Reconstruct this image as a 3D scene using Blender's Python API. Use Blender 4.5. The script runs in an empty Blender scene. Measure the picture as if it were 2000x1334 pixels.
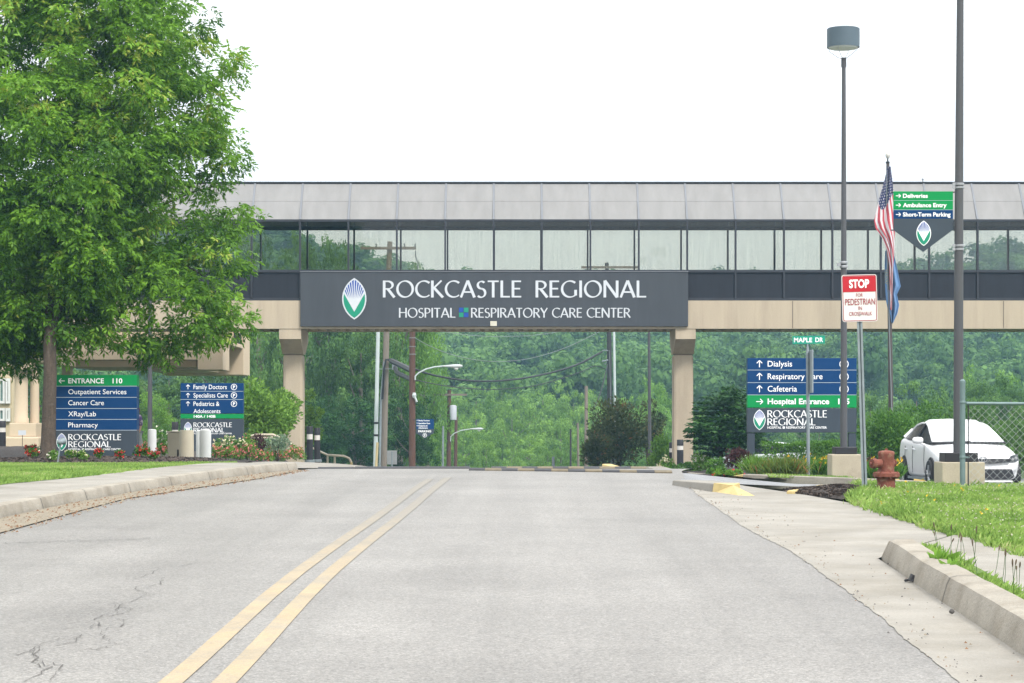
import bpy, bmesh, math, random
import numpy as np
from mathutils import Vector, Matrix

# ------------------------------------------------------------------ camera, sky, sun, exposure
SC = bpy.context.scene
COL = SC.collection
F = 4340.0          # focal length in pixels of a 2000 px wide frame
HY = 822.0          # row of the horizon
CZ = 1.2            # eye height
R = math.radians

cam = bpy.data.cameras.new('camera')
cam_o = bpy.data.objects.new('camera', cam)
COL.objects.link(cam_o)
cam.sensor_width = 36.0
cam.lens = F / 2000.0 * 36.0
cam.shift_y = (HY - 667.0) / 2000.0
cam.clip_start = 0.5
cam.clip_end = 6000.0
cam_o.location = (0, 0, CZ)
cam_o.rotation_euler = (R(90), 0, 0)
SC.camera = cam_o

SUN_EL, SUN_AZ = R(45), R(146)      # azimuth clockwise from +Y: behind the camera
world = bpy.data.worlds.new('World')
SC.world = world
world.use_nodes = True
wn, wl = world.node_tree.nodes, world.node_tree.links
wn.clear()
sky = wn.new('ShaderNodeTexSky')
sky.sky_type = 'NISHITA'
sky.sun_disc = False
sky.sun_elevation = SUN_EL
sky.sun_rotation = SUN_AZ
tc = wn.new('ShaderNodeTexCoord')
sep = wn.new('ShaderNodeSeparateXYZ')
wl.new(tc.outputs['Generated'], sep.inputs[0])
mx = wn.new('ShaderNodeMath'); mx.operation = 'MAXIMUM'; mx.inputs[1].default_value = 0.0
wl.new(sep.outputs['Z'], mx.inputs[0])
# overcast sky: horizon a third to a half as bright as the zenith
grad = wn.new('ShaderNodeMath'); grad.operation = 'MULTIPLY_ADD'
grad.inputs[1].default_value = 19.0; grad.inputs[2].default_value = 13.5
wl.new(mx.outputs[0], grad.inputs[0])
cl = wn.new('ShaderNodeTexNoise'); cl.inputs['Scale'].default_value = 2.5; cl.inputs['Detail'].default_value = 4
wl.new(tc.outputs['Generated'], cl.inputs['Vector'])
clr = wn.new('ShaderNodeMapRange'); clr.inputs['To Min'].default_value = 0.92; clr.inputs['To Max'].default_value = 1.08
wl.new(cl.outputs['Fac'], clr.inputs['Value'])
gm = wn.new('ShaderNodeMath'); gm.operation = 'MULTIPLY'
wl.new(grad.outputs[0], gm.inputs[0]); wl.new(clr.outputs[0], gm.inputs[1])
comb = wn.new('ShaderNodeMix'); comb.data_type = 'RGBA'; comb.blend_type = 'MULTIPLY'
comb.inputs['Factor'].default_value = 1.0
comb.inputs['A'].default_value = (1.0, 0.995, 0.985, 1)
wl.new(gm.outputs[0], comb.inputs['B'])
mixw = wn.new('ShaderNodeMix'); mixw.data_type = 'RGBA'
mixw.inputs['Factor'].default_value = 0.94
wl.new(sky.outputs[0], mixw.inputs['A'])
wl.new(comb.outputs['Result'], mixw.inputs['B'])
bg = wn.new('ShaderNodeBackground'); bg.inputs['Strength'].default_value = 0.08
wl.new(mixw.outputs['Result'], bg.inputs['Color'])
wo = wn.new('ShaderNodeOutputWorld')
wl.new(bg.outputs[0], wo.inputs['Surface'])

sl = bpy.data.lights.new('sun', 'SUN')
sl.energy = 2.9
sl.angle = R(11)
sl.color = (1.0, 0.96, 0.89)
sun = bpy.data.objects.new('sun', sl)
COL.objects.link(sun)
sd = Vector((math.sin(SUN_AZ) * math.cos(SUN_EL), math.cos(SUN_AZ) * math.cos(SUN_EL), math.sin(SUN_EL)))
sun.rotation_euler = sd.to_track_quat('Z', 'Y').to_euler()
sun.location = (0, -20, 60)

SC.view_settings.view_transform = 'Standard'
SC.view_settings.look = 'None'
SC.view_settings.exposure = 0.30
SC.view_settings.gamma = 1.0
SC.render.engine = 'CYCLES'
SC.cycles.use_denoising = True
SC.cycles.max_bounces = 8
SC.cycles.diffuse_bounces = 4
SC.cycles.glossy_bounces = 3
SC.cycles.transparent_max_bounces = 16
SC.cycles.volume_bounces = 0

# ------------------------------------------------------------------ helpers
def P(px, py, D):
    """a pixel of the photograph at distance D (metres)"""
    return Vector(((px - 1000.0) * D / F, D, CZ + (HY - py) * D / F))

def PX(px, D): return (px - 1000.0) * D / F
def PZ(py, D): return CZ + (HY - py) * D / F

def lin(c):
    c = c / 255.0
    return c / 12.92 if c <= 0.04045 else ((c + 0.055) / 1.055) ** 2.4

def S(r, g, b, k=1.7):
    return (lin(r) / k, lin(g) / k, lin(b) / k, 1.0)

_mats = {}
def mat(name, col, rough=0.7, var=0.12, scale=6.0, bump=0.0, bscale=60.0, metal=0.0, spec=0.35,
        col2=None, thresh=None, streak=False, fine=0.0, fscale=200.0):
    """principled surface whose base colour is broken up by two noises"""
    if name in _mats: return _mats[name]
    m = bpy.data.materials.new(name); m.use_nodes = True
    n, l = m.node_tree.nodes, m.node_tree.links
    b = n['Principled BSDF']
    b.inputs['Roughness'].default_value = rough
    b.inputs['Metallic'].default_value = metal
    b.inputs['Specular IOR Level'].default_value = spec
    t = n.new('ShaderNodeTexCoord')
    src = t.outputs['Object']
    if streak:
        mp = n.new('ShaderNodeMapping'); mp.inputs['Scale'].default_value = streak
        l.new(src, mp.inputs['Vector']); vec = mp.outputs[0]
    else:
        vec = src
    nz = n.new('ShaderNodeTexNoise'); nz.inputs['Scale'].default_value = scale
    nz.inputs['Detail'].default_value = 6; nz.inputs['Roughness'].default_value = 0.6
    l.new(vec, nz.inputs['Vector'])
    mr = n.new('ShaderNodeMapRange')
    mr.inputs['From Min'].default_value = 0.25; mr.inputs['From Max'].default_value = 0.75
    mr.inputs['To Min'].default_value = 1 - var; mr.inputs['To Max'].default_value = 1 + var
    l.new(nz.outputs['Fac'], mr.inputs['Value'])
    base = None
    if col2 is not None:
        nz2 = n.new('ShaderNodeTexNoise'); nz2.inputs['Scale'].default_value = scale * 0.7
        nz2.inputs['Detail'].default_value = 8; nz2.inputs['Roughness'].default_value = 0.65
        l.new(vec, nz2.inputs['Vector'])
        rp = n.new('ShaderNodeMapRange'); a, c = thresh or (0.45, 0.6)
        rp.inputs['From Min'].default_value = a; rp.inputs['From Max'].default_value = c
        l.new(nz2.outputs['Fac'], rp.inputs['Value'])
        mi = n.new('ShaderNodeMix'); mi.data_type = 'RGBA'
        mi.inputs['A'].default_value = col; mi.inputs['B'].default_value = col2
        l.new(rp.outputs[0], mi.inputs['Factor'])
        base = mi.outputs['Result']
    mul = n.new('ShaderNodeMix'); mul.data_type = 'RGBA'; mul.blend_type = 'MULTIPLY'
    mul.inputs['Factor'].default_value = 1.0
    if base is not None: l.new(base, mul.inputs['A'])
    else: mul.inputs['A'].default_value = col
    l.new(mr.outputs[0], mul.inputs['B'])
    out = mul.outputs['Result']
    if fine > 0:
        nf = n.new('ShaderNodeTexNoise'); nf.inputs['Scale'].default_value = fscale
        nf.inputs['Detail'].default_value = 3; nf.inputs['Roughness'].default_value = 0.8
        l.new(src, nf.inputs['Vector'])
        mf = n.new('ShaderNodeMapRange')
        mf.inputs['From Min'].default_value = 0.3; mf.inputs['From Max'].default_value = 0.7
        mf.inputs['To Min'].default_value = 1 - fine; mf.inputs['To Max'].default_value = 1 + fine
        l.new(nf.outputs['Fac'], mf.inputs['Value'])
        m2 = n.new('ShaderNodeMix'); m2.data_type = 'RGBA'; m2.blend_type = 'MULTIPLY'
        m2.inputs['Factor'].default_value = 1.0
        l.new(out, m2.inputs['A']); l.new(mf.outputs[0], m2.inputs['B'])
        out = m2.outputs['Result']
    l.new(out, b.inputs['Base Color'])
    if bump > 0:
        nb = n.new('ShaderNodeTexNoise'); nb.inputs['Scale'].default_value = bscale
        nb.inputs['Detail'].default_value = 4
        l.new(src, nb.inputs['Vector'])
        bp = n.new('ShaderNodeBump'); bp.inputs['Strength'].default_value = bump
        bp.inputs['Distance'].default_value = 0.02
        l.new(nb.outputs['Fac'], bp.inputs['Height'])
        l.new(bp.outputs[0], b.inputs['Normal'])
    _mats[name] = m
    return m

def leaf_mat(name, c0, c1, c2=None, rough=0.5, trans=0.3, spec=0.35):
    """leaf colour picked from a ramp by each leaf's own 'tint'"""
    if name in _mats: return _mats[name]
    m = bpy.data.materials.new(name); m.use_nodes = True
    n, l = m.node_tree.nodes, m.node_tree.links
    b = n['Principled BSDF']; out = n['Material Output']
    b.inputs['Roughness'].default_value = rough
    b.inputs['Specular IOR Level'].default_value = spec
    a = n.new('ShaderNodeAttribute'); a.attribute_name = 'tint'
    rp = n.new('ShaderNodeValToRGB')
    rp.color_ramp.elements[0].color = c0; rp.color_ramp.elements[1].color = c1
    if c2 is not None:
        rp.color_ramp.elements[1].position = 0.82
        e = rp.color_ramp.elements.new(1.0); e.color = c2
    l.new(a.outputs['Fac'], rp.inputs['Fac'])
    l.new(rp.outputs['Color'], b.inputs['Base Color'])
    tr = n.new('ShaderNodeBsdfTranslucent')
    l.new(rp.outputs['Color'], tr.inputs['Color'])
    ms = n.new('ShaderNodeMixShader'); ms.inputs['Fac'].default_value = trans
    l.new(b.outputs[0], ms.inputs[1]); l.new(tr.outputs[0], ms.inputs[2])
    l.new(ms.outputs[0], out.inputs['Surface'])
    _mats[name] = m
    return m

def root_loc(o):
    while o.parent is not None: o = o.parent
    return Vector(o.location)

def tag(o, label=None, cat=None, group=None, kind=None):
    if label: o['label'] = label
    if cat: o['category'] = cat
    if group: o['group'] = group
    if kind: o['kind'] = kind
    return o

def thing(name, label, cat, loc, group=None):
    o = bpy.data.objects.new(name, None)
    o.empty_display_size = 0.2
    COL.objects.link(o)
    o.location = loc
    return tag(o, label, cat, group)

def add_obj(name, me, parent=None, mats=()):
    for mm in mats: me.materials.append(mm)
    o = bpy.data.objects.new(name, me)
    COL.objects.link(o)
    if parent is not None: o.parent = parent
    return o

def smooth(me):
    me.polygons.foreach_set('use_smooth', np.ones(len(me.polygons), dtype=bool))

class MB:
    """collects shapes, in world coordinates, for ONE mesh object"""
    def __init__(s): s.v = []; s.f = []; s.m = []
    def add(s, vs, fs, mi=0):
        o = len(s.v)
        s.v.extend([tuple(v) for v in vs])
        s.f.extend([tuple(i + o for i in f) for f in fs]); s.m.extend([mi] * len(fs))
        return s
    def box(s, a, b, mi=0, taper=None):
        x0, y0, z0 = a; x1, y1, z1 = b
        vs = [(x0, y0, z0), (x1, y0, z0), (x1, y1, z0), (x0, y1, z0), (x0, y0, z1), (x1, y0, z1), (x1, y1, z1), (x0, y1, z1)]
        return s.add(vs, [(0, 3, 2, 1), (4, 5, 6, 7), (0, 1, 5, 4), (1, 2, 6, 5), (2, 3, 7, 6), (3, 0, 4, 7)], mi)
    def hexa(s, vs, mi=0):
        return s.add(vs, [(0, 3, 2, 1), (4, 5, 6, 7), (0, 1, 5, 4), (1, 2, 6, 5), (2, 3, 7, 6), (3, 0, 4, 7)], mi)
    def tube(s, pts, r, n=10, mi=0, caps=True):
        pts = [Vector(p) for p in pts]
        rs = r if isinstance(r, (list, tuple)) else [r] * len(pts)
        vs = []; up = None
        for i, p in enumerate(pts):
            t = (pts[min(i + 1, len(pts) - 1)] - pts[max(i - 1, 0)]).normalized()
            if up is None:
                up = Vector((0, 0, 1)) if abs(t.z) < 0.9 else Vector((1, 0, 0))
            a = t.cross(up).normalized(); b = a.cross(t).normalized(); up = b
            for k in range(n):
                an = 2 * math.pi * k / n
                vs.append(p + (a * math.cos(an) + b * math.sin(an)) * rs[i])
        fs = []
        for i in range(len(pts) - 1):
            for k in range(n):
                k2 = (k + 1) % n
                fs.append((i * n + k, i * n + k2, (i + 1) * n + k2, (i + 1) * n + k))
        if caps:
            fs.append(tuple(range(n - 1, -1, -1)))
            fs.append(tuple((len(pts) - 1) * n + k for k in range(n)))
        return s.add(vs, fs, mi)
    def lathe(s, prof, c, n=24, axis='Z', mi=0, caps=True):
        """prof: list of (radius, height)"""
        c = Vector(c); vs = []
        for r, h in prof:
            for k in range(n):
                an = 2 * math.pi * k / n
                u, w = r * math.cos(an), r * math.sin(an)
                vs.append(c + (Vector((u, w, h)) if axis == 'Z' else Vector((h, u, w)) if axis == 'X' else Vector((u, h, -w))))
        fs = []
        for i in range(len(prof) - 1):
            for k in range(n):
                k2 = (k + 1) % n
                fs.append((i * n + k, i * n + k2, (i + 1) * n + k2, (i + 1) * n + k))
        if caps:
            fs.append(tuple(range(n - 1, -1, -1)))
            fs.append(tuple((len(prof) - 1) * n + k for k in range(n)))
        return s.add(vs, fs, mi)
    def prism(s, pts, d, mi=0):
        """flat polygon extruded by the vector d"""
        d = Vector(d); n = len(pts); pts = [Vector(p) for p in pts]
        vs = pts + [p + d for p in pts]
        fs = [tuple(range(n)), tuple(range(2 * n - 1, n - 1, -1))]
        for k in range(n):
            k2 = (k + 1) % n
            fs.append((k, k + n, k2 + n, k2))
        return s.add(vs, fs, mi)
    def poly(s, pts, mi=0): return s.add(pts, [tuple(range(len(pts)))], mi)
    def build(s, name, mats, parent=None, shade=False, bevel=0.0, seg=2, loc=None):
        mats = mats if isinstance(mats, (list, tuple)) else [mats]
        base = root_loc(parent) if parent is not None else Vector(loc or (0, 0, 0))
        me = bpy.data.meshes.new(name)
        me.from_pydata([(x - base.x, y - base.y, z - base.z) for x, y, z in s.v], [], s.f)
        if any(s.m): me.polygons.foreach_set('material_index', s.m)
        bm = bmesh.new(); bm.from_mesh(me)
        bmesh.ops.delete(bm, geom=[v for v in bm.verts if not v.link_faces], context='VERTS')
        bmesh.ops.recalc_face_normals(bm, faces=bm.faces)
        bm.to_mesh(me); bm.free()
        if shade: smooth(me)
        me.update()
        o = add_obj(name, me, parent, mats)
        if parent is None: o.location = base
        if bevel > 0:
            md = o.modifiers.new('bevel', 'BEVEL'); md.width = bevel; md.segments = seg
            md.limit_method = 'ANGLE'; md.angle_limit = R(35)
        if shade and bevel == 0:
            md = o.modifiers.new('split', 'EDGE_SPLIT'); md.split_angle = R(40)
        return o

def np_mesh(name, V, Fq, mats, parent=None, tint=None, matidx=None, base=None, sm=False):
    """fast mesh from arrays; all faces have the same number of corners"""
    me = bpy.data.meshes.new(name)
    V = np.asarray(V, dtype=np.float32)
    b = np.array(root_loc(parent) if parent is not None else (base if base is not None else (0, 0, 0)), dtype=np.float32)
    V = V - b
    nF, k = Fq.shape
    me.vertices.add(len(V)); me.vertices.foreach_set('co', V.ravel())
    me.loops.add(nF * k); me.loops.foreach_set('vertex_index', Fq.astype(np.int32).ravel())
    me.polygons.add(nF)
    me.polygons.foreach_set('loop_start', np.arange(0, nF * k, k, dtype=np.int32))
    try: me.polygons.foreach_set('loop_total', np.full(nF, k, dtype=np.int32))
    except Exception: pass
    if matidx is not None: me.polygons.foreach_set('material_index', matidx.astype(np.int32))
    me.update(calc_edges=True)
    if tint is not None:
        at = me.attributes.new('tint', 'FLOAT', 'FACE')
        at.data.foreach_set('value', np.asarray(tint, dtype=np.float32))
    if sm: smooth(me)
    o = add_obj(name, me, parent, mats if isinstance(mats, (list, tuple)) else [mats])
    if parent is None: o.location = tuple(b)
    return o

def copy_tree(o, parent=None):
    c = o.copy(); COL.objects.link(c)
    if parent is not None: c.parent = parent
    for ch in list(o.children): copy_tree(ch, c)
    return c

# ------------------------------------------------------------------ lie of the land
def sstep(a, b, x):
    t = np.clip((np.asarray(x, float) - a) / (b - a), 0, 1)
    return t * t * (3 - 2 * t)

def road_z(y):
    y = np.asarray(y, float)
    k = 30.0
    A = -1.325 + 0.0145 * y; B = 0.015 - 0.0219 * y; C2 = 1.75 - 0.045 * y
    m = np.minimum(np.minimum(A, B), C2)
    z = m - np.log(np.exp(-(A - m) * k) + np.exp(-(B - m) * k) + np.exp(-(C2 - m) * k)) / k
    z = np.maximum(z, -6.2)
    return z + CZ

RY = [0, 27, 31, 38, 50, 60, 72]; RV = [0, .05, .3, 1, 1, .4, 0]
LY = [0, 30, 36, 38, 42, 50, 60, 70, 90, 110]; LV = [.13, .13, .08, .08, .14, .16, .18, .18, .15, .1]
RIDX = [-600, 300, 480, 590, 700, 760, 820, 1000, 1650, 1750, 1850, 2000, 2600]
RIDY = [360, 385, 400, 450, 474, 500, 524, 534, 540, 524, 488, 458, 420]

def gz(x, y):
    x = np.asarray(x, float); y = np.asarray(y, float)
    z = road_z(y)
    left = sstep(-3.6, -6.0, x) * np.interp(y, LY, LV) + (np.clip(-x - 6.5, 0, 1.6) * 0.14 + np.clip(-x - 8.1, 0, 12) * 0.035) * sstep(42, 56, y)
    fr = np.interp(x, [2.3, 4.5, 6.3, 9.5, 14, 30], [0, .27, .33, .46, .6, .8])
    z = z + left * (1 - sstep(90, 120, y)) - fr * np.interp(y, RY, RV)
    # far hillside
    D = np.maximum(y, 1.0)
    rp = np.interp(1000 + x * F / 520.0, RIDX, RIDY)
    hr = (HY - rp) * 520.0 / F - 10.0 + CZ
    t = np.clip((y - 190.0) / 330.0, 0, 1)
    hill = (hr + 5.0) * t ** 1.05
    hill = np.where(y > 520, hill * np.clip(1 - (y - 520) / 260.0, 0, 1), hill)
    return z + hill
# ------------------------------------------------------------------ ground, road, kerbs
M_asph = None
def asphalt(name, base, dark=False):
    m = bpy.data.materials.new(name); m.use_nodes = True
    n, l = m.node_tree.nodes, m.node_tree.links
    b = n['Principled BSDF']; b.inputs['Roughness'].default_value = 0.62
    b.inputs['Specular IOR Level'].default_value = 0.5
    t = n.new('ShaderNodeTexCoord'); o = t.outputs['Object']
    def noise(scale, det, lo, hi, vec=o, a=.3, c=.7):
        z = n.new('ShaderNodeTexNoise'); z.inputs['Scale'].default_value = scale; z.inputs['Detail'].default_value = det
        z.inputs['Roughness'].default_value = .65
        l.new(vec, z.inputs['Vector'])
        r = n.new('ShaderNodeMapRange'); r.inputs['From Min'].default_value = a; r.inputs['From Max'].default_value = c
        r.inputs['To Min'].default_value = lo; r.inputs['To Max'].default_value = hi
        l.new(z.outputs['Fac'], r.inputs['Value']); return r.outputs[0], z
    mp = n.new('ShaderNodeMapping'); mp.inputs['Scale'].default_value = (1.1, .045, 1); l.new(o, mp.inputs['Vector'])
    f1, z1 = noise(95, 3, .60, 1.40)
    f2, _ = noise(.55, 8, .84, 1.14)
    f3, _ = noise(1.0, 5, .84, 1.14, mp.outputs[0])
    f4, z4 = noise(30, 5, .78, 1.20)
    # dark tar specks and pale stones
    vo = n.new('ShaderNodeTexVoronoi'); vo.inputs['Scale'].default_value = 75; l.new(o, vo.inputs['Vector'])
    vr = n.new('ShaderNodeMapRange'); vr.inputs['From Min'].default_value = .0; vr.inputs['From Max'].default_value = 1
    vr.inputs['To Min'].default_value = .66; vr.inputs['To Max'].default_value = 1.34
    l.new(vo.outputs['Color'], vr.inputs['Value'])
    cur = None
    for f in (f1, f2, f3, f4, vr.outputs[0]):
        if cur is None: cur = f
        else:
            q = n.new('ShaderNodeMath'); q.operation = 'MULTIPLY'; l.new(cur, q.inputs[0]); l.new(f, q.inputs[1]); cur = q.outputs[0]
    mu = n.new('ShaderNodeMix'); mu.data_type = 'RGBA'; mu.blend_type = 'MULTIPLY'; mu.inputs['Factor'].default_value = 1
    mu.inputs['A'].default_value = base; l.new(cur, mu.inputs['B'])
    l.new(mu.outputs['Result'], b.inputs['Base Color'])
    bp = n.new('ShaderNodeBump'); bp.inputs['Strength'].default_value = .35; bp.inputs['Distance'].default_value = .006
    l.new(z1.outputs['Fac'], bp.inputs['Height']); l.new(bp.outputs[0], b.inputs['Normal'])
    return m

M_road = asphalt('worn_asphalt', (0.179, 0.172, 0.162, 1))
M_drive = asphalt('drive_asphalt', (0.19, 0.195, 0.205, 1))
M_conc = mat('concrete', (0.250, 0.236, 0.210, 1), .85, .20, 1.4, .3, 90, fine=.14, fscale=60, col2=(.195, .18, .152, 1), thresh=(.46, .70))
M_kerb = mat('kerb_concrete', (0.285, 0.262, 0.222, 1), .9, .18, 3.0, .5, 60, fine=.14, fscale=50, col2=(.215, .19, .152, 1), thresh=(.48, .68))
M_soil = mat('soil_green', (0.05, 0.085, 0.025, 1), .95, .3, .8)
M_grassbed = mat('turf', (0.07, 0.125, 0.025, 1), .95, .35, 5.0, col2=(.10, .13, .035, 1))
M_mulch = mat('mulch', (0.034, 0.028, 0.025, 1), .95, .5, 30, .9, 40, fine=.6, fscale=30)
M_yel = mat('road_yellow', (0.355, 0.28, 0.175, 1), .85, .12, 2.0, .2, 90, col2=(.26, .23, .18, 1), thresh=(.40, .72), fine=.18, fscale=90)
M_yelkerb = mat('kerb_yellow', (0.46, 0.36, 0.16, 1), .8, .15, 8, col2=(.33, .29, .2, 1), thresh=(.58, .72))
M_sand = mat('gutter_grit', (0.215, 0.185, 0.14, 1), .95, .3, 12, .6, 80, fine=.3, fscale=60)
M_tar = mat('tar_crack', (0.085, 0.08, 0.076, 1), .9, .2, 20)

# the land itself, one sheet to the horizon
ys = np.concatenate([np.arange(-15, 20, 1.5), np.arange(20, 80, .8), np.arange(80, 130, 2.5), np.arange(130, 540, 9), np.array([560, 620, 700, 850, 1200, 2500])])
us = np.concatenate([np.linspace(-1, -.1, 60), np.linspace(-.09, .09, 40), np.linspace(.1, 1, 60)])
nx, ny = len(us), len(ys)
Y, U = np.meshgrid(ys, us, indexing='ij')
X = np.sign(U) * (np.abs(U) ** 1.5) * (90 + np.maximum(Y, 0) * 1.1)
Z = gz(X, Y) - 0.10 - .12 * (np.abs(X + 1.2) < 9) * (Y < 50)
V = np.stack([X, Y, Z], -1).reshape(-1, 3)
i = np.arange(ny - 1)[:, None] * nx + np.arange(nx - 1)[None, :]
Q = np.stack([i, i + 1, i + 1 + nx, i + nx], -1).reshape(-1, 4)
tag(np_mesh('ground', V, Q, M_soil, sm=True), kind='structure')

def strip(name, left, right, y0, y1, dz, m, ny=60, nx=8, zf=gz, kind='structure', parent=None):
    """sheet draped between two edge lines, given as [(x, y), ...] by rising y"""
    ys = np.linspace(y0, y1, ny)
    lx = np.interp(ys, [p[1] for p in left], [p[0] for p in left])
    rx = np.interp(ys, [p[1] for p in right], [p[0] for p in right])
    t = np.linspace(0, 1, nx)[None, :]
    Xs = lx[:, None] * (1 - t) + rx[:, None] * t
    Ys = np.repeat(ys[:, None], nx, 1)
    Zs = zf(Xs, Ys) + dz
    V = np.stack([Xs, Ys, Zs], -1).reshape(-1, 3)
    i = np.arange(ny - 1)[:, None] * nx + np.arange(nx - 1)[None, :]
    Q = np.stack([i, i + 1, i + 1 + nx, i + nx], -1).reshape(-1, 4)
    o = np_mesh(name, V, Q, m, sm=True)
    if kind: tag(o, kind=kind)
    return o

rz = lambda x, y: road_z(y)
ROAD_L = [(-4.75, -10), (-4.72, 25), (-4.70, 27), (-4.30, 29.6), (-3.75, 33), (-3.45, 36), (-3.5, 40), (-4.2, 48), (-4.6, 60), (-4.6, 120)]
ROAD_R = [(2.0, -10), (2.05, 10), (2.2, 13.6), (2.31, 18), (2.25, 21), (2.36, 28), (2.5, 32), (2.75, 36), (3.4, 41), (3.8, 46), (4.2, 60), (4.2, 120)]
strip('road', ROAD_L, ROAD_R, -10, 118, 0.0, M_road, 260, 24, rz)

# double yellow line
CL = lambda y: float(np.interp(y, [-10, 11, 14, 16, 18, 20, 22, 25, 28, 31, 34], [-1.40, -1.415, -1.435, -1.425, -1.39, -1.345, -1.295, -1.235, -1.185, -1.12, -1.05]))
def yl_fade_wear():
    # paint blended little by little into road grey towards the crest, and rubbed thin in patches
    n, l = M_yel.node_tree.nodes, M_yel.node_tree.links
    b = n['Principled BSDF']; src = b.inputs['Base Color'].links[0].from_socket
    t = n.new('ShaderNodeTexCoord'); sx = n.new('ShaderNodeSeparateXYZ'); l.new(t.outputs['Object'], sx.inputs[0])
    r = n.new('ShaderNodeMapRange'); r.inputs['From Min'].default_value = 14; r.inputs['From Max'].default_value = 32; r.inputs['To Min'].default_value = -.08; r.inputs['To Max'].default_value = .62
    l.new(sx.outputs['Y'], r.inputs['Value'])
    z = n.new('ShaderNodeTexNoise'); z.inputs['Scale'].default_value = 26; z.inputs['Detail'].default_value = 6; z.inputs['Roughness'].default_value = .7; l.new(t.outputs['Object'], z.inputs['Vector'])
    a = n.new('ShaderNodeMath'); a.operation = 'ADD'; l.new(z.outputs['Fac'], a.inputs[0]); l.new(r.outputs[0], a.inputs[1])
    q = n.new('ShaderNodeMapRange'); q.inputs['From Min'].default_value = .36; q.inputs['From Max'].default_value = .80; q.inputs['To Max'].default_value = .92; l.new(a.outputs[0], q.inputs['Value'])
    m = n.new('ShaderNodeMix'); m.data_type = 'RGBA'; l.new(q.outputs[0], m.inputs['Factor']); l.new(src, m.inputs['A']); m.inputs['B'].default_value = (.205, .195, .175, 1)
    l.new(m.outputs['Result'], b.inputs['Base Color'])
def stripe(name, off, w, y0, y1):
    ysx = np.linspace(y0, y1, 60)
    L = [(CL(v) + off - w / 2, v) for v in ysx]; Rr = [(CL(v) + off + w / 2, v) for v in ysx]
    return strip(name, L, Rr, y0, y1, 0.005, M_yel, 60, 3, rz)
yl_fade_wear()
stripe('road_marking', -0.12, .112, -5, 32.5)
stripe('road_marking', 0.12, .112, -5, 33.0)

# fine cracks in the left lane
rng = np.random.default_rng(5)
def crack(mb, x, y, ang, n, w, step=.09):
    pts = [(x, y)]
    for k in range(n):
        ang += rng.normal(0, .55); ang *= .93
        x += math.cos(ang + .9) * step; y += math.sin(ang + .9) * step * 1.5
        pts.append((x, y))
    for k in range(len(pts) - 1):
        (xa, ya), (xb, yb) = pts[k], pts[k + 1]
        d = Vector((xb - xa, yb - ya, 0)).normalized(); nn = Vector((-d.y, d.x, 0))
        wa, wb = w * (.5 + rng.random()), w * (.5 + rng.random())
        q = [(xa - nn.x * wa, ya - nn.y * wa), (xb - nn.x * wb, yb - nn.y * wb), (xb + nn.x * wb, yb + nn.y * wb), (xa + nn.x * wa, ya + nn.y * wa)]
        mb.poly([(a, b, float(road_z(b)) + .004 + .0003 * k) for a, b in q])
    return pts
mb = MB()
CR = [[(55, 1330), (95, 1305), (72, 1285), (62, 1276), (78, 1262), (110, 1250), (160, 1243)], [(78, 1262), (70, 1292), (92, 1308)], [(105, 1295), (118, 1302), (110, 1318), (98, 1330)],
      [(160, 1270), (195, 1268), (225, 1258), (205, 1247), (200, 1240), (206, 1228), (190, 1220), (178, 1228)], [(206, 1228), (240, 1222), (246, 1213), (232, 1210)],
      [(215, 1205), (232, 1200), (250, 1197), (258, 1190), (230, 1186), (220, 1180)], [(180, 1212), (205, 1203), (233, 1196), (228, 1190), (234, 1182), (225, 1178)], [(248, 1180), (262, 1172), (285, 1163), (270, 1155), (262, 1148), (283, 1150), (310, 1142), (322, 1130)],
      [(275, 1128), (300, 1118), (308, 1112), (345, 1108), (385, 1100)], [(35, 1278), (60, 1272), (85, 1268)], [(115, 1262), (140, 1256), (160, 1240)]]
for line in CR:
    W = []
    for px, py in line:
        D = 5750.0 / (py - 759.0); W.append(Vector((PX(px, D), D, 0)))
    pts = []
    for a, b in zip(W[:-1], W[1:]):
        for q in range(4): pts.append(a.lerp(b, q / 4) + Vector((rng.normal(0, .012), rng.normal(0, .03), 0)))
    pts.append(W[-1])
    for k in range(len(pts) - 1):
        a, b = pts[k], pts[k + 1]; d = (b - a).normalized(); nn = Vector((-d.y, d.x, 0)) * (.0014 + .0010 * rng.random() + .0009 * math.sin(k * .6))
        mb.poly([(v.x, v.y, float(road_z(v.y)) + .004 + .0002 * k) for v in (a - nn, b - nn, b + nn, a + nn)])
mb2 = mb
# thin transverse seams further up the road
for (px0, py0, px1, py1) in [(0, 1062, 300, 1052), (660, 938, 760, 948), (600, 935, 690, 930), (1300, 938, 1375, 962)]:
    D0, D1 = 5750.0 / (py0 - 759), 5750.0 / (py1 - 759)
    a = Vector((PX(px0, D0), D0, 0)); b = Vector((PX(px1, D1), D1, 0)); N = 24
    prev = None
    for k in range(N + 1):
        p = a.lerp(b, k / N) + Vector((rng.normal(0, .02), rng.normal(0, .06), 0))
        if prev is not None:
            w = .006 + .010 * rng.random()
            mb2.poly([(q.x, q.y + s, float(road_z(q.y)) + .0045 + .0002 * k) for q, s in ((prev, -w), (p, -w), (p, w), (prev, w))])
        prev = p
tag(mb2.build('road_crack', M_tar), kind='structure')

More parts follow.
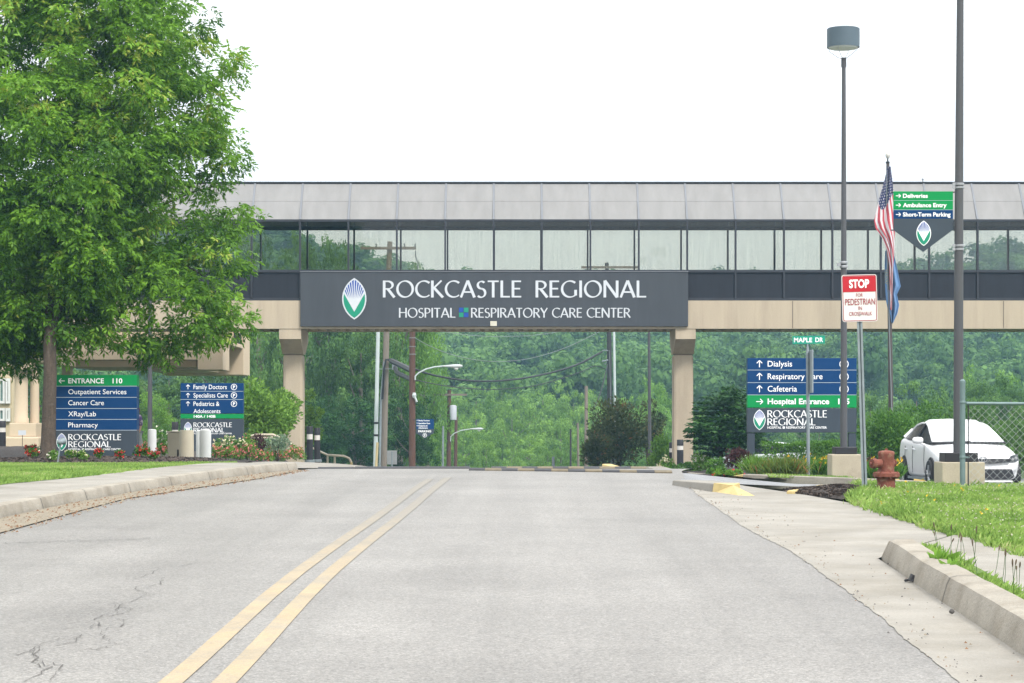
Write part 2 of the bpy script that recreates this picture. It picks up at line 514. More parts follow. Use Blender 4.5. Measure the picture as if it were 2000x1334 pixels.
# left kerb, pavement and gutter grit
KB = [(-5.2, 3), (-5.22, 22.6), (-5.11, 25.3), (-4.8, 28.75), (-4.43, 31.6), (-3.95, 34.5), (-3.52, 36.6)]
def kerb(name, line, h, w, m, side, zf=rz, batter=.03, joint=1.8, r=.03, sub=.45):
    """kerb extruded along a base line; side = +1 body to the right of travel"""
    pts = []
    for a, b in zip(line[:-1], line[1:]):
        L = math.hypot(b[0] - a[0], b[1] - a[1]); n = max(1, int(L / sub))
        for k in range(n): pts.append((a[0] + (b[0] - a[0]) * k / n, a[1] + (b[1] - a[1]) * k / n))
    pts.append(line[-1])
    V, Fs = [], []
    prof = [(0, -.12), (0, 0.0), (batter, h - r), (batter + r * .4, h - r * .25), (batter + r * 1.3, h), (w, h), (w, -.12)]
    k = len(prof)
    rr = np.random.default_rng(3)
    for i, (x, y) in enumerate(pts):
        a = pts[max(i - 1, 0)]; b = pts[min(i + 1, len(pts) - 1)]
        d = Vector((b[0] - a[0], b[1] - a[1], 0)).normalized(); nn = Vector((d.y, -d.x, 0)) * side
        z = float(zf(x, y)); j = rr.normal(0, .003)
        for (u, hh) in prof:
            V.append((x + nn.x * (u + j), y + nn.y * (u + j), z + hh + (rr.normal(0, .0015) if hh > 0 else 0)))
    for i in range(len(pts) - 1):
        for q in range(k - 1):
            Fs.append((i * k + q, i * k + q + 1, (i + 1) * k + q + 1, (i + 1) * k + q))
    Fs.append(tuple(range(k))); Fs.append(tuple((len(pts) - 1) * k + q for q in range(k - 1, -1, -1)))
    mbk = MB(); mbk.add(V, Fs)
    # dark joint lines across the kerb
    acc = 0.7
    for i in range(1, len(pts)):
        acc += math.hypot(pts[i][0] - pts[i - 1][0], pts[i][1] - pts[i - 1][1])
        if joint and acc > joint:
            acc = 0
            for q in range(1, k - 2):
                A = Vector(V[i * k + q]); B = Vector(V[i * k + q + 1])
                d = (Vector(V[(i) * k + q]) - Vector(V[(i - 1) * k + q])).normalized() * .007
                nrm = (B - A).cross(d).normalized() * .003
                if nrm.z < 0 or (abs(nrm.z) < .0005 and nrm.x * side > 0): nrm = -nrm
                mbk.add([A - d + nrm, A + d + nrm, B + d + nrm, B - d + nrm], [(0, 1, 2, 3)], 1)
    return mbk.build(name, [m, M_tar], shade=True)
tag(kerb('kerb', KB, .13, .18, M_kerb, -1), kind='structure')
WALK_R = [(x - .17, y) for x, y in KB]
WALK_L = [(-6.5, 3), (-6.5, 26), (-6.4, 27.8), (-5.85, 30.2), (-5.4, 33.8), (-4.7, 37.3)]
wz = lambda x, y: road_z(y) + .126
strip('pavement', WALK_L, WALK_R, 3, 36.6, 0.0, M_conc, 90, 8, wz)
GR = [(x + .02, y) for x, y in KB]
GRR = [(-4.72, 3), (-4.66, 24), (-4.62, 26.6), (-4.22, 29.3), (-3.68, 32.7), (-3.38, 36.4)]
strip('gutter', GR, GRR, 3, 36.4, 0.012, M_sand, 80, 5, rz)
# pavement expansion joints
mbj = MB()
for y in np.arange(9, 37, 1.6):
    xl = np.interp(y, [p[1] for p in WALK_L], [p[0] for p in WALK_L]); xr = np.interp(y, [p[1] for p in WALK_R], [p[0] for p in WALK_R])
    z = float(road_z(y)) + .131
    mbj.poly([(xl, y - .008, z), (xr, y - .008, z), (xr, y + .008, z), (xl, y + .008, z)])
tag(mbj.build('pavement_joint', M_tar), kind='structure')

# pale drive at the left, past the end of the kerb
strip('driveway', [(-4.9, 38.4), (-5.2, 44), (-5.7, 52), (-5.85, 62), (-5.95, 75)], [(-3.4, 36.8), (-3.45, 40), (-4.1, 48), (-4.4, 75)], 38.4, 75, .015, M_conc, 40, 10,
      lambda x, y: gz(x, y) - sstep(-5.2, -9, x) * 0.0)
# lawn patch left
LAWN_L = [(-24, 3), (-24, 45)]
LAWN_R = [(-6.46, 3), (-6.46, 26), (-6.36, 27.8), (-5.81, 30.2), (-5.36, 33.8), (-4.66, 37.3), (-4.9, 39.5)]
lz = lambda x, y: road_z(y) + .13 - .06 * sstep(29, 37, y) + .10 * sstep(38.2, 42, y)
strip('lawn', LAWN_L, LAWN_R, 3, 39.2, 0.0, M_grassbed, 60, 24, lz)
# mulch bed round the tree and the entrance sign: a low mound
def mulch_bed(name, cx, cy, rx, ry, h, zf, seed=1, n=40, rings=10):
    rg = np.random.default_rng(seed)
    V = [(cx, cy, float(zf(cx, cy)) + h)]; Fs = []
    wob = 1 + .08 * np.sin(np.arange(n) * 2 * math.pi / n * 3 + seed) + .05 * rg.normal(size=n)
    for q in range(1, rings + 1):
        t = q / rings
        for k in range(n):
            a = 2 * math.pi * k / n; x = cx + rx * t * math.cos(a) * wob[k]; y = cy + ry * t * math.sin(a) * wob[k]
            V.append((x, y, float(zf(x, y)) + h * (1 - t ** 2.2) - .03 * (q == rings) + rg.normal(0, .018)))
    for k in range(n): Fs.append((0, 1 + k, 1 + (k + 1) % n))
    for q in range(rings - 1):
        for k in range(n):
            a, b = 1 + q * n + k, 1 + q * n + (k + 1) % n
            Fs.append((a, a + n, b + n, b))
    m_ = MB(); m_.add(V, Fs)
    return tag(m_.build(name, M_mulch, shade=True), kind='structure')
mulch_bed('mulch_bed', -7.65, 41.6, 2.35, 3.7, .03, lambda x, y: lz(x, y) - .005, 2)
mulch_bed('mulch_bed', -9.3, 59, 3.5, 14.5, .04, gz, 4, 60, 24)

# right side: apron, near kerb, pavement, verge
_re = np.random.default_rng(12)
APE = [(float(np.interp(y, [p[1] for p in ROAD_R], [p[0] for p in ROAD_R])) - .04 + _re.normal(0, .005) + .005 * math.sin(y * 3.1), y) for y in np.arange(-5, 32.2, .07)]
strip('gutter_apron', APE, [(2.4, -10), (2.53, 11), (2.85, 17.3), (3.3, 18.5), (3.95, 20), (3.95, 25.4), (3.6, 28), (3.2, 30), (2.9, 32)], -5, 32, .004, M_conc, 600, 10, rz)
NK = [(2.32, 4), (2.40, 8), (2.53, 11), (2.70, 14.5), (2.86, 17.1)]
def near_kerb():
    o = kerb('kerb', NK, .165, .22, M_kerb, 1, rz, .035, 3.4, .045, .25)
    return o
tag(near_kerb(), kind='structure')
m_ = MB()   # sloped end stone of the near kerb
za = float(road_z(17.1)); zb = float(road_z(17.6))
m_.hexa([(2.865, 17.115, za - .05), (3.085, 17.115, za - .05), (3.08, 17.6, zb - .05), (2.90, 17.6, zb - .05),
         (2.90, 17.115, za + .158), (3.083, 17.115, za + .16), (3.05, 17.42, zb + .05), (2.93, 17.42, zb + .03)])
tag(m_.build('kerb_end', M_kerb, bevel=.012), kind='structure')
strip('pavement', [(x + .26, y) for x, y in NK] + [(3.3, 18.2), (3.9, 19.6)], [(4.0, 3), (4.0, 19.6)], 4, 19.6, .035, M_conc, 60, 6, rz)
strip('verge_soil', [(x + .20, y) for x, y in NK], [(x + .52, y) for x, y in NK], 4, 17.0, .06, M_grassbed, 60, 5, rz)
LR = [(4.02, 3), (3.97, 17), (3.90, 25.2), (4.05, 26.6), (4.5, 28), (4.6, 29.5), (4.9, 31.4), (5.1, 32.6)]
rlz = lambda x, y: gz(x, y) + .02 + .05 * sstep(3.9, 4.4, x)
strip('lawn', LR, [(26, 3), (26, 36)], 3, 32.4, 0.0, M_grassbed, 60, 30, rlz)
mulch_bed('mulch_bed', 4.08, 28.5, .58, 1.35, .05, lambda x, y: rlz(x, y), 6, 30, 6)
# side drive and car park
strip('side_drive', [(2.40, 31), (2.44, 32), (2.70, 36), (3.30, 40.6)], [(30, 29.5), (30, 41)], 31.5, 40.6, 0.012, M_drive, 30, 30)
strip('drive_edge', [(3.30, 40.5), (3.72, 46), (4.12, 60)], [(4.4, 40.5), (4.3, 60)], 40.5, 60, .008, M_drive, 20, 4)
strip('parking_lot', [(6.9, 38.5), (7.2, 60)], [(34, 38.5), (34, 60)], 40.2, 60, -.03, M_drive, 30, 30)

def curb_bar(name, pts, w, h, m, tail=None, ztop=None):
    """short raised kerb along pixels-on-ground points [(x, y)], with a painted yellow nose at one end"""
    mb = MB()
    for (a, b, mi, ha, hb) in pts:
        d = Vector((b[0] - a[0], b[1] - a[1], 0)).normalized(); nn = Vector((-d.y, d.x, 0)) * w / 2
        za, zb = float(gz(*a)), float(gz(*b))
        A = Vector((a[0], a[1], 0)); B = Vector((b[0], b[1], 0))
        mb.hexa([(A - nn).to_3d() + Vector((0, 0, za - .1)), (B - nn) + Vector((0, 0, zb - .1)), (B + nn) + Vector((0, 0, zb - .1)), (A + nn) + Vector((0, 0, za - .1)),
                 (A - nn * .86) + Vector((0, 0, za + ha)), (B - nn * .86) + Vector((0, 0, zb + hb)), (B + nn * .86) + Vector((0, 0, zb + hb)), (A + nn * .86) + Vector((0, 0, za + ha))], mi)
    return tag(mb.build(name, [m, M_yelkerb], bevel=.015), kind='structure')
# island nose between apron and side drive
curb_bar('kerb_island', [((2.38, 30.6), (2.74, 28.5), 0, .07, .12)], .40, .12, M_conc)
m_ = MB(); zq = float(road_z(28.4)); zt_ = float(road_z(27.4))
m_.add([(2.56, 28.44, zq - .02), (2.935, 28.52, zq - .02), (2.92, 28.50, zq + .118), (2.585, 28.46, zq + .118), (2.80, 28.1, zq + .10), (2.99, 27.35, zt_ + .004), (2.80, 27.5, zt_ + .004)],
       [(0, 3, 2, 1), (3, 4, 2), (0, 6, 4, 3), (6, 5, 4), (1, 2, 4, 5)])
tag(m_.build('kerb_nose', M_yelkerb), kind='structure')
# kerb of the planting bed, yellow nose at its left
curb_bar('kerb', [((3.95, 42.6), (4.42, 42.1), 1, .0, .16), ((4.425, 42.1), (6.3, 40.3), 0, .16, .16), ((6.305, 40.3), (9.0, 39.2), 0, .16, .14), ((9.005, 39.2), (12.5, 39.0), 0, .14, .12)], .2, .12, M_kerb)
curb_bar('kerb', [((3.55, 50.6), (3.95, 50.2), 1, .0, .12), ((3.955, 50.2), (4.75, 49.4), 0, .12, .12)], .2, .12, M_kerb)
curb_bar('kerb', [((3.50, 27.9), (4.2, 30.1), 1, .06, .08), ((4.2, 30.12), (4.9, 31.6), 0, .08, .08)], .12, .07, M_kerb)
curb_bar('kerb_island', [((2.35, 46.5), (2.9, 45.2), 0, .05, .12), ((2.9, 45.18), (3.45, 44.4), 0, .12, .04)], .5, .12, M_conc)
curb_bar('kerb_island', [((2.2, 52), (2.75, 51.5), 1, .12, .02)], .35, .12, M_conc)
strip('planting_bed', [(4.0, 42.4), (3.8, 50), (3.6, 52)], [(7.3, 40.6), (7.3, 52)], 41.3, 52, .09, M_mulch, 24, 14)
strip('planting_bed', [(3.6, 50.4), (3.5, 74)], [(8.5, 50.4), (10.5, 74)], 51, 74, .06, M_mulch, 30, 10)
strip('planting_bed', [(4.75, 41.9), (4.75, 43)], [(6.1, 40.75), (6.1, 43)], 41.4, 43.2, .12, M_grassbed, 8, 10)
# ------------------------------------------------------------------ skybridge
M_tan = mat('tan_concrete', (0.385, 0.325, 0.245, 1), .85, .10, .9, .15, 40, fine=.05, fscale=25, col2=(.285, .235, .175, 1), thresh=(.50, .78), streak=(2.5, 2.5, .3))
M_tan2 = mat('tan_stucco', (0.50, 0.405, 0.295, 1), .9, .05, .7, .2, 60, fine=.04, fscale=30)
M_dark = mat('dark_metal', (0.016, 0.018, 0.025, 1), .6, .22, 2.5, spec=.2, streak=(2, 1, .2))
M_mull = mat('bronze_mullion', (0.028, 0.031, 0.040, 1), .5, .15, 4, spec=.3)
M_rooft = mat('roof_panel', (0.208, 0.206, 0.205, 1), .6, .11, 1.2, spec=.2, fine=.03, fscale=20, streak=(2.5, 1, .4))
M_roofm = mat('roof_bar', (0.16, 0.17, 0.19, 1), .5, .08, 3)
M_panel = mat('sign_panel_grey', (0.050, 0.056, 0.066, 1), .6, .12, 1.5, spec=.2, fine=.06, fscale=40, streak=(2, 1, .3))

def glass_mat():
    m = bpy.data.materials.new('tinted_glass'); m.use_nodes = True
    n, l = m.node_tree.nodes, m.node_tree.links
    b = n['Principled BSDF']; out = n['Material Output']
    b.inputs['Base Color'].default_value = (.02, .03, .03, 1); b.inputs['Roughness'].default_value = .03
    tr = n.new('ShaderNodeBsdfTransparent')
    t = n.new('ShaderNodeTexCoord'); mp = n.new('ShaderNodeMapping'); mp.inputs['Scale'].default_value = (7, 1, .35)
    l.new(t.outputs['Object'], mp.inputs['Vector'])
    z = n.new('ShaderNodeTexNoise'); z.inputs['Scale'].default_value = 2; z.inputs['Detail'].default_value = 4
    l.new(mp.outputs[0], z.inputs['Vector'])
    r = n.new('ShaderNodeValToRGB')
    r.color_ramp.elements[0].position = .3; r.color_ramp.elements[0].color = (.84, .84, .805, 1)
    r.color_ramp.elements[1].position = .7; r.color_ramp.elements[1].color = (.875, .873, .835, 1)
    l.new(z.outputs['Fac'], r.inputs['Fac']); l.new(r.outputs['Color'], tr.inputs['Color'])
    g = n.new('ShaderNodeBsdfGlossy'); g.inputs['Roughness'].default_value = .02
    g.inputs['Color'].default_value = (.9, .95, 1, 1)
    ms = n.new('ShaderNodeMixShader'); ms.inputs['Fac'].default_value = .025
    l.new(tr.outputs[0], ms.inputs[1]); l.new(g.outputs[0], ms.inputs[2])
    l.new(ms.outputs[0], out.inputs['Surface'])
    return m
M_glass = glass_mat()
BD = 70.0
bx = lambda px: PX(px, BD)
bz = lambda py: PZ(py, BD)
X0, X1 = bx(-60), bx(2420)
BW = 2.6
br = thing('skybridge', 'long glazed pedestrian bridge of tan concrete and dark panels spanning the road', 'bridge', (bx(965), BD, float(road_z(BD))))
mb = MB()
mb.box((X0, BD, bz(642)), (X1, BD + .28, bz(587)))
mb.build('beam', M_tan, br)
mb = MB(); mb.box((X0, BD + BW - .28, bz(642)), (X1, BD + BW, bz(587))); mb.build('beam', M_tan, br)
mb = MB()
mb.box((X0, BD + .285, bz(641) + .14), (X1, BD + BW - .285, bz(625)))
for k in range(int((X1 - X0) / .31)):
    x = X0 + .1 + k * .31
    mb.hexa([(x, BD + .29, bz(641) + .01), (x + .13, BD + .29, bz(641) + .01), (x + .13, BD + BW - .29, bz(641) + .01), (x, BD + BW - .29, bz(641) + .01),
             (x - .03, BD + .29, bz(641) + .138), (x + .16, BD + .29, bz(641) + .138), (x + .16, BD + BW - .29, bz(641) + .138), (x - .03, BD + BW - .29, bz(641) + .138)])
mb.build('deck', M_tan, br)
# joints in the beam
mb = MB()
for px in (120, 300, 1548, 1960, 2200):
    mb.box((bx(px) - .015, BD - .004, bz(641)), (bx(px) + .015, BD - .001, bz(588)))
mb.build('beam_joint', mat('joint', (.16, .13, .10, 1), .9), br)
# floor and inner spandrels
mb = MB(); mb.box((X0, BD + .2, bz(600)), (X1, BD + BW - .2, bz(540))); mb.build('floor', M_dark, br)
ks = list(range(-6, 21))
MX = [491.3 + 94.55 * k for k in ks]
ridge_y0, ridge_y1 = BD + .98, BD + BW - .98
zE, zR = bz(430), PZ(359.5, ridge_y0)
for side in (0, 1):
    yf = BD if side == 0 else BD + BW
    s_ = 1 if side == 0 else -1
    zh = bz(432) if side == 0 else PZ(450, BD + BW)
    mb = MB(); mb.box((X0, min(yf, yf + .1 * s_), bz(587) + .003), (X1, max(yf, yf + .1 * s_), bz(586) + .07)); mb.build('base_rail', M_mull, br)
    for a, b in zip(MX[:-1], MX[1:]):
        mb = MB(); mb.box((bx(a) + .03, min(yf + .03 * s_, yf + .08 * s_), bz(586) + .07), (bx(b) - .03, max(yf + .03 * s_, yf + .08 * s_), bz(532)))
        mb.build('spandrel', M_dark, br)
        mb = MB(); mb.box((bx(a) + .035, min(yf + .05 * s_, yf + .056 * s_), bz(527)), (bx(b) - .035, max(yf + .05 * s_, yf + .056 * s_), zh))
        mb.build('window_pane', M_glass, br)
        # two roof panels per bay
        ye, yr = (yf + .02 * s_), (ridge_y0 if side == 0 else ridge_y1)
        ym = (ye + yr) / 2; zm = zE + (zR - zE) * .52
        for (ya, z_a, yb, z_b) in ((ye, zE, ym, zm - .007), (ym, zm + .007, yr, zR)):
            mb = MB()
            xa, xb = bx(a) + .03, bx(b) - .03
            mb.hexa([(xa, ya, z_a - .04), (xb, ya, z_a - .04), (xb, yb, z_b - .04), (xa, yb, z_b - .04), (xa, ya, z_a), (xb, ya, z_a), (xb, yb, z_b), (xa, yb, z_b)])
            mb.build('roof_panel', M_rooft, br)
    mb = MB(); mb.box((X0, min(yf - .02 * s_, yf + .1 * s_), bz(532)), (X1, max(yf - .02 * s_, yf + .1 * s_), bz(527))); mb.build('window_sill', M_mull, br)
    if side == 0:
        mb = MB(); mb.box((X0, yf - .03, bz(433)), (X1, yf + .12, bz(428.5))); mb.build('eave', M_mull, br)
    else:
        mb = MB(); mb.box((X0, yf - .12, zh), (X1, yf + .0, bz(428.5))); mb.build('header', M_dark, br)
    for a in MX:
        mb = MB()
        x = bx(a)
        mb.box((x - .028, min(yf - .03 * s_, yf + .1 * s_), bz(586) + .072), (x + .028, max(yf - .03 * s_, yf + .1 * s_), bz(433) if side == 0 else zh))
        mb.build('mullion', M_mull, br)
        mb = MB()
        ye, yr = (yf - .01 * s_), (ridge_y0 if side == 0 else ridge_y1)
        mb.hexa([(x - .028, ye, zE - .03), (x + .028, ye, zE - .03), (x + .028, yr, zR - .03), (x - .028, yr, zR - .03),
                 (x - .028, ye, zE + .035), (x + .028, ye, zE + .035), (x + .028, yr, zR + .03), (x - .028, yr, zR + .03)])
        mb.build('rafter', M_roofm, br)
mb = MB(); mb.box((X0, ridge_y0 - .02, zR + .035), (X1, ridge_y1 + .02, zR + .075)); mb.box((X0, ridge_y0 + .02, zR - .05), (X1, ridge_y1 - .02, zR + .03)); mb.build('ridge_cap', M_mull, br)
# a small light fitting on the roof ridge
mb = MB(); mb.tube([(bx(1816), BD + 1.2, zR + .076), (bx(1816), BD + 1.2, zR + .14)], .012, 6); mb.lathe([(.03, 0), (.04, .03), (.01, .07)], (bx(1816), BD + 1.2, zR + .14), 10); mb.build('roof_vent', M_roofm, br)
# columns with tapering heads that run the depth of the bridge
for (pa, pb) in ((545, 587.5), (1319.5, 1359), (-230, -190), (2110, 2150)):
    xa, xb = bx(pa), bx(pb); xm = (xa + xb) / 2; zt = bz(641); zc = bz(662)
    yc = BD + BW * .5; hw = .33; zb_ = bz(690)
    mb = MB()
    y0, y1 = BD + .02, BD + BW - .02
    mb.box((xa, y0, zc), (xb, y1, zt - .003))
    mb.hexa([(xm - hw, yc - .36, zb_), (xm + hw, yc - .36, zb_), (xm + hw, yc + .36, zb_), (xm - hw, yc + .36, zb_),
             (xa, y0, zc), (xb, y0, zc), (xb, y1, zc), (xa, y1, zc)])
    c = mb.build('column', M_tan, br)
    mb = MB(); zg = float(gz(xm, yc)) - .4
    ang = [math.pi / 8 + k * math.pi / 4 for k in range(8)]
    mb.box((xm - hw * .97, yc - .35, zg), (xm + hw * .97, yc + .35, zb_ - .002))
    mb.build('shaft', M_tan, c, bevel=.09)
# ------------------------------------------------------------------ lettering
_fontcache = {}
def text_mesh(body, bold=0.0):
    key = (body, bold)
    if key in _fontcache: return _fontcache[key]
    cu = bpy.data.curves.new('lettering', 'FONT'); cu.body = body; cu.resolution_u = 4; cu.offset = bold
    ob = bpy.data.objects.new('lettering', cu); COL.objects.link(ob)
    dg = bpy.context.evaluated_depsgraph_get(); dg.update()
    ev = ob.evaluated_get(dg); me = ev.to_mesh()
    vs = [tuple(v.co) for v in me.vertices]; fs = [tuple(p.vertices) for p in me.polygons]
    ev.to_mesh_clear()
    bpy.data.objects.remove(ob); bpy.data.curves.remove(cu)
    _fontcache[key] = (vs, fs)
    return vs, fs

def _arc(cx, cy, rx, ry, a0, a1, n=14):
    return [(cx + rx * math.cos(R(a0 + (a1 - a0) * k / n)), cy + ry * math.sin(R(a0 + (a1 - a0) * k / n))) for k in range(n + 1)]
# flared humanist capitals: strokes on a unit cap height, with advance width
GL = {
 'R': (.70, [[(.10, 0), (.10, 1)], [(.10, .955), (.30, .955)] + _arc(.30, .73, .26, .225, 90, -90) + [(.10, .505)], [(.30, .50), (.66, 0)]]),
 'O': (.98, [_arc(.49, .5, .42, .475, 90, 450, 30)]),
 'C': (.80, [_arc(.50, .5, .43, .475, 48, 312, 24)]),
 'K': (.72, [[(.10, 0), (.10, 1)], [(.60, 1), (.14, .52)], [(.20, .56), (.68, 0)]]),
 'A': (.82, [[(.41, 1), (.04, 0)], [(.41, 1), (.78, 0)], [(.16, .32), (.66, .32)]]),
 'S': (.56, [_arc(.29, .735, .20, .215, 40, 270, 12) + _arc(.27, .265, .225, .255, 90, -140, 14)]),
 'T': (.64, [[(.32, 0), (.32, 1)], [(.02, .955), (.62, .955)]]),
 'L': (.56, [[(.10, 0), (.10, 1)], [(.10, .045), (.54, .045)]]),
 'E': (.58, [[(.10, 0), (.10, 1)], [(.10, .955), (.54, .955)], [(.10, .52), (.49, .52)], [(.10, .045), (.55, .045)]]),
 'G': (.90, [_arc(.50, .5, .43, .475, 50, 318, 24), [(.80, .12), (.80, .45)]]),
 'I': (.24, [[(.12, 0), (.12, 1)]]),
 'N': (.86, [[(.10, 0), (.10, 1)], [(.10, 1), (.76, 0)], [(.76, 0), (.76, 1)]]),
 'H': (.82, [[(.10, 0), (.10, 1)], [(.72, 0), (.72, 1)], [(.10, .52), (.72, .52)]]),
 'P': (.60, [[(.10, 0), (.10, 1)], [(.10, .955), (.28, .955)] + _arc(.28, .71, .26, .245, 90, -90) + [(.10, .465)]]),
 'Y': (.70, [[(.35, 0), (.35, .45)], [(.03, 1), (.35, .45)], [(.67, 1), (.35, .45)]]),
 ' ': (.34, []),
}
def glyphs(body, thin=.062, thick=.135, track=.05):
    vs, fs = [], []; x = 0
    for ch in body:
        adv, strokes = GL[ch]
        for si, st in enumerate(strokes):
            n = len(st); closed = n > 20 and math.hypot(st[0][0] - st[-1][0], st[0][1] - st[-1][1]) < 1e-6
            o = len(vs)
            for i, (px, py) in enumerate(st):
                a = st[i - 1] if i > 0 else (st[-2] if closed else st[i]); b = st[i + 1] if i < n - 1 else (st[1] if closed else st[i])
                dx, dy = b[0] - a[0], b[1] - a[1]; L = math.hypot(dx, dy) or 1
                th = math.atan2(dy, dx)
                w = thin + (thick - thin) * abs(math.sin(th - R(22))) ** 1.3
                if not closed and n == 2: w *= 1.12
                nx_, ny_ = -dy / L, dx / L
                z = .003 * si
                vs.append((x + px + nx_ * w / 2, py + ny_ * w / 2, z)); vs.append((x + px - nx_ * w / 2, py - ny_ * w / 2, z))
            for i in range(n - 1):
                fs.append((o + 2 * i, o + 2 * i + 1, o + 2 * i + 3, o + 2 * i + 2))
        x += adv + track
    return vs, fs

class Board:
    """things drawn on the face of an upright sign that faces the road, in photo pixels at its distance"""
    def __init__(s, D): s.D = D
    def pt(s, px, py, o=0): 
        p = P(px, py, s.D); p.y -= o; return p
    def text(s, mb, body, x0, x1, ytop, ybase, o=.006, bold=.0, mi=0, font='sans'):
        vs, fs = text_mesh(body, bold) if font == 'sans' else glyphs(body)
        if font == 'sans':
            hv, _ = text_mesh('H', bold); cap = max(v[1] for v in hv); base = min(v[1] for v in hv)
        else: cap, base = 1.0, 0.0
        mnx = min(v[0] for v in vs); mxx = max(v[0] for v in vs)
        sx = (x1 - x0) / (mxx - mnx); sy = (ybase - ytop) / (cap - base)
        mb.add([s.pt(x0 + (v[0] - mnx) * sx, ybase - (v[1] - base) * sy, o + (v[2] if font != 'sans' else 0)) for v in vs], fs, mi)
    def rect(s, mb, x0, y0, x1, y1, o=.006, mi=0):
        mb.poly([s.pt(x0, y1, o), s.pt(x1, y1, o), s.pt(x1, y0, o), s.pt(x0, y0, o)], mi)
    def slab(s, mb, x0, y0, x1, y1, t, o=0.0, mi=0):
        a = s.pt(x0, y1, o); b = s.pt(x1, y0, o); mb.box((a.x, a.y, a.z), (b.x, a.y + t, b.z), mi)
    def line(s, mb, x0, y0, x1, y1, w, o=.006, mi=0):
        dx, dy = x1 - x0, y1 - y0; L = math.hypot(dx, dy); nx_, ny_ = -dy / L * w / 2, dx / L * w / 2
        mb.poly([s.pt(x0 + nx_, y0 + ny_, o), s.pt(x1 + nx_, y1 + ny_, o), s.pt(x1 - nx_, y1 - ny_, o), s.pt(x0 - nx_, y0 - ny_, o)], mi)
    def ring(s, mb, cx, cy, r, w, o=.006, mi=0, n=28):
        vs = []
        for k in range(n):
            a = 2 * math.pi * k / n
            vs += [s.pt(cx + r * math.cos(a), cy + r * math.sin(a), o), s.pt(cx + (r - w) * math.cos(a), cy + (r - w) * math.sin(a), o)]
        mb.add(vs, [(2 * k, 2 * k + 1, (2 * k + 3) % (2 * n), (2 * k + 2) % (2 * n)) for k in range(n)], mi)
    def arrow(s, mb, cx, cy, h, d, w, o=.006):
        ux, uy = {'up': (0, -1), 'right': (1, 0), 'left': (-1, 0)}[d]; vx, vy = -uy, ux
        tx, ty = cx + ux * h, cy + uy * h
        s.line(mb, cx - ux * h, cy - uy * h, tx - ux * w * .3, ty - uy * w * .3, w, o)
        for q in (1, -1):
            s.line(mb, tx, ty, tx - ux * h * .8 + vx * h * .8 * q, ty - uy * h * .8 + vy * h * .8 * q, w, o + .001 * (q + 2))
    def parking(s, mb, cx, cy, r, w):
        s.ring(mb, cx, cy, r, w)
        s.text(mb, 'P', cx - r * .34, cx + r * .40, cy - r * .5, cy + r * .55, .006, .03)

M_white = mat('sign_white', (0.80, 0.82, 0.84, 1), .5, .03, 4)
M_lettergrey = mat('letter_white', (0.50, 0.53, 0.57, 1), .5, .05, 3)
M_blue = mat('sign_blue', (0.001, 0.036, 0.125, 1), .5, .05, 2, spec=.15)
M_green = mat('sign_green', (0.002, 0.225, 0.060, 1), .5, .05, 2, spec=.15)
M_slate = mat('sign_slate', (0.045, 0.058, 0.075, 1), .5, .05, 2, spec=.15)
M_emblue = mat('emblem_blue', (0.006, 0.05, 0.28, 1), .45, .05, 2)
M_emgreen = mat('emblem_green', (0.005, 0.22, 0.13, 1), .45, .05, 2)
M_line = mat('sign_line', (0.35, 0.42, 0.50, 1), .5, .03, 2)

def emblem(b, cx, cy, hh, parent, o=.006, deep=True, white=None):
    """pointed oval: blue top with a fan of white rays, green base cut by a white V"""
    hw = hh * .586
    def ves(h, w, n=14):
        Rr = (h * h + w * w) / (2 * w); a = math.asin(h / Rr)
        right = [((Rr * math.cos(t) - (Rr - w)), Rr * math.sin(t)) for t in np.linspace(a, -a, n)]
        left = [(-x, y) for x, y in right[::-1]][1:-1]
        return right + left          # y up
    def inside_half(y, h, w):
        Rr = (h * h + w * w) / (2 * w)
        return math.sqrt(max(Rr * Rr - y * y, 0)) - (Rr - w)
    q = lambda x, y, oo: b.pt(cx + x, cy - y, oo)
    mb = MB(); mb.poly([q(x, y, o) for x, y in ves(hh, hw)])
    e = mb.build('emblem', white or M_white, parent)
    h, w = hh * .925, hw * .885
    V0 = (0, -hh * .60); vy = hh * .30       # V apex and the height where its arms meet the rim
    vx = inside_half(vy, h, w)
    mb = MB()
    for sg in (1, -1):
        ysr = np.linspace(vy - hh * .06, -h, 12)
        rim = [(sg * inside_half(y, h, w), y) for y in ysr]
        pts = rim + [(0, V0[1] - hh * .03)]
        # arm edge back to the rim
        mb.poly([q(x, y, o + .004) for x, y in (pts if sg > 0 else pts[::-1])])
    mb.build('emblem_green', M_emgreen, e)
    mb = MB()
    C = (0, -hh * .62)
    a0 = math.atan2(vy + hh * .05 - C[1], vx * .98); a1 = math.pi - a0; N = 10
    for k in range(N):
        ta = a0 + (a1 - a0) * (k + .18) / N; tb = a0 + (a1 - a0) * (k + .82) / N; tm = (ta + tb) / 2
        def rim(t):
            lo, hi = 0, 3 * hh
            for _ in range(30):
                m_ = (lo + hi) / 2; x, y = C[0] + m_ * math.cos(t), C[1] + m_ * math.sin(t)
                if abs(y) < h and abs(x) < inside_half(y, h, w): lo = m_
                else: hi = m_
            return (C[0] + lo * math.cos(t), C[1] + lo * math.sin(t))
        A, B, Mm = rim(ta), rim(tb), rim(tm)
        ri = hh * (.60 + .10 * abs(k - 4.5) / 4.5)
        I = (C[0] + ri * math.cos(tm), C[1] + ri * math.sin(tm))
        mb.poly([q(x, y, o + .004) for x, y in (A, Mm, B, I)])
    mb.build('emblem_blue', M_emblue, e)
    return e

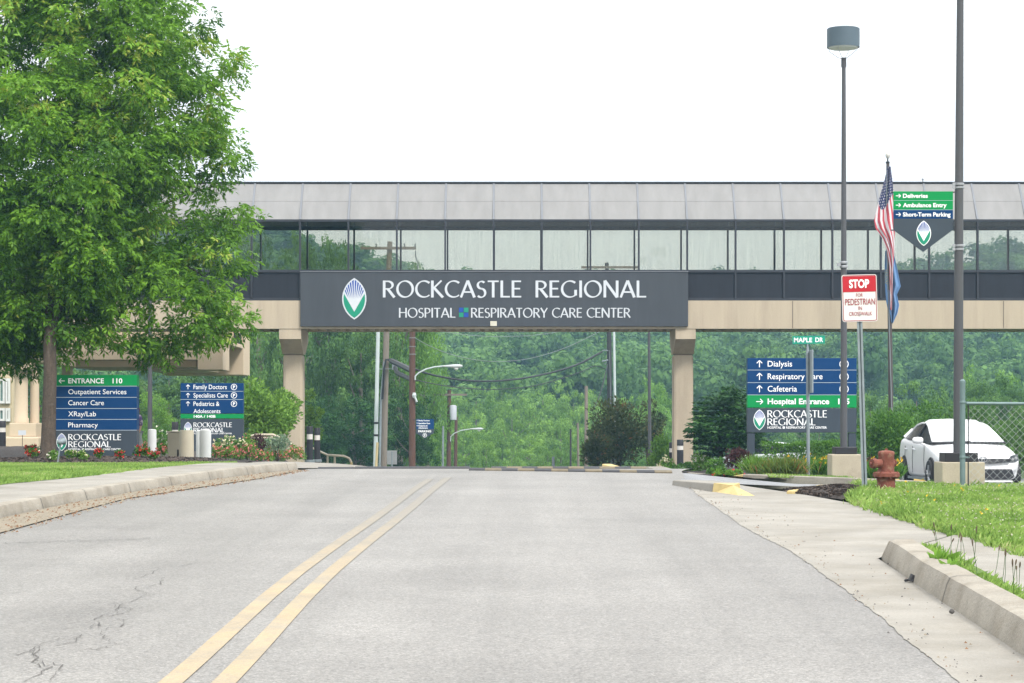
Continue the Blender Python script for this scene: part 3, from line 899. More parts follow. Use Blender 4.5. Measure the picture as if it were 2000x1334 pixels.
def logo_words(b, mb, x0, x1, xr, rows, xs=None):
    (a0, a1), (b0, b1), (c0, c1) = rows
    b.text(mb, 'ROCKCASTLE', x0, x1, a0, a1, font='cap')
    b.text(mb, 'REGIONAL', x0, xr, b0, b1, font='cap')
    w = x1 - x0
    b.text(mb, 'HOSPITAL', x0, x0 + w * .235, c0, c1, bold=.02)
    b.rect(mb, x0 + w * .257, c0, x0 + w * .293, c1)
    b.text(mb, 'RESPIRATORY CARE CENTER', x0 + w * .315, x1, c0, c1, bold=.02)

# ---- big name sign on the bridge
def bridge_sign():
    D = BD - .10
    b = Board(D)
    t = thing('name_sign', 'long grey hospital name sign fixed across the middle of the bridge', 'sign', tuple(P(965, 638, D)))
    mb = MB(); b.slab(mb, 586.5, 531, 1344, 637.5, .095); mb.build('panel', M_panel, t, bevel=.01)
    mb = MB(); b.slab(mb, 586, 529.5, 1344.5, 530.8, .14, .02); mb.build('cap_strip', M_roofm, t)
    mb = MB()
    b.text(mb, 'ROCKCASTLE', 747.8, 1018, 548, 581, .01, font='cap')
    b.text(mb, 'REGIONAL', 1046, 1262, 548, 581, .01, font='cap')
    b.text(mb, 'HOSPITAL', 779.3, 889.5, 601.4, 620.3, .01, font='cap')
    b.text(mb, 'RESPIRATORY CARE CENTER', 920, 1231.8, 601.4, 620.3, .01, font='cap')
    mb.build('lettering', M_lettergrey, t)
    mb = MB()
    b.rect(mb, 896.5, 601, 905.2, 609.8, .01, 0); b.rect(mb, 906, 601, 914.8, 609.8, .01, 1)
    b.rect(mb, 896.5, 610.6, 905.2, 619.4, .01, 1); b.rect(mb, 906, 610.6, 914.8, 619.4, .01, 0)
    mb.build('checker_mark', [M_emblue, M_emgreen], t)
    emblem(b, 692, 583.5, 40.6, t, .01, white=M_lettergrey)
    mb = MB(); b.slab(mb, 957.5, 627.5, 970.5, 637, .08, .06); mb.build('junction_box', mat('box_cream', (.5, .48, .40, 1), .6), t, bevel=.01)
bridge_sign()

# ---- free-standing direction signs
def rows(b, t, x0, x1, specs, depth=.2, edge=True):
    """specs: (y0, y1, material, name, draw(mb))"""
    for (y0, y1, m, name, draw) in specs:
        mb = MB(); b.slab(mb, x0, y0 + .35, x1, y1 - .35, depth)
        p = mb.build(name, m, t, bevel=.006)
        if draw is not None:
            mb = MB(); draw(mb)
            if mb.v: mb.build('lettering', M_white, p)

def entrance_sign():
    D = 42.0; b = Board(D)
    t = thing('direction_sign', 'blue and green entrance 110 monument sign standing in mulch beside the tree trunk', 'sign', tuple(P(187, 888, D)))
    x0, x1 = 107.5, 267
    T = lambda s, a, c, y, w=.0: (lambda mb: b.text(mb, s, a, c, y - 9.4, y, bold=w))
    def head(mb):
        b.text(mb, 'ENTRANCE', 133.5, 203, 739, 748.8, bold=.02); b.text(mb, '110', 220, 239, 739, 748.8, bold=.02)
        b.arrow(mb, 121, 744, 5.6, 'left', 1.5)
    rows(b, t, x0, x1, [(732, 753.7, M_green, 'row_panel', head),
        (754.6, 776, M_blue, 'row_panel', T('Outpatient Services', 133.5, 247, 769.8)),
        (776.2, 797.7, M_blue, 'row_panel', T('Cancer Care', 133.5, 203, 791.3)),
        (798, 819, M_blue, 'row_panel', T('XRay/Lab', 133.5, 187.5, 813)),
        (819.3, 840, M_blue, 'row_panel', T('Pharmacy', 133.5, 191.2, 834.6)),
        (840.4, 899, M_slate, 'base_panel', lambda mb: logo_words(b, mb, 133.5, 236.7, 216.5, ((847.8, 859.6), (862, 873.5), (875.6, 879.2))))], .28)
    mb = MB()
    for y in (754.1, 776, 797.8, 819.1, 840.2): b.slab(mb, x0, y - .5, x1, y + .5, .02, .003)
    mb.build('divider', M_line, t)
    emblem(b, 120.5, 863.3, 17.4, t)
entrance_sign()

def doctors_sign():
    D = 59.0; b = Board(D)
    t = thing('direction_sign', 'blue family doctors parking sign behind the flower bed and beige bollards', 'sign', tuple(P(413, 888, D)))
    x0, x1 = 352.6, 474.7
    def row(s, y, c, two=None):
        def f(mb):
            b.text(mb, s, 378, c, y - 4.4, y + 4.2, bold=.005)
            if two: b.text(mb, two, 378, 430.6, y + 10.3, y + 18.3, bold=.005)
            b.arrow(mb, 367.2, y, 4.4, 'up', 1.2); b.parking(mb, 457, y, 6, 1.1)
        return f
    rows(b, t, x0, x1, [(748, 764, M_blue, 'row_panel', row('Family Doctors', 755.8, 443)),
        (764.4, 780, M_blue, 'row_panel', row('Specialists Care', 772.2, 444.8)),
        (780.4, 808, M_blue, 'row_panel', row('Pediatrics &', 788.6, 428.6, 'Adolescents')),
        (808.4, 817.6, M_green, 'row_panel', lambda mb: b.text(mb, '140A / 140B', 378.5, 421, 810.6, 816, bold=.03)),
        (818, 890, M_slate, 'base_panel', lambda mb: logo_words(b, mb, 378, 453.1, 438, ((825.2, 834.2), (835.6, 844.4), (845.4, 848))))], .25)
    mb = MB()
    for y in (764.2, 780.2): b.slab(mb, x0, y - .4, x1, y + .4, .02, .003)
    mb.build('divider', M_line, t)
    emblem(b, 367.2, 837.2, 13.2, t)
doctors_sign()

def hospital_sign():
    D = 49.0; b = Board(D)
    t = thing('direction_sign', 'wide blue dialysis and cafeteria sign on two grey posts above the hedge', 'sign', (P(1566, 880, D).x, D, float(gz(6.2, D))))
    x0, x1 = 1460, 1673
    def row(s, y, c, d='up', num=None, w=.005):
        def f(mb):
            b.text(mb, s, 1499.3, c, y - 5.6, y + 5.5, bold=w)
            b.arrow(mb, 1483.3, y + .3, 6.6, d, 1.6)
            if num: b.text(mb, num, 1637, 1659, y - 5.6, y + 5.5, bold=w)
            else: b.parking(mb, 1648.4, y + .6, 9, 1.5)
        return f
    rows(b, t, x0, x1, [(699, 722.5, M_blue, 'row_panel', row('Dialysis', 710.4, 1547)),
        (722.9, 747.1, M_blue, 'row_panel', row('Respiratory Care', 735.1, 1606.4)),
        (747.5, 771, M_blue, 'row_panel', row('Cafeteria', 759.3, 1556.5)),
        (771.4, 796.5, M_green, 'row_panel', row('Hospital Entrance', 784, 1619.5, 'right', '115', .025)),
        (796.9, 845.2, M_slate, 'base_panel', lambda mb: logo_words(b, mb, 1498.8, 1614.8, 1592.5, ((801.4, 815.3), (817.2, 830.6), (832.9, 837.3))))], .22)
    mb = MB()
    for y in (722.7, 747.3, 771.2): b.slab(mb, x0, y - .45, x1, y + .45, .02, .003)
    mb.build('divider', M_line, t)
    emblem(b, 1483.3, 819.8, 20.2, t)
    for a, c in ((1460.5, 1474.5), (1658, 1672.5)):
        mb = MB(); p = P(a, 845.5, D); q = P(c, 845.5, D)
        mb.box((p.x, D + .02, float(gz(p.x, D)) - .2), (q.x, D + .2, p.z - .003)); mb.build('post', M_slate, t, bevel=.01)
hospital_sign()
# ------------------------------------------------------------------ poles, posts, small signs
M_pole = mat('pole_bronze', (0.062, 0.063, 0.070, 1), .5, .1, 2, spec=.4, streak=(1, 1, .4))
M_galv = mat('galvanised', (0.20, 0.235, 0.255, 1), .5, .18, 6, metal=.25, spec=.5)
M_steel = mat('clamp_steel', (0.32, 0.33, 0.35, 1), .4, .1, 8, metal=.6)
M_wood = mat('weathered_pole_wood', (0.17, 0.145, 0.12, 1), .9, .25, 5, .3, 30, streak=(6, 6, .5))
M_brownpole = mat('brown_pole_wood', (0.085, 0.042, 0.028, 1), .85, .25, 5, .3, 30, streak=(6, 6, .5))
M_blackpole = mat('black_pole_wood', (0.03, 0.028, 0.03, 1), .8, .2, 5, streak=(6, 6, .5))
M_whitepole = mat('pale_metal_pole', (0.42, 0.47, 0.48, 1), .5, .08, 2)
M_wire = mat('black_cable', (0.018, 0.02, 0.022, 1), .6, .1, 2)
M_wire2 = mat('grey_wire', (0.16, 0.18, 0.19, 1), .5, .1, 2)
M_basec = mat('base_concrete', (0.37, 0.325, 0.25, 1), .9, .10, 3, .3, 50, col2=(.28, .245, .185, 1), thresh=(.55, .75), fine=.07, fscale=40)
M_blk = mat('black_paint', (0.018, 0.018, 0.022, 1), .5, .1, 4)

def lamp_post_drum():
    D = 43.0
    t = thing('lamp_post', 'tall bronze lamp post with round drum lantern on a square concrete base', 'lamp post', tuple(P(1649, 940, D)))
    c = lambda py: P(1648, py, D)
    mb = MB(); a, b = P(1620, 945, D), P(1680, 887, D)
    mb.box((a.x, D - .3, a.z - .15), (b.x, D + .3, b.z)); mb.build('concrete_base', M_basec, t, bevel=.02)
    mb = MB(); a, b = P(1628, 887, D), P(1671, 873, D)
    mb.box((a.x, D - .21, a.z + .002), (b.x, D + .21, b.z)); mb.build('base_plate', M_blk, t, bevel=.01)
    mb = MB(); mb.tube([c(872.8), c(130)], [.07, .038], 16); mb.build('pole', M_pole, t, shade=True)
    mb = MB(); mb.tube([c(131), c(113)], [.052, .05], 12); f = mb.build('fitting', M_pole, t, shade=True)
    top = c(55); bot = c(93); x, z = top.x - .01, bot.z; h = top.z - bot.z
    mb = MB(); mb.lathe([(.30, .012), (.315, 0), (.317, h * .5), (.315, h * .96), (.29, h), (.05, h + .005)], (x, D, z), 36); mb.build('lantern', mat('drum_blue_grey', (.07, .10, .125, 1), .5, .1, 3), t, shade=True)
    mb = MB(); mb.lathe([(.27, -.02), (.29, .0), (.29, .01)], (x, D, z), 32); mb.build('lens', mat('lamp_glass', (.6, .62, .6, 1), .2, .05), t, shade=True)
    mb = MB()
    for k in range(4):
        an = math.pi / 4 + k * math.pi / 2 + .3
        mb.tube([(c(115).x, D, c(116).z), (x + .10 * math.cos(an), D + .1 * math.sin(an), c(112).z), (x + .28 * math.cos(an), D + .28 * math.sin(an), c(99).z), (x + .29 * math.cos(an), D + .29 * math.sin(an), c(94).z)], .006, 6)
    mb.build('cage', M_steel, t)
    mb = MB()
    for py in (513, 521): mb.lathe([(.075, -.025), (.08, 0), (.075, .025)], (c(py).x, D, c(py).z), 14)
    mb.box((c(517).x - .13, D - .06, c(520).z), (c(517).x - .07, D + .0, c(514).z))
    mb.build('clamp', M_steel, t)
lamp_post_drum()

def lamp_post_near():
    D = 31.0
    t = thing('lamp_post', 'thick grey post rising out of the frame behind the chain fence corner', 'lamp post', tuple(P(1873, 958, D)))
    mb = MB(); a, b = P(1832, 966, D), P(1915, 902, D)
    mb.box((a.x, D - .3, a.z - .1), (b.x, D + .3, b.z)); mb.build('concrete_base', M_basec, t, bevel=.012)
    mb = MB(); a, b = P(1840, 901.8, D), P(1904, 884, D)
    mb.box((a.x, D - .22, a.z), (b.x, D + .22, b.z)); mb.build('base_plate', M_blk, t, bevel=.008)
    mb = MB(); mb.tube([P(1871.5, 883.8, D), P(1873, 400, D), P(1877, -260, D)], [.070, .060, .040], 20); mb.build('pole', M_pole, t, shade=True)
    mb = MB(); q = P(1877.5, -262, D); mb.lathe([(.30, .012), (.31, 0), (.315, .27), (.05, .28)], (q.x, D, q.z), 32); mb.build('lantern', _mats['drum_blue_grey'], t, shade=True)
    for py in (360, 366.5, 480, 487):
        mb = MB(); q = P(1873.5, py, D)
        mb.lathe([(.062, -.018), (.07, -.012), (.07, .012), (.062, .018)], (q.x, D, q.z), 16)
        mb.box((q.x - .10, D - .05, q.z - .02), (q.x - .062, D - .02, q.z + .02))
        mb.build('clamp', M_steel, t)
    # hanging direction sign
    D2 = D - .02; b = Board(D2)
    s = thing('hanging_sign', 'green and blue deliveries sign with a pointed foot hanging off the thick grey post', 'sign', tuple(P(1803, 492, D2)))
    def row(sx, c, y, m, y0, y1):
        mb = MB(); b.slab(mb, 1745.4, y0, 1861.3, y1, .03); p = mb.build('row_panel', m, s)
        mb = MB(); b.text(mb, sx, 1763.4, c, y - 4.2, y + 4.0, bold=.025); b.arrow(mb, 1754.2, y, 4.6, 'right', 1.3); mb.build('lettering', M_white, p)
    row('Deliveries', 1811.9, 382.6, M_green, 373.8, 391.2)
    row('Ambulance Entry', 1848.8, 400.8, M_green, 391.9, 409.4)
    row('Short-Term Parking', 1856.4, 419, M_blue, 410.2, 427)
    mb = MB(); b.slab(mb, 1745.4, 391.3, 1861.3, 391.8, .02); b.slab(mb, 1745.4, 409.5, 1861.3, 410.1, .02); mb.build('divider', M_line, s)
    mb = MB(); mb.prism([b.pt(1745.4, 427.2), b.pt(1745.4, 449), b.pt(1803.5, 492), b.pt(1861.3, 449), b.pt(1861.3, 427.2)], (0, .03, 0)); mb.build('base_panel', M_slate, s)
    emblem(b, 1804, 455.7, 24.6, s)
    mb = MB()
    for y in (374.8, 449): mb.tube([b.pt(1740, y, -.035), b.pt(1872, y, -.035)], .008, 8)
    mb.build('bracket', M_blk, s)
lamp_post_near()

def crosswalk_sign():
    D = 27.8; b = Board(D)
    t = thing('traffic_sign', 'red and white stop for pedestrian sign on a galvanised post', 'sign', tuple(P(1686, 968, D)))
    base = P(1690, 970, D); top = P(1678.5, 628, D); top2 = P(1677, 545, D)
    # U-channel post, leaning slightly
    prof = [(-.034, 0), (-.034, .006), (-.014, .008), (-.012, .034), (.012, .034), (.014, .008), (.034, .006), (.034, 0), (.008, .0), (.006, .026), (-.006, .026), (-.008, .0)]
    V, Fs = [], []
    for p in (base - Vector((0, 0, .1)), top2):
        for u, v in prof: V.append((p.x + u, p.y + .012 + v, p.z))
    n = len(prof)
    for k in range(n): Fs.append((k, (k + 1) % n, n + (k + 1) % n, n + k))
    Fs += [tuple(range(n)), tuple(range(2 * n - 1, n - 1, -1))]
    mb = MB(); mb.add(V, Fs)
    mb.build('post', M_galv, t)
    th = R(1.5); cx, cy = 1678.8, 582.3
    def rot(px, py): 
        dx, dy = px - cx, py - cy
        return cx + dx * math.cos(th) + dy * math.sin(th), cy - dx * math.sin(th) + dy * math.cos(th)
    def rr(hw, hh, r, o):
        pts = []
        for sx, sy, a0 in ((1, -1, -90), (1, 1, 0), (-1, 1, 90), (-1, -1, 180)):
            for k in range(6):
                a = R(a0 + 18 * k); pts.append(b.pt(*rot(cx + sx * (hw - r) + r * math.cos(a), cy + sy * (hh - r) + r * math.sin(a)), o))
        return pts
    m_red = mat('sign_red', (.40, .008, .018, 1), .45, .06, 3)
    m_wht = mat('sign_face_white', (.62, .61, .60, 1), .5, .04, 5)
    m_dred = mat('faded_red', (.30, .05, .06, 1), .5, .1, 20)
    mb = MB(); mb.prism(rr(34.3, 46, 4.5, .003), (0, .004, 0)); p = mb.build('plate', m_wht, t)
    # border
    O, I = rr(33.0, 44.7, 3.8, .006), rr(31.6, 43.3, 2.8, .006); n = len(O)
    mb = MB(); mb.add(O + I, [(k, (k + 1) % n, n + (k + 1) % n, n + k) for k in range(n)]); mb.build('border', m_dred, p)
    mb = MB()
    q = [rot(cx - 31.8, cy - 42.8), rot(cx + 31.8, cy - 42.8), rot(cx + 31.8, cy - 12.2), rot(cx - 31.8, cy - 12.2)]
    mb.prism([b.pt(x, y, .007) for x, y in q], (0, .002, 0)); mb.build('stop_band', m_red, p)
    class RB(Board):
        def pt(s, px, py, o=0): return Board.pt(s, *rot(px, py), o)
    rb = RB(D)
    mb = MB(); rb.text(mb, 'STOP', 1658.8, 1698, 545.8, 562.6, .012, .035); mb.build('lettering', M_white, p)
    mb = MB()
    for s, x0, x1, y0, y1 in (('FOR', 1671.9, 1685.3, 573, 579.4), ('PEDESTRIAN', 1650.2, 1708.6, 583.2, 595.4), ('IN', 1675.8, 1683, 598.3, 605.4), ('CROSSWALK', 1657.2, 1702.4, 608.9, 616.3)):
        rb.text(mb, s, x0, x1, y0, y1, .010, .006)
    mb.build('lettering', m_dred, p)
    mb = MB()
    for py in (548, 615): 
        q = b.pt(*rot(1679, py)); mb.lathe([(.006, 0), (.006, .02)], (q.x, q.y - .02, q.z), 8, 'Y')
    mb.build('bolt', M_galv, t)
crosswalk_sign()

def street_sign():
    D = 45.0; b = Board(D)
    t = thing('street_sign', 'green maple drive street sign on a thin grey pole before the blue direction sign', 'street sign', tuple(P(1579, 940, D)))
    mb = MB(); mb.tube([P(1579, 944, D), P(1577.5, 690, D)], .035, 10); mb.build('pole', M_galv, t, shade=True)
    mb = MB(); mb.tube([P(1577.5, 690, D), P(1577.2, 671, D)], [.035, .012], 8); mb.build('bracket', M_galv, t)
    mb = MB(); mb.hexa([b.pt(1548, 672, .012), b.pt(1611, 671, .012), b.pt(1611, 671), b.pt(1548, 672), b.pt(1547.6, 656.5, .012), b.pt(1611, 655.5, .012), b.pt(1611, 655.5), b.pt(1547.6, 656.5)])
    p = mb.build('name_plate', mat('street_green', (.004, .25, .165, 1), .45, .06, 4), t)
    mb = MB(); b.text(mb, 'MAPLE', 1550.6, 1586, 659.6, 668.6, .016, .02); b.text(mb, 'DR', 1592.3, 1607.4, 659.2, 668.2, .016, .02); mb.build('lettering', M_white, p)
    # a second plate seen from its edge
    mb = MB(); a = P(1580.5, 768, D); c = P(1583, 684, D)
    mb.box((a.x, D - .38, a.z), (a.x + .035, D + .38, c.z)); mb.build('edge_on_plate', M_galv, t, bevel=.01)
street_sign()

# ---- bollards
def bollard(name, label, px, D, r, ytop, ybase, m, cap=None, dome=True, group=None):
    q = P(px, ybase, D); h = (ybase - ytop) * D / F
    t = thing(name, label, 'bollard', tuple(q), group)
    mb = MB()
    pr = [(r, -.15), (r, h - r * .45), (r * .93, h - r * .2), (r * .7, h - r * .05), (r * .2, h)] if dome else [(r * 1.02, -.15), (r * .97, h - .02), (r * .9, h)]
    mb.lathe(pr, q, 20); mb.build('post', m, t, shade=True)
    return t, q, h
M_whtp = mat('white_bollard_paint', (0.55, 0.56, 0.56, 1), .55, .08, 4, col2=(.45, .43, .38, 1), thresh=(.6, .8))
M_beige = mat('beige_paint', (0.40, 0.36, 0.275, 1), .65, .10, 3, col2=(.30, .26, .19, 1), thresh=(.58, .8))
bollard('bollard', 'white round bollard just right of the entrance sign', 297, 43, .085, 838, 893, M_whtp)
bollard('bollard', 'white round bollard right of the thick beige one', 401, 45.5, .12, 838, 906, M_whtp)
bollard('bollard', 'white round bollard half hidden at the left edge of its white neighbour', 391, 47, .09, 840, 906, M_whtp)
bollard('bollard', 'thick beige round bollard with a flat top before the doctors sign', 364.5, 44, .145, 840, 907, M_beige, dome=False)
def light_bollard(label, px, D, ytop, ybase, r=.10):
    q = P(px, ybase, D); h = (ybase - ytop) * D / F
    t = thing('light_bollard', label, 'bollard light', tuple(q), 'black bollard lights')
    mb = MB(); mb.lathe([(r, -.2), (r, h * .62)], q, 18); mb.build('post', M_blk, t, shade=True)
    mb = MB(); mb.lathe([(r * .93, h * .621), (r * .93, h * .775)], q, 18); mb.build('lens', mat('bollard_lens', (.55, .53, .50, 1), .4, .1, 20), t, shade=True)
    mb = MB(); mb.lathe([(r, h * .776), (r, h * .985), (r * .92, h)], q, 18); mb.build('cap', M_blk, t, shade=True)
    mb = MB(); mb.lathe([(r * 1.5, -.05), (r * 1.5, .02), (r, .03)], q, 18); mb.build('foot', M_galv, t)
light_bollard('black bollard light next to the left bridge column, the nearer of the pair', 605, 69, 832.5, 900)
light_bollard('black bollard light right behind its twin at the left bridge column', 619.5, 71.5, 835.5, 899)
light_bollard('black bollard light showing its cap above the beige utility box', 342, 56, 824, 893, .085)
light_bollard('black bollard light in front of the right bridge column', 1328.5, 67, 858.5, 912)
light_bollard('black bollard light peeking out left of the right bridge column', 1311.8, 73, 864, 915, .085)
light_bollard('short black bollard light under the round lime bush', 1286, 78, 883, 930)
light_bollard('black bollard light at the left edge of the picture by the stone pedestal', 4, 58, 822, 880)
def utility_box():
    D = 45; a = P(327, 905, D); b = P(352, 845, D)
    t = thing('utility_box', 'beige metal utility cabinet behind the thick beige bollard', 'utility box', (a.x, D, a.z))
    mb = MB(); mb.box((a.x, D, a.z - .1), (b.x, D + .35, b.z)); mb.build('body', M_beige, t, bevel=.015)
    mb = MB(); mb.box((a.x - .01, D - .015, b.z + .002), (b.x + .01, D + .36, b.z + .03)); mb.build('lid', M_beige, t, bevel=.008)
    mb = MB(); mb.box((b.x - .06, D - .012, a.z + .05), (b.x - .03, D - .002, a.z + .28)); mb.build('latch', M_blk, t)
utility_box()

# ---- handrails
M_rail = mat('rail_cream', (0.42, 0.37, 0.28, 1), .5, .1, 4)
def handrails():
    D = 74
    t = thing('handrail', 'low cream tube rail with a yellow end right of the left column', 'handrail', tuple(P(650, 912, D)))
    for o in (0, .5):
        mb = MB(); dx = -6 * o
        mb.tube([(P(560 + dx, 862, D).x, D + o + 3, P(560, 862, D).z), (P(618 + dx, 882, D).x, D + o + 1, P(618, 882, D).z), (P(640 + dx, 889, D).x, D + o, P(640, 889, D).z), (P(672 + dx, 891, D).x, D + o, P(672, 891, D).z), (P(682 + dx, 895, D).x, D + o, P(682, 895, D).z), (P(686.5 + dx, 903, D).x, D + o, P(686, 903, D).z)], .035, 10)
        mb.build('rail', M_rail, t, shade=True)
        mb = MB(); mb.tube([(P(686.5 + dx, 903.2, D).x, D + o, P(686, 903.2, D).z), (P(687 + dx, 918, D).x, D + o, P(686, 920, D).z)], .037, 10); mb.build('rail_end', M_yelkerb, t, shade=True)
        mb = MB()
        for px, py in ((640, 889.5), (654, 890.5)): mb.tube([(P(px + dx, py, D).x, D + o, P(px, py, D).z - .03), (P(px + dx, py, D).x, D + o, P(px, 918, D).z)], .03, 8)
        mb.build('stanchion', M_rail, t)
    D = 64
    t = thing('handrail', 'cream stair handrail behind the shrubs left of the column', 'handrail', tuple(P(510, 900, D)))
    mb = MB()
    mb.tube([P(490, 852, D), P(500, 849, D), P(533, 849, D), P(556, 859, D), P(575, 872, D)], .035, 10)
    mb.build('rail', M_rail, t, shade=True)
    mb = MB(); mb.tube([P(490, 856, D + .3), P(530, 855, D + .3), P(556, 866, D + .3)], .028, 8); mb.build('rail', M_rail, t, shade=True)
    for px, py in ((497, 851), (531, 851)):
        mb = MB(); mb.tube([P(px, py, D), P(px, 900, D)], .03, 8); mb.build('stanchion', M_rail, t)
handrails()

# ---- rubber speed humps across the far road
M_rub = mat('hump_black', (.045, .045, .05, 1), .8, .2, 10)
M_ruby = mat('hump_yellow', (.14, .115, .075, 1), .8, .25, 10)
def hump(label, p0, p1, D0, D1, n, h=.04, w=.35):
    a = Vector((PX(p0, D0), D0, 0)); b = Vector((PX(p1, D1), D1, 0))
    t = thing('speed_hump', label, 'speed hump', (((a + b) / 2).x, (a.y + b.y) / 2, float(road_z((D0 + D1) / 2))))
    for k in range(n):
        p = a.lerp(b, k / n); q = a.lerp(b, (k + .985) / n)
        mb = MB(); vs = []
        for s in (p, q):
            z = max(float(road_z(s.y)), float(gz(s.x, s.y)) if s.x > 2.6 else -9) + .004
            for u, hh in ((-.5, -.05), (-.5, .012), (-.28, h * .85), (0, h), (.28, h * .85), (.5, .012), (.5, -.05)): vs.append((s.x, s.y + u * w, z + hh))
        fs = [(i, i + 1, i + 8, i + 7) for i in range(6)] + [tuple(range(7)), tuple(range(13, 6, -1))]
        mb.add(vs, fs); mb.build('segment', M_ruby if (k % 2 and p0 > 900) else M_rub, t)
hump('long black and yellow speed hump on the right half of the road crest', 916, 1312, 36.6, 35.0, 12)
hump('farther black and yellow speed hump behind the one on the right half', 960, 1262, 40.5, 40, 10)
hump('dark rubber speed hump on the left side of the road crest', 694, 918, 41.5, 40.5, 8, .04)
hump('thin dark strip hump near the left drive entrance', 622, 690, 39.5, 41, 4, .03)

# ---- utility poles and street lights beyond the bridge
def tube_thing(name, label, cat, pts, r, m, group=None, n=10):
    t = thing(name, label, cat, tuple(pts[0]), group)
    mb = MB(); mb.tube(pts, r, n); mb.build('pole', m, t, shade=True)
    return t
D = 106
t = tube_thing('metal_pole', 'pale straight metal pole left of the weathered wooden pole', 'pole', [P(732, 960, D), P(738.5, 645, D), P(741, 560, D)], [.11, .09, .08], M_whitepole)
mb = MB()
for py in (826, 850): mb.lathe([(.11, -.05), (.12, 0), (.11, .05)], P(734.5, py, D), 12)
mb.build('band', M_blk, t)
t = thing('guy_guard', 'short yellow guard tube leaning at the foot of the pale metal pole', 'guy wire guard', tuple(P(733, 925, D - 1)))
mb = MB(); mb.tube([P(734, 925, D - 1), P(737, 864, D - 1)], .06, 8); mb.build('tube', mat('guard_yellow', (.45, .36, .2, 1), .6), t)
D = 108
t = tube_thing('utility_pole', 'weathered grey wooden utility pole with crossarm seen through the bridge glass', 'utility pole', [P(748, 960, D), P(755, 640, D), P(761.5, 472, D)], [.17, .15, .13], M_wood)
mb = MB(); a = P(704, 484, D - .25); mb.box((a.x, D - .27, a.z - .08), (P(813, 484, D).x, D - .14, a.z + .05)); c = mb.build('crossarm', M_wood, t)
for px in (708, 735, 790, 811):
    mb = MB(); q = P(px, 483, D - .2); mb.lathe([(.02, 0), (.05, .06), (.03, .1), (.05, .14), (.01, .2)], q, 8); mb.build('insulator', M_wire2, c)
mb = MB(); q = P(812, 490, D - .2); mb.tube([q, q - Vector((.02, 0, .25)), q - Vector((-.12, 0, .6)), q - Vector((-.08, 0, 1.1))], .035, 6); mb.build('jumper', M_wire2, t)
mb = MB(); mb.tube([P(741, 925, D - .3), P(744, 780, D - .3), P(751, 706, D - .3)], .055, 8); mb.build('conduit', M_galv, t)
mb = MB(); mb.tube([P(747, 780, D - .35), P(750, 720, D - .35), P(754, 702, D - .35), P(765, 702, D - .3), P(775, 708, D)], .05, 8); mb.build('cable_loop', M_wire, t)
mb = MB(); mb.tube([P(740, 721, D - .2), P(772, 720, D - .2)], .02, 6); q = P(770, 716, D - .2); mb.box((q.x - .1, D - .35, q.z - .15), (q.x + .12, D - .05, q.z + .1)); mb.build('bracket', M_galv, t)
D = 100
t = tube_thing('utility_pole', 'brown wooden utility pole carrying a curved lamp arm behind the bridge', 'utility pole', [P(805, 960, D), P(805.5, 560, D)], [.16, .13], M_brownpole)
mb = MB()
for py in (660, 677, 692): mb.lathe([(.152, -.02), (.158, 0), (.152, .02)], P(805.5, py, D), 12)
mb.build('wire_band', M_wire2, t)
mb = MB(); q = P(809, 772, D - .2); mb.lathe([(.06, -.12), (.1, 0), (.06, .12)], q, 8); mb.tube([q, q + Vector((.12, 0, -.3))], .05, 6); mb.build('meter', M_whitepole, t)
def lamp_arm(label, D, pts, head, s=1.0):
    t = thing('street_light', label, 'street light', tuple(P(*pts[0], D)))
    mb = MB(); mb.tube([P(x, y, D - .2) for x, y in pts], .032 * s, 8); mb.build('arm', M_whitepole, t, shade=True)
    q = P(*head, D - .2)
    mb = MB(); vs = [(-.45, .035), (-.2, .07), (.1, .12), (.33, .115), (.42, .06), (.45, .01)]
    n = 14; V, Fs = [], []
    for u, r in vs:
        for k in range(n):
            an = 2 * math.pi * k / n; V.append((q.x + u * s, q.y + r * 1.15 * s * math.cos(an), q.z + r * .62 * s * math.sin(an) + (.02 * s if math.sin(an) > 0 else 0)))
    for i in range(len(vs) - 1):
        for k in range(n): Fs.append((i * n + k, i * n + (k + 1) % n, (i + 1) * n + (k + 1) % n, (i + 1) * n + k))
    Fs += [tuple(range(n)), tuple((len(vs) - 1) * n + k for k in range(n))]
    mb.add(V, Fs); mb.build('lamp_head', mat('lamp_head_grey', (.40, .42, .43, 1), .4, .06), t, shade=True)
    mb = MB(); mb.lathe([(.11 * s, -.01), (.09 * s, -.08 * s), (.03 * s, -.12 * s)], q + Vector((.16 * s, 0, -.05 * s)), 14); mb.build('lens', _mats['lamp_glass'], t, shade=True)
lamp_arm('curved white lamp arm on the brown utility pole, the upper of the two', 100, [(811, 742), (811, 735), (818, 728), (832, 721), (850, 716.5), (868, 715)], (884, 715.5), 1.0)
lamp_arm('curved lamp arm low on the dark pole with the transformer', 140, [(880, 862), (880, 853), (888, 846), (900, 841), (915, 838.5), (922, 838)], (931, 838), .95)
D = 140
t = tube_thing('utility_pole', 'dark wooden pole carrying a pale transformer in the valley', 'utility pole', [P(876, 950, D), P(877.5, 762, D)], [.16, .12], M_brownpole)
mb = MB(); q = P(885, 806, D - .3); mb.lathe([(.2, -.46), (.22, -.44), (.22, .40), (.18, .46), (.05, .48)], q, 16); mb.build('transformer', mat('transformer_grey', (.36, .38, .42, 1), .5, .08), t, shade=True)
mb = MB(); a = P(845, 771, D); mb.box((a.x, D - .2, a.z - .06), (P(912, 771, D).x, D - .08, a.z + .06)); mb.build('crossarm', M_wood, t)
tube_thing('utility_pole', 'thin reddish wooden pole right of the transformer pole', 'utility pole', [P(889, 950, 145), P(891, 812, 145)], [.13, .1], M_brownpole)
tube_thing('metal_pole', 'short thin grey pole left of the transformer pole', 'pole', [P(864.5, 950, 135), P(865.5, 832, 135)], [.07, .06], M_galv)
D = 130
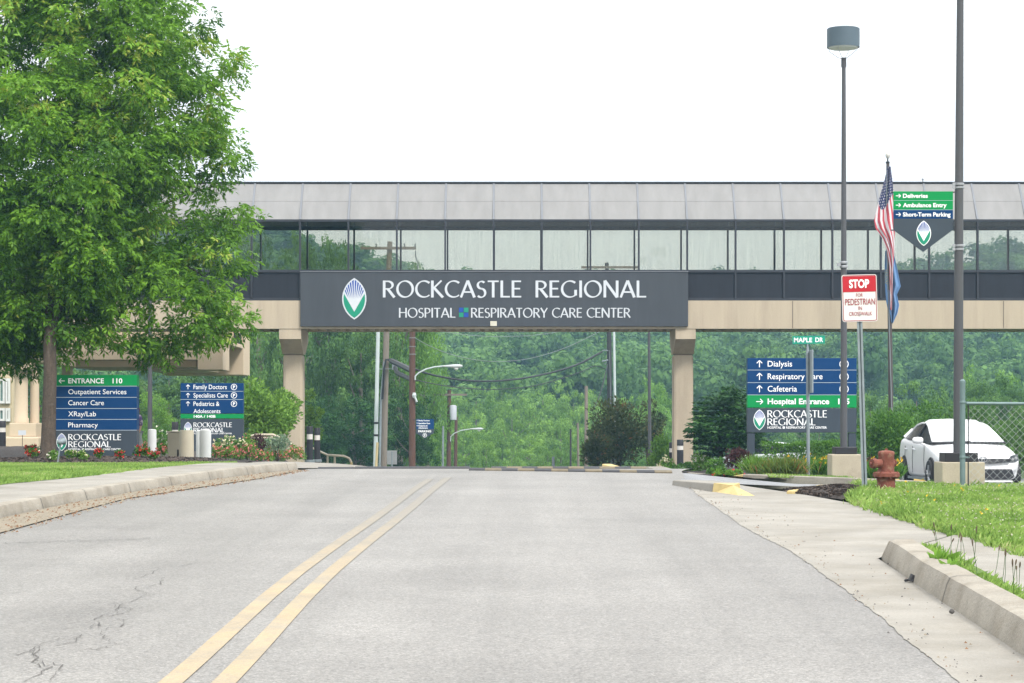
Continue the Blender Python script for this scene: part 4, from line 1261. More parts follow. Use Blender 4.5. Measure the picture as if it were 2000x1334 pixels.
t = tube_thing('utility_pole', 'black wooden utility pole rising from the dark bush near the right column', 'utility pole', [P(1192, 960, D), P(1189.5, 640, D), P(1185, 513, D)], [.15, .14, .12], M_blackpole)
mb = MB(); a = P(1135, 522, D); mb.box((a.x, D - .26, a.z - .08), (P(1246, 522, D).x, D - .13, a.z + .05)); mb.build('crossarm', M_wood, t)
mb = MB(); mb.tube([P(1195, 910, D - .2), P(1190.5, 684, D - .2)], .018, 6); mb.build('conduit', M_wire2, t)
mb = MB(); mb.tube([P(1190, 685, D - .1), P(1180, 684, D - .1), P(1176, 686, D - .1)], .03, 6); mb.build('bracket', M_galv, t)
mb = MB(); mb.tube([P(1188, 703, D - .1), P(1176, 706, D - .1)], .05, 6); mb.tube([P(1186, 706, D), P(1182, 712, D), P(1180, 710, D)], .03, 6); mb.build('bracket', M_galv, t)
tube_thing('metal_pole', 'pale metal pole just right of the black utility pole', 'pole', [P(1203.5, 960, 128), P(1198, 560, 128)], [.08, .07], M_whitepole)
t = tube_thing('metal_pole', 'tall thin dark pole between the black pole and the right column', 'pole', [P(1269.5, 945, 84), P(1267.5, 640, 84), P(1266.5, 540, 84)], [.075, .05, .04], M_pole)
tube_thing('utility_pole', 'cut off grey pole stub left of the dark bush', 'pole stub', [P(1145, 960, 112), P(1145, 754, 112)], [.11, .085], M_wood)
tube_thing('utility_pole', 'thin black pole standing among the valley trees', 'pole', [P(1114.5, 960, 118), P(1114.5, 838, 118)], [.06, .05], M_blackpole)
tube_thing('utility_pole', 'slim weathered pole between the thin black pole and the pole stub', 'pole', [P(1130, 960, 122), P(1128.5, 826, 122)], [.08, .06], M_wood)
tube_thing('post', 'small grey post just past the far speed hump', 'post', [P(1081, 945, 75), P(1080.5, 892, 75)], [.05, .05], M_galv)
def back_sign():
    D = 86
    t = thing('traffic_sign', 'small blank sign seen from behind between the poles', 'sign', tuple(P(765, 930, D)))
    mb = MB(); mb.tube([P(765.5, 940, D), P(765.5, 882, D)], .03, 8); mb.build('post', M_galv, t)
    mb = MB(); a = P(756, 907, D); b = P(775.5, 880, D); mb.box((a.x, D - .02, a.z), (b.x, D - .005, b.z)); mb.build('plate', M_steel, t, bevel=.004)
back_sign()
def parking_pennant():
    D = 97; b = Board(D)
    s = thing('hanging_sign', 'small blue parking sign with a pointed foot on the brown utility pole', 'sign', tuple(P(829.5, 856, D)))
    mb = MB(); b.slab(mb, 812.8, 818.4, 847.4, 838, .04); p = mb.build('row_panel', M_blue, s)
    mb = MB()
    for tx, c, y in (('Family Doctors', 839, 822.6), ('Specialists Care', 840, 828.1), ('Pediatrics &', 835, 833), ('Adolescents', 835.5, 837)):
        b.text(mb, tx, 817.3, c, y - 2.6, y, .01, .03)
    for y in (821.2, 826.7, 831.6): b.arrow(mb, 814.8, y, 1.2, 'up', .5, .01)
    mb.build('lettering', M_white, p)
    mb = MB(); mb.prism([b.pt(812.8, 838.2), b.pt(812.8, 846), b.pt(829.7, 856), b.pt(847.4, 846), b.pt(847.4, 838.2)], (0, .04, 0)); p = mb.build('base_panel', M_slate, s)
    mb = MB(); b.text(mb, 'PARKING', 817, 842, 840.3, 844.3, .01, .03); b.parking(mb, 829.6, 850.2, 4, .8); mb.build('lettering', M_white, p)
    mb = MB(); mb.tube([b.pt(806, 820, -.06), b.pt(847, 820, -.06)], .02, 6); mb.build('bracket', M_blk, s)
parking_pennant()

def wire(label, pts, r, m, sag=0):
    """pts: (px, py, D) along the span"""
    W = [P(*p) for p in pts]
    # Catmull-Rom through the points
    out = []
    for i in range(len(W) - 1):
        p0, p1, p2, p3 = W[max(i - 1, 0)], W[i], W[i + 1], W[min(i + 2, len(W) - 1)]
        for k in range(10):
            t_ = k / 10
            out.append(.5 * ((2 * p1) + (-p0 + p2) * t_ + (2 * p0 - 5 * p1 + 4 * p2 - p3) * t_ ** 2 + (-p0 + 3 * p1 - 3 * p2 + p3) * t_ ** 3))
    out.append(W[-1])
    mb = MB(); mb.tube(out, r, 6)
    tag(mb.build('cable', m, loc=tuple(W[0])), label, 'cable')
wire('thick black cable sagging from the grey wooden pole to the black pole', [(758, 703, 107.6), (790, 713, 109), (840, 731, 112), (900, 742, 116), (960, 744.5, 119), (1020, 739, 122), (1080, 727, 125), (1130, 711, 127.5), (1176, 687, 129.6)], .055, M_wire)
wire('heavy black cable bundle from the grey pole to the brown pole', [(764, 705, 107.4), (780, 712, 105), (804, 724, 100.2)], .13, M_wire)
wire('second black cable bundle hanging below the first near the brown pole', [(772, 718, 107), (776, 728, 105.5), (790, 735, 103), (804, 742, 100.2)], .11, M_wire)
wire('thin pale wire rising from the brown pole to beneath the bridge', [(812, 661, 100), (840, 676, 103), (880, 692, 108), (930, 703, 115), (980, 706, 121), (1040, 699, 125), (1110, 677, 128), (1186, 640, 129.6)], .015, M_wire2)
wire('thin dark wire under the thick black cable', [(812, 742, 100.2), (860, 752, 107), (920, 759, 114), (980, 760, 119), (1050, 752, 123), (1130, 728, 127), (1162, 715, 128.6), (1184, 722, 129.7)], .024, M_wire)
wire('thin wire just under the bridge deck in the middle', [(858, 646, 104), (920, 655, 110), (1000, 657, 118), (1080, 650, 124), (1186, 628, 129.6)], .013, M_wire2)
wire('black guy wire slanting down from the black pole', [(1187, 712, 129.7), (1172, 770, 127), (1158, 800, 125)], .03, M_wire)

# ---- fire hydrant
def hydrant():
    D = 28.0; q = P(1731, 967, D); k = D / F
    m = mat('hydrant_red', (.17, .055, .038, 1), .85, .3, 14, .4, 60, col2=(.26, .16, .11, 1), thresh=(.52, .70), fine=.15, fscale=90)
    t = thing('fire_hydrant', 'weathered rusty red fire hydrant standing in the grass', 'fire hydrant', tuple(q))
    z = lambda py: (967 - py) * k
    mb = MB(); mb.lathe([(.113, -.08), (.113, z(924)), (.105, z(923))], q, 28); mb.build('lower_barrel', m, t, shade=True)
    mb = MB(); mb.lathe([(.145, z(932)), (.168, z(931)), (.168, z(924)), (.15, z(922)), (.105, z(921))], q, 28); f = mb.build('flange', m, t, shade=True)
    for a in range(8):
        mb = MB(); an = a * math.pi / 4 + .2; mb.lathe([(.014, z(934)), (.014, z(921))], q + Vector((.146 * math.cos(an), .146 * math.sin(an), 0)), 6); mb.build('bolt', m, f)
    mb = MB(); mb.lathe([(.100, z(921.5)), (.099, z(890)), (.104, z(888)), (.104, z(884)), (.092, z(881.5)), (.05, z(880)), (.02, z(879.6))], q, 28); mb.build('upper_barrel', m, t, shade=True)
    mb = MB(); mb.lathe([(.02, z(879.6)), (.018, z(876))], q, 5); mb.build('operating_nut', m, t)
    c = q + Vector((-.08, -.055, z(905)))
    d = Vector((-.9, -.44, 0)).normalized()
    mb = MB(); mb.tube([c, c + d * .085], .054, 16); mb.tube([c + d * .085, c + d * .10, c + d * .135, c + d * .14], [.066, .066, .06, .03], 16); mb.tube([c + d * .138, c + d * .165], .018, 5); mb.build('hose_nozzle', m, t, shade=True)
    c = q + Vector((.06, .08, z(905)))
    d = Vector((.5, .86, 0)).normalized()
    mb = MB(); mb.tube([c, c + d * .085], .045, 16); mb.tube([c + d * .085, c + d * .12, c + d * .125], [.056, .052, .02], 16); mb.build('hose_nozzle', m, t, shade=True)
    # chain of the cap
    mb = MB(); mb.tube([q + Vector((-.10, -.03, z(915))), q + Vector((-.135, -.05, z(925))), q + Vector((-.125, -.04, z(938))), q + Vector((-.118, -.03, z(925)))], .006, 5); mb.build('cap_chain', m, t)
hydrant()

# ---- chain-link fence
def fence():
    D = 29.4; k = D / F
    g = mat('fence_green_grey', (.13, .185, .19, 1), .5, .15, 8, metal=.2)
    t = thing('chain_link_fence', 'chain link fence with a green grey corner post at the right edge', 'fence', tuple(P(1880, 963, D)))
    x0 = PX(1880, D); zt = PZ(748, D); zr = PZ(788, D); zb = PZ(966, D)
    mb = MB(); mb.tube([(x0, D, zb - .1), (x0, D, zt)], .036, 14); mb.lathe([(.04, 0), (.038, .03), (.015, .05)], (x0, D, zt), 14); p = mb.build('post', g, t, shade=True)
    for py in (786, 893, 950):
        mb = MB(); mb.lathe([(.038, -.02), (.042, -.01), (.042, .01), (.038, .02)], (x0, D, PZ(py, D)), 14); mb.box((x0 + .035, D - .008, PZ(py, D) - .012), (x0 + .085, D + .008, PZ(py, D) + .012)); mb.build('band', g, p)
    mb = MB(); mb.tube([(x0 + .05, D, zr), (x0 + 3.4, D - .0, zr - .02)], .022, 12); mb.build('top_rail', g, t, shade=True)
    mb = MB(); mb.tube([(x0 + 3.4, D, zb - .1), (x0 + 3.4, D, zr + .1)], .03, 12); mb.build('post', g, t, shade=True)
    mb = MB(); mb.tube([(x0 + .075, D, zb + .02), (x0 + .075, D, zr - .02)], .009, 6); mb.build('tension_bar', M_blk, t)
    mb = MB(); xs, xe = x0 + .08, x0 + 3.37; H = zr - .03 - (zb + .03); z0 = zb + .03; s = .10; r = .0019
    rg = np.random.default_rng(8)
    for sg in (1, -1):
        for i in range(int((xe - xs + H) / s) + 1):
            c = xs + i * s - (H if sg > 0 else 0)
            # line x = c + (z - z0) * sg   (sg=-1: x = c - (z - z0))
            za, zb_ = z0, z0 + H
            f = (lambda z: c + (z - z0)) if sg > 0 else (lambda z: c - (z - z0))
            inv = (lambda x: z0 + (x - c)) if sg > 0 else (lambda x: z0 + (c - x))
            pts = []
            zs = [za, zb_]
            xa, xb = f(za), f(zb_)
            def clipx(x, z):
                if x < xs: return xs, inv(xs)
                if x > xe: return xe, inv(xe)
                return x, z
            (xa, za2), (xb, zb2) = clipx(xa, za), clipx(xb, zb_)
            if abs(xa - xb) < .01 or (xa <= xs and xb <= xs) or (xa >= xe and xb >= xe): continue
            n = 5
            mb.tube([(xa + (xb - xa) * q / n, D + sg * .003 + rg.normal(0, .002), za2 + (zb2 - za2) * q / n) for q in range(n + 1)], r, 4, caps=False)
    mb.build('wire_mesh', mat('mesh_wire', (.34, .36, .37, 1), .5, .1, 10), t)
fence()

# ---- flagpole and flags
def flagpole():
    D = 58.0
    t = thing('flagpole', 'dark flagpole topped by a white ball in front of the bridge', 'flagpole', tuple(P(1741, 910, D)))
    mb = MB(); mb.tube([P(1741.5, 915, D), P(1734, 318, D)], [.07, .042], 14); mb.build('pole', mat('flagpole_bronze', (.06, .05, .048, 1), .45, .1, 3), t, shade=True)
    q = P(1734, 303, D)
    mb = MB(); mb.lathe([(.02, -.09), (.03, -.085), (.055, -.05), (.068, 0), (.055, .05), (.03, .075), (.005, .085)], q, 18); mb.build('ball', mat('ball_white', (.5, .49, .46, 1), .4), t, shade=True)
    mb = MB(); mb.lathe([(.02, 0), (.05, .01), (.055, .05), (.02, .07), (.018, .14)], P(1733.8, 320, D), 12); mb.build('truck', M_blk, t)
    mb = MB(); mb.tube([P(1731.5, 320, D - .08), P(1732.5, 500, D - .09), P(1737, 640, D - .1), P(1741.5, 800, D - .1)], .014, 6); mb.tube([P(1741.2, 796, D - .1), P(1742, 806, D - .1)], .03, 6); mb.build('halyard', M_wire2, t)
flagpole()

def cloth(name, label, left, right, D, mats, paint, nu=60, nv=130, fold=.10, folds=3.0, ph=0):
    """hanging cloth between two outline curves, given in pixels by rising row"""
    V = np.zeros((nv + 1, nu + 1, 3)); 
    ly = [p[1] for p in left]; lx = [p[0] for p in left]; ry = [p[1] for p in right]; rx = [p[0] for p in right]
    for j in range(nv + 1):
        t_ = j / nv
        ya = ly[0] + (ly[-1] - ly[0]) * t_; yb = ry[0] + (ry[-1] - ry[0]) * t_
        xa = np.interp(ya, ly, lx); xb = np.interp(yb, ry, rx)
        for i in range(nu + 1):
            s = i / nu
            w = math.sin(s * math.pi)
            d = fold * math.sin(folds * 2 * math.pi * s + ph + 1.2 * t_) * (0.3 + .7 * t_) * w + .06 * math.sin(5 * t_ + 3 * s)
            p = P(xa + (xb - xa) * s, ya + (yb - ya) * s, D + .0)
            V[j, i] = (p.x, p.y + d - .12, p.z)
    i = np.arange(nv)[:, None] * (nu + 1) + np.arange(nu)[None, :]
    Q = np.stack([i, i + 1, i + 2 + nu, i + 1 + nu], -1).reshape(-1, 4)
    mi = np.array([paint((c + .5) / nu, (r + .5) / nv) for r in range(nv) for c in range(nu)])
    o = np_mesh(name, V.reshape(-1, 3), Q, mats, matidx=mi, base=tuple(V[0, 0]), sm=True)
    md = o.modifiers.new('thickness', 'SOLIDIFY'); md.thickness = .004
    tag(o, label, 'flag')
f_r = mat('flag_red', (.40, .06, .08, 1), .8, .1, 4); f_w = mat('flag_white', (.55, .53, .55, 1), .8, .06, 4); f_b = mat('flag_navy', (.025, .035, .10, 1), .8, .1, 4)
def us(s, t_):
    # the cloth hangs from its hoist: stripes run down and to the right
    q = (s * 1.0 + .55 * (t_ - .25)) 
    if t_ < .25 + .05 * math.sin(s * 5):
        if s < .86 or t_ < .2:
            a = (s * 8 + t_ * 9) % 1; b_ = (t_ * 46 - s * 3 + .5 * (int(s * 8 + t_ * 9) % 2)) % 1
            return 1 if (abs(a - .5) < .17 and abs(b_ - .5) < .2) else 2
    v = s * 4.4 - t_ * 4.6
    return 0 if (v % 1) < .5 else 1
cloth('national_flag', 'limp red and white striped flag with a starry navy corner on the flagpole',
      [(1732, 326), (1727, 350), (1716, 390), (1706.5, 432), (1709, 446), (1722, 466), (1731, 490), (1735, 520), (1735.5, 560), (1736, 606)],
      [(1738, 326), (1741, 350), (1744, 392), (1746, 420), (1745, 470), (1745, 490), (1743, 520), (1742, 560), (1741, 606)], 58, [f_r, f_w, f_b], us, 90, 190, .09, 2.4)
k_b = mat('flag_blue', (.11, .21, .38, 1), .8, .12, 3); k_y = mat('flag_gold', (.45, .38, .08, 1), .8); k_l = mat('flag_pale_blue', (.10, .18, .34, 1), .8, .12, 3)
def ky(s, t_):
    if s < .2 and .26 < t_ < .46 and math.sin(t_ * 170 + s * 40) > .55: return 1
    return 0
cloth('state_flag', 'plain blue flag hanging limp below the striped flag', 
      [(1727.5, 490), (1727, 520), (1727.5, 560), (1729, 590), (1733, 612), (1738, 630)],
      [(1743, 490), (1748, 515), (1753, 540), (1757, 560), (1750, 576), (1755, 596), (1752, 612), (1743, 632)], 58.15, [k_b, k_y], ky, 40, 110, .13, 2.2, 1.0)
# ------------------------------------------------------------------ hospital wing and porch at the left
def hospital():
    D = 76.0
    t = thing('hospital_building', 'tan stucco hospital wing with a deep entrance porch behind the big tree', 'building', tuple(P(250, 890, D)))
    q = lambda px, py, d=D: P(px, py, d)
    def bxp(name, x0, y0, x1, y1, d0, d1, m=M_tan2, parent=t, bev=.02):
        a = q(x0, y1, d0); b = q(x1, y0, d0)
        mb = MB(); mb.box((a.x, d0, a.z), (b.x, d1, b.z)); return mb.build(name, m, parent, bevel=bev)
    bxp('porch_beam', -260, 671, 386, 703, D, D + 1.2)
    bxp('porch_soffit_beam', 131, 703.2, 384, 717, D + .22, D + 6, mat('stucco_shaded', (.48, .365, .265, 1), .9, .05, 1))  # darker tan: shade of the sunless soffit put into the stucco colour
    bxp('upper_wall', -260, 560, 384, 670.5, D + .5, D + 7)
    Xa, Xr = PX(386.3, D), PX(436, D); zb = CZ + 1.74; ztop = CZ + 4.4
    def wb(name, lo, hi, m=M_tan2, parent=t, bev=.02):
        mb = MB(); mb.box(lo, hi); return mb.build(name, m, parent, bevel=bev)
    wb('pier_block', (Xa, D - .05, zb), (Xr, D + 1.65, ztop))
    wb('recess_wall', (Xr - 3, D + 1.655, zb + .02), (Xr - .9, D + 5.8, ztop))
    wb('recess_panel', (Xr - .897, D + 1.66, zb + .35), (Xr - .45, D + 3.4, zb + .86))
    b = wb('balcony_slab', (Xr - .89, D + 1.66, zb + .92), (Xr - .03, D + 5.79, zb + 1.06))
    wb('rear_strip', (Xr - 3, D + 5.81, zb - .05), (Xr, D + 7.7, ztop))
    mb = MB()
    for k in range(14):
        y = D + 3.6 + k * .155; mb.box((Xr - .10, y, zb + 1.063), (Xr - .07, y + .03, zb + 1.42))
    mb.box((Xr - .11, D + 3.55, zb + 1.422), (Xr - .06, D + 5.75, zb + 1.47)); mb.build('balustrade', M_blk, b)
    # porch column on its pedestal
    c = None
    d = D - 9.5
    s = bxp('column', -2, 665, 60, 722, d, d + .9)
    s1 = MB(); xm = (q(22, 0, d).x + q(48, 0, d).x) / 2; r = (q(48, 0, d).x - q(22, 0, d).x) / 2
    s1.lathe([(r * 1.15, q(0, 826, d).z), (r * 1.15, q(0, 818, d).z), (r, q(0, 815, d).z), (r * .98, q(0, 740, d).z), (r * 1.05, q(0, 733, d).z), (r * 1.15, q(0, 722.3, d).z)], (xm, d + .45, 0), 28); s1.build('shaft', M_tan2, s, shade=True)
    s1 = MB(); x2 = xm + .33; s1.lathe([(.14, q(0, 826, d).z), (.13, q(0, 722.3, d).z)], (x2, d + .8, 0), 20); s1.build('shaft', M_tan2, s, shade=True)
    bxp('pedestal', 18, 826.3, 70, 852.7, d + .02, d + .95, M_tan2, s)
    bxp('plinth', 2, 853, 75, 882, d - .12, d + 1.1, M_tan2, s, .05)
    mb = MB(); a = q(121, 730, D + 5); b2 = q(137, 700, D + 5); mb.box((a.x, D + 5, a.z - 3.4), (b2.x, D + 5.5, b2.z + .1)); mb.build('rear_column', M_tan2, t)
    # cross beam from the column to the wing
    bxp('porch_side_beam', 5, 672, 40, 703, d + .95, D - .01)
    # glazed wall at the far left
    W = bxp('glazed_wall', -260, 560, 24, 900, D + 14, D + 15, mat('stucco_yellow', (.50, .42, .28, 1), .9, .05, 1))
    gm = bpy.data.materials['tinted_glass']
    gg = mat('window_green', (.12, .22, .20, 1), .12, .1, 2, spec=.6)
    fr = mat('frame_white', (.6, .61, .6, 1), .5)
    for x0, x1 in ((-3, 9.5), (11, 20)):
        for y0, y1 in ((739, 788), (797, 823)):
            f = bxp('window', x0, y0, x1, y1, D + 13.94, D + 13.97, gg, t, 0)
            mb = MB(); a = q(x0, y1, D + 13.9); b2 = q(x1, y0, D + 13.9)
            for (u0, v0, u1, v1) in ((a.x, a.z, b2.x, a.z + .1), (a.x, b2.z - .1, b2.x, b2.z), (a.x, a.z + .101, a.x + .08, b2.z - .101), (b2.x - .08, a.z + .101, b2.x, b2.z - .101)):
                mb.box((u0, D + 13.86, v0), (u1, D + 13.93, v1))
            mb.build('frame', fr, f)
hospital()
tl = tube_thing('lamp_post', 'dark thin lamp pole standing right of the entrance sign', 'lamp post', [P(293, 884, 66), P(293, 640, 66), P(293, 560, 66)], [.075, .06, .05], M_pole)
mb = MB(); q = P(293, 884, 66); mb.lathe([(.13, -.05), (.13, .02), (.08, .05)], q, 14); mb.build('foot', M_pole, tl)

def hanging_basket():
    D = 70; q = P(68.5, 795, D)
    t = thing('hanging_basket', 'small brown hanging basket of greenery by the porch column', 'hanging basket', tuple(q))
    mb = MB(); mb.lathe([(.08, -.19), (.15, -.13), (.165, 0), (.15, .01)], q, 16); mb.build('pot', mat('basket_brown', (.16, .06, .04, 1), .9, .2, 30), t, shade=True)
    mb = MB()
    for k in range(3):
        a = k * 2.1; mb.tube([q + Vector((.15 * math.cos(a), .15 * math.sin(a), 0)), q + Vector((0, 0, 1.35))], .006, 5)
    mb.build('chain', M_blk, t)
    return t, q
basket, basket_q = hanging_basket()

def spotlight():
    D = 38.6
    t = thing('garden_spotlight', 'small grey floodlight on a leaning stake in front of the entrance sign emblem', 'spotlight', tuple(P(111, 913, D)))
    mb = MB(); mb.tube([P(111, 915, D), P(117.5, 871, D)], .014, 8); mb.build('stake', M_galv, t)
    q = P(119, 863, D)
    d = Vector((.25, .85, .15)).normalized()
    mb = MB(); mb.tube([q - d * .07, q - d * .05, q + d * .02, q + d * .07, q + d * .08], [.02, .045, .05, .066, .066], 16); mb.build('lamp_head', M_galv, t, shade=True)
    mb = MB(); mb.tube([q + d * .081, q + d * .084], .06, 16); mb.build('lens', _mats['lamp_glass'], t)
    mb = MB(); mb.tube([P(117.5, 871, D), P(118.2, 866, D)], .022, 8); mb.build('knuckle', M_galv, t)
    D = 55
    t = thing('stake_sign', 'little white card on a thin stake before the stone pedestal', 'stake sign', tuple(P(43.5, 876, D)))
    mb = MB(); mb.tube([P(43.5, 880, D), P(44, 842, D)], .008, 6); mb.build('stake', M_blk, t)
    mb = MB(); a = P(36, 850, D); b = P(51, 840.5, D); mb.box((a.x, D - .02, a.z), (b.x, D - .01, b.z)); mb.build('card', M_lettergrey, t)
spotlight()

# ------------------------------------------------------------------ cars
M_car = mat('car_white', (.66, .67, .69, 1), .25, .02, 2, spec=.6)
M_cglass = mat('car_glass', (.010, .012, .014, 1), .2, .05, 1, spec=.04)
M_wscreen = mat('windscreen_silver', (.60, .62, .64, 1), .35, .06, 5, spec=.6)  # pale silver colour for the whole windscreen
M_tyre = mat('tyre', (.02, .02, .021, 1), .8, .1, 10)
M_rim = mat('alloy', (.36, .37, .39, 1), .35, .05, 5, metal=.6)
M_lampg = mat('headlamp', (.045, .05, .056, 1), .15, .1, 6, spec=.5)

def car(label, loc, rot, body_m, shade=True, group=None):
    t = thing('parked_car', label, 'car', (0, 0, 0), group)
    # stations along the length: y from nose (-) to tail (+); half widths and heights
    # (y, hood/roof z at centre, shoulder z, halfwidth sill, halfwidth waist, halfwidth shoulder)
    st = [(-2.22, .52, .48, .50, .60, .54), (-2.17, .66, .60, .62, .72, .66), (-2.05, .735, .70, .74, .80, .72), (-1.85, .80, .765, .81, .845, .76), (-1.5, .875, .84, .845, .868, .79),
          (-1.1, .955, .915, .855, .872, .80), (-.85, 1.0, .955, .858, .872, .80), (-.4, 1.0, .985, .86, .873, .80), (.3, 1.0, 1.01, .86, .873, .80), (.9, 1.0, 1.035, .86, .873, .80),
          (1.4, 1.0, 1.06, .855, .868, .79), (1.8, 1.05, 1.085, .84, .855, .76), (2.05, 1.06, 1.08, .80, .83, .72), (2.2, .95, .94, .74, .79, .68), (2.26, .70, .68, .66, .72, .62)]
    V, Fs = [], []
    def ring(y, zc, zs, ws, ww, wsh):
        zw = min(.60, zs - .10)
        return [(0, y, zc), (wsh * .55, y, zc - (zc - zs) * .35), (wsh, y, zs), (ww * .985, y, zs - .07), (ww, y, zw), (ws * 1.0, y, .36), (ws * .965, y, .20), (0, y, .19)]
    n = 8
    for s in st:
        rr_ = ring(*s)
        V += rr_ + [(-x, y, z) for x, y, z in rr_[1:7]][::-1]
    m = 14
    for i in range(len(st) - 1):
        for k in range(m): Fs.append((i * m + k, i * m + (k + 1) % m, (i + 1) * m + (k + 1) % m, (i + 1) * m + k))
    Fs.append(tuple(range(m - 1, -1, -1))); Fs.append(tuple((len(st) - 1) * m + k for k in range(m)))
    mb = MB(); mb.add(V, Fs)
    body = mb.build('body', body_m, t)
    md = body.modifiers.new('smooth', 'SUBSURF'); md.levels = 2; md.render_levels = 2
    smooth(body.data)
    # wheel arches: black discs in place of dark openings; wheels sit proud
    # greenhouse
    g = [(-.98, 1.0, .70), (-.55, 1.20, .655), (-.10, 1.395, .60), (.25, 1.475, .565), (.75, 1.485, .555), (1.3, 1.42, .545), (1.75, 1.29, .55), (2.08, 1.10, .60)]
    base = [(-.98, .97, .775), (-.55, .965, .80), (-.10, .98, .81), (.25, 1.0, .81), (.75, 1.02, .81), (1.3, 1.05, .80), (1.75, 1.07, .76), (2.08, 1.075, .70)]
    V, Fs, Ms = [], [], []
    for (y, zt, w), (_, zb, wb) in zip(g, base):
        V += [(-wb, y, zb), (-w * 1.04, y, zb + (zt - zb) * .80), (-w * .80, y, zt - .018), (0, y, zt), (w * .80, y, zt - .018), (w * 1.04, y, zb + (zt - zb) * .80), (wb, y, zb)]
    k = 7
    for i in range(len(g) - 1):
        for q in range(6):
            Fs.append((i * k + q, i * k + q + 1, (i + 1) * k + q + 1, (i + 1) * k + q))
            Ms.append(0 if q in (0, 5) else 1)
    def face_mesh(sel, name, mm, parent, off=0.0):
        me = MB(); me.add(V, [f for f, s_ in zip(Fs, Ms) if s_ == sel]); return me.build(name, mm, parent, shade=True)
    # windscreen = first two spans of the top faces
    ws = [Fs[i * 6 + q] for i in (0, 1, ) for q in (1, 2, 3, 4)]
    mb = MB(); mb.add(V, ws); mb.build('windscreen', M_wscreen if shade else M_cglass, t, shade=True)
    rf = [Fs[i * 6 + q] for i in (2, 3, 4) for q in (1, 2, 3, 4)]
    mb = MB(); mb.add(V, rf); mb.build('roof', body_m, t, shade=True)
    rg_ = [Fs[i * 6 + q] for i in (5, 6) for q in (1, 2, 3, 4)]
    mb = MB(); mb.add(V, rg_); mb.build('rear_window', M_cglass, t, shade=True)
    for side, qi in ((-1, 0), (1, 5)):
        mb = MB(); mb.add(V, [Fs[i * 6 + qi] for i in range(len(g) - 1)]); sw = mb.build('side_window', M_cglass, t, shade=True)
        # pillars and window surround, slightly proud
        mb = MB()
        def P3(i, top):
            y, zt, w = g[i]; _, zb, wb = base[i]
            return Vector((side * (w * 1.045 + .004), y, zb + (zt - zb) * .80)) if top else Vector((side * (wb + .004), y, zb))
        top = [P3(i, True) for i in range(8)]
        mb.tube(top, .024, 6)
        mb.build('window_rail', body_m, t, shade=True)
        mb = MB(); a, b = P3(3, False), P3(3, True); mb.tube([a + Vector((0, .1, 0)), b + Vector((0, .05, 0))], .03, 6); mb.build('pillar', M_blk, sw, shade=True)
        mb = MB(); a, b = P3(6, False), P3(6, True); mb.tube([a, b], .05, 6); mb.build('pillar', body_m, sw, shade=True)
        # mirror
        mb = MB(); c = Vector((side * .98, -.62, 1.03))
        Vm, Fm = [], []
        for u, r in ((-.5, .4), (-.35, .85), (0, 1), (.35, .9), (.5, .6)):
            for q in range(10):
                an = q * math.pi / 5; Vm.append((c.x + u * .22, c.y + r * .07 * math.cos(an), c.z + r * .075 * math.sin(an)))
        for i in range(4):
            for q in range(10): Fm.append((i * 10 + q, i * 10 + (q + 1) % 10, (i + 1) * 10 + (q + 1) % 10, (i + 1) * 10 + q))
        Fm += [tuple(range(10)), tuple(40 + q for q in range(10))]
        mb.add(Vm, Fm); mb.tube([c + Vector((-side * .06, 0, -.06)), c + Vector((-side * .17, .0, -.10))], .025, 6); 
        if side < 0 or not shade: mb.build('mirror', body_m, t, shade=True)
        # wheels
        for wy in (-1.40, 1.30):
            mb = MB(); mb.lathe([(.345, -.10), (.36, -.06), (.36, .012)], (side * .868, wy, .33), 28, 'X') if side > 0 else mb.lathe([(.345, .10), (.36, .06), (.36, -.012)], (side * .868, wy, .33), 28, 'X')
            mb.build('wheel_arch', M_blk, t)
            w = None
            mb = MB(); xs = side * .79
            pr = [(.22, -.1), (.30, -.105), (.315, -.08), (.318, 0), (.315, .08), (.30, .105), (.22, .1)]
            mb.lathe(pr, (xs + side * .03, wy, .315), 30, 'X', caps=False); w = mb.build('wheel', M_tyre, t, shade=True)
            mb = MB(); xo = xs + side * .105
            mb.lathe([(.225, 0), (.22, .01 * side), (.205, 0)], (xo, wy, .315), 30, 'X', caps=False)
            for q in range(5):
                a = q * 2 * math.pi / 5 + .3
                for da in (-.16, .16):
                    pa = Vector((xo + .022 * side, wy + .05 * math.cos(a), .315 + .05 * math.sin(a))); pb = Vector((xo + .012 * side, wy + .21 * math.cos(a + da), .315 + .21 * math.sin(a + da)))
                    mb.tube([pa, pb], .02, 5)
            mb.lathe([(.05, 0), (.05, .03 * side), (.02, .035 * side)], (xo, wy, .315), 16, 'X'); mb.build('rim', M_rim, w, shade=True)
            mb = MB(); mb.lathe([(.21, -.003 * side), (.21, .0)], (xo - .03 * side, wy, .315), 24, 'X'); mb.build('brake_disc', M_blk, w)
        # door seams and handles
        mb = MB()
        for dy, y2 in ((-.75, -.80), (.42, .40), (1.20, 1.28)):
            mb.tube([(side * .874, y2, .34), (side * .879, dy, .62), (side * .868, dy, .90)], .005, 4)
        mb.build('door_seam', M_blk, t)
        for dy in (.18, 1.0):
            mb = MB(); mb.tube([(side * .872, dy, .83), (side * .895, dy + .03, .835), (side * .895, dy + .16, .84), (side * .872, dy + .19, .84)], .014, 6); mb.build('door_handle', body_m, t, shade=True)
        mb = MB(); mb.box((side * .862 - .012, -.95, .20), (side * .862 + .012, .92, .255)); mb.build('sill_strip', M_galv, t)
        # headlights sweep round the corner
        mb = MB()
        pts = [(.80, -1.93, .74), (.77, -2.03, .765), (.60, -2.165, .73), (.55, -2.21, .66), (.60, -2.20, .60), (.72, -2.13, .605), (.79, -2.03, .63)]
        mb.prism([(side * x, y - .012, z) for x, y, z in pts], (0, .06, 0)); h = mb.build('headlight', M_lampg, t, bevel=.008)
        mb = MB()
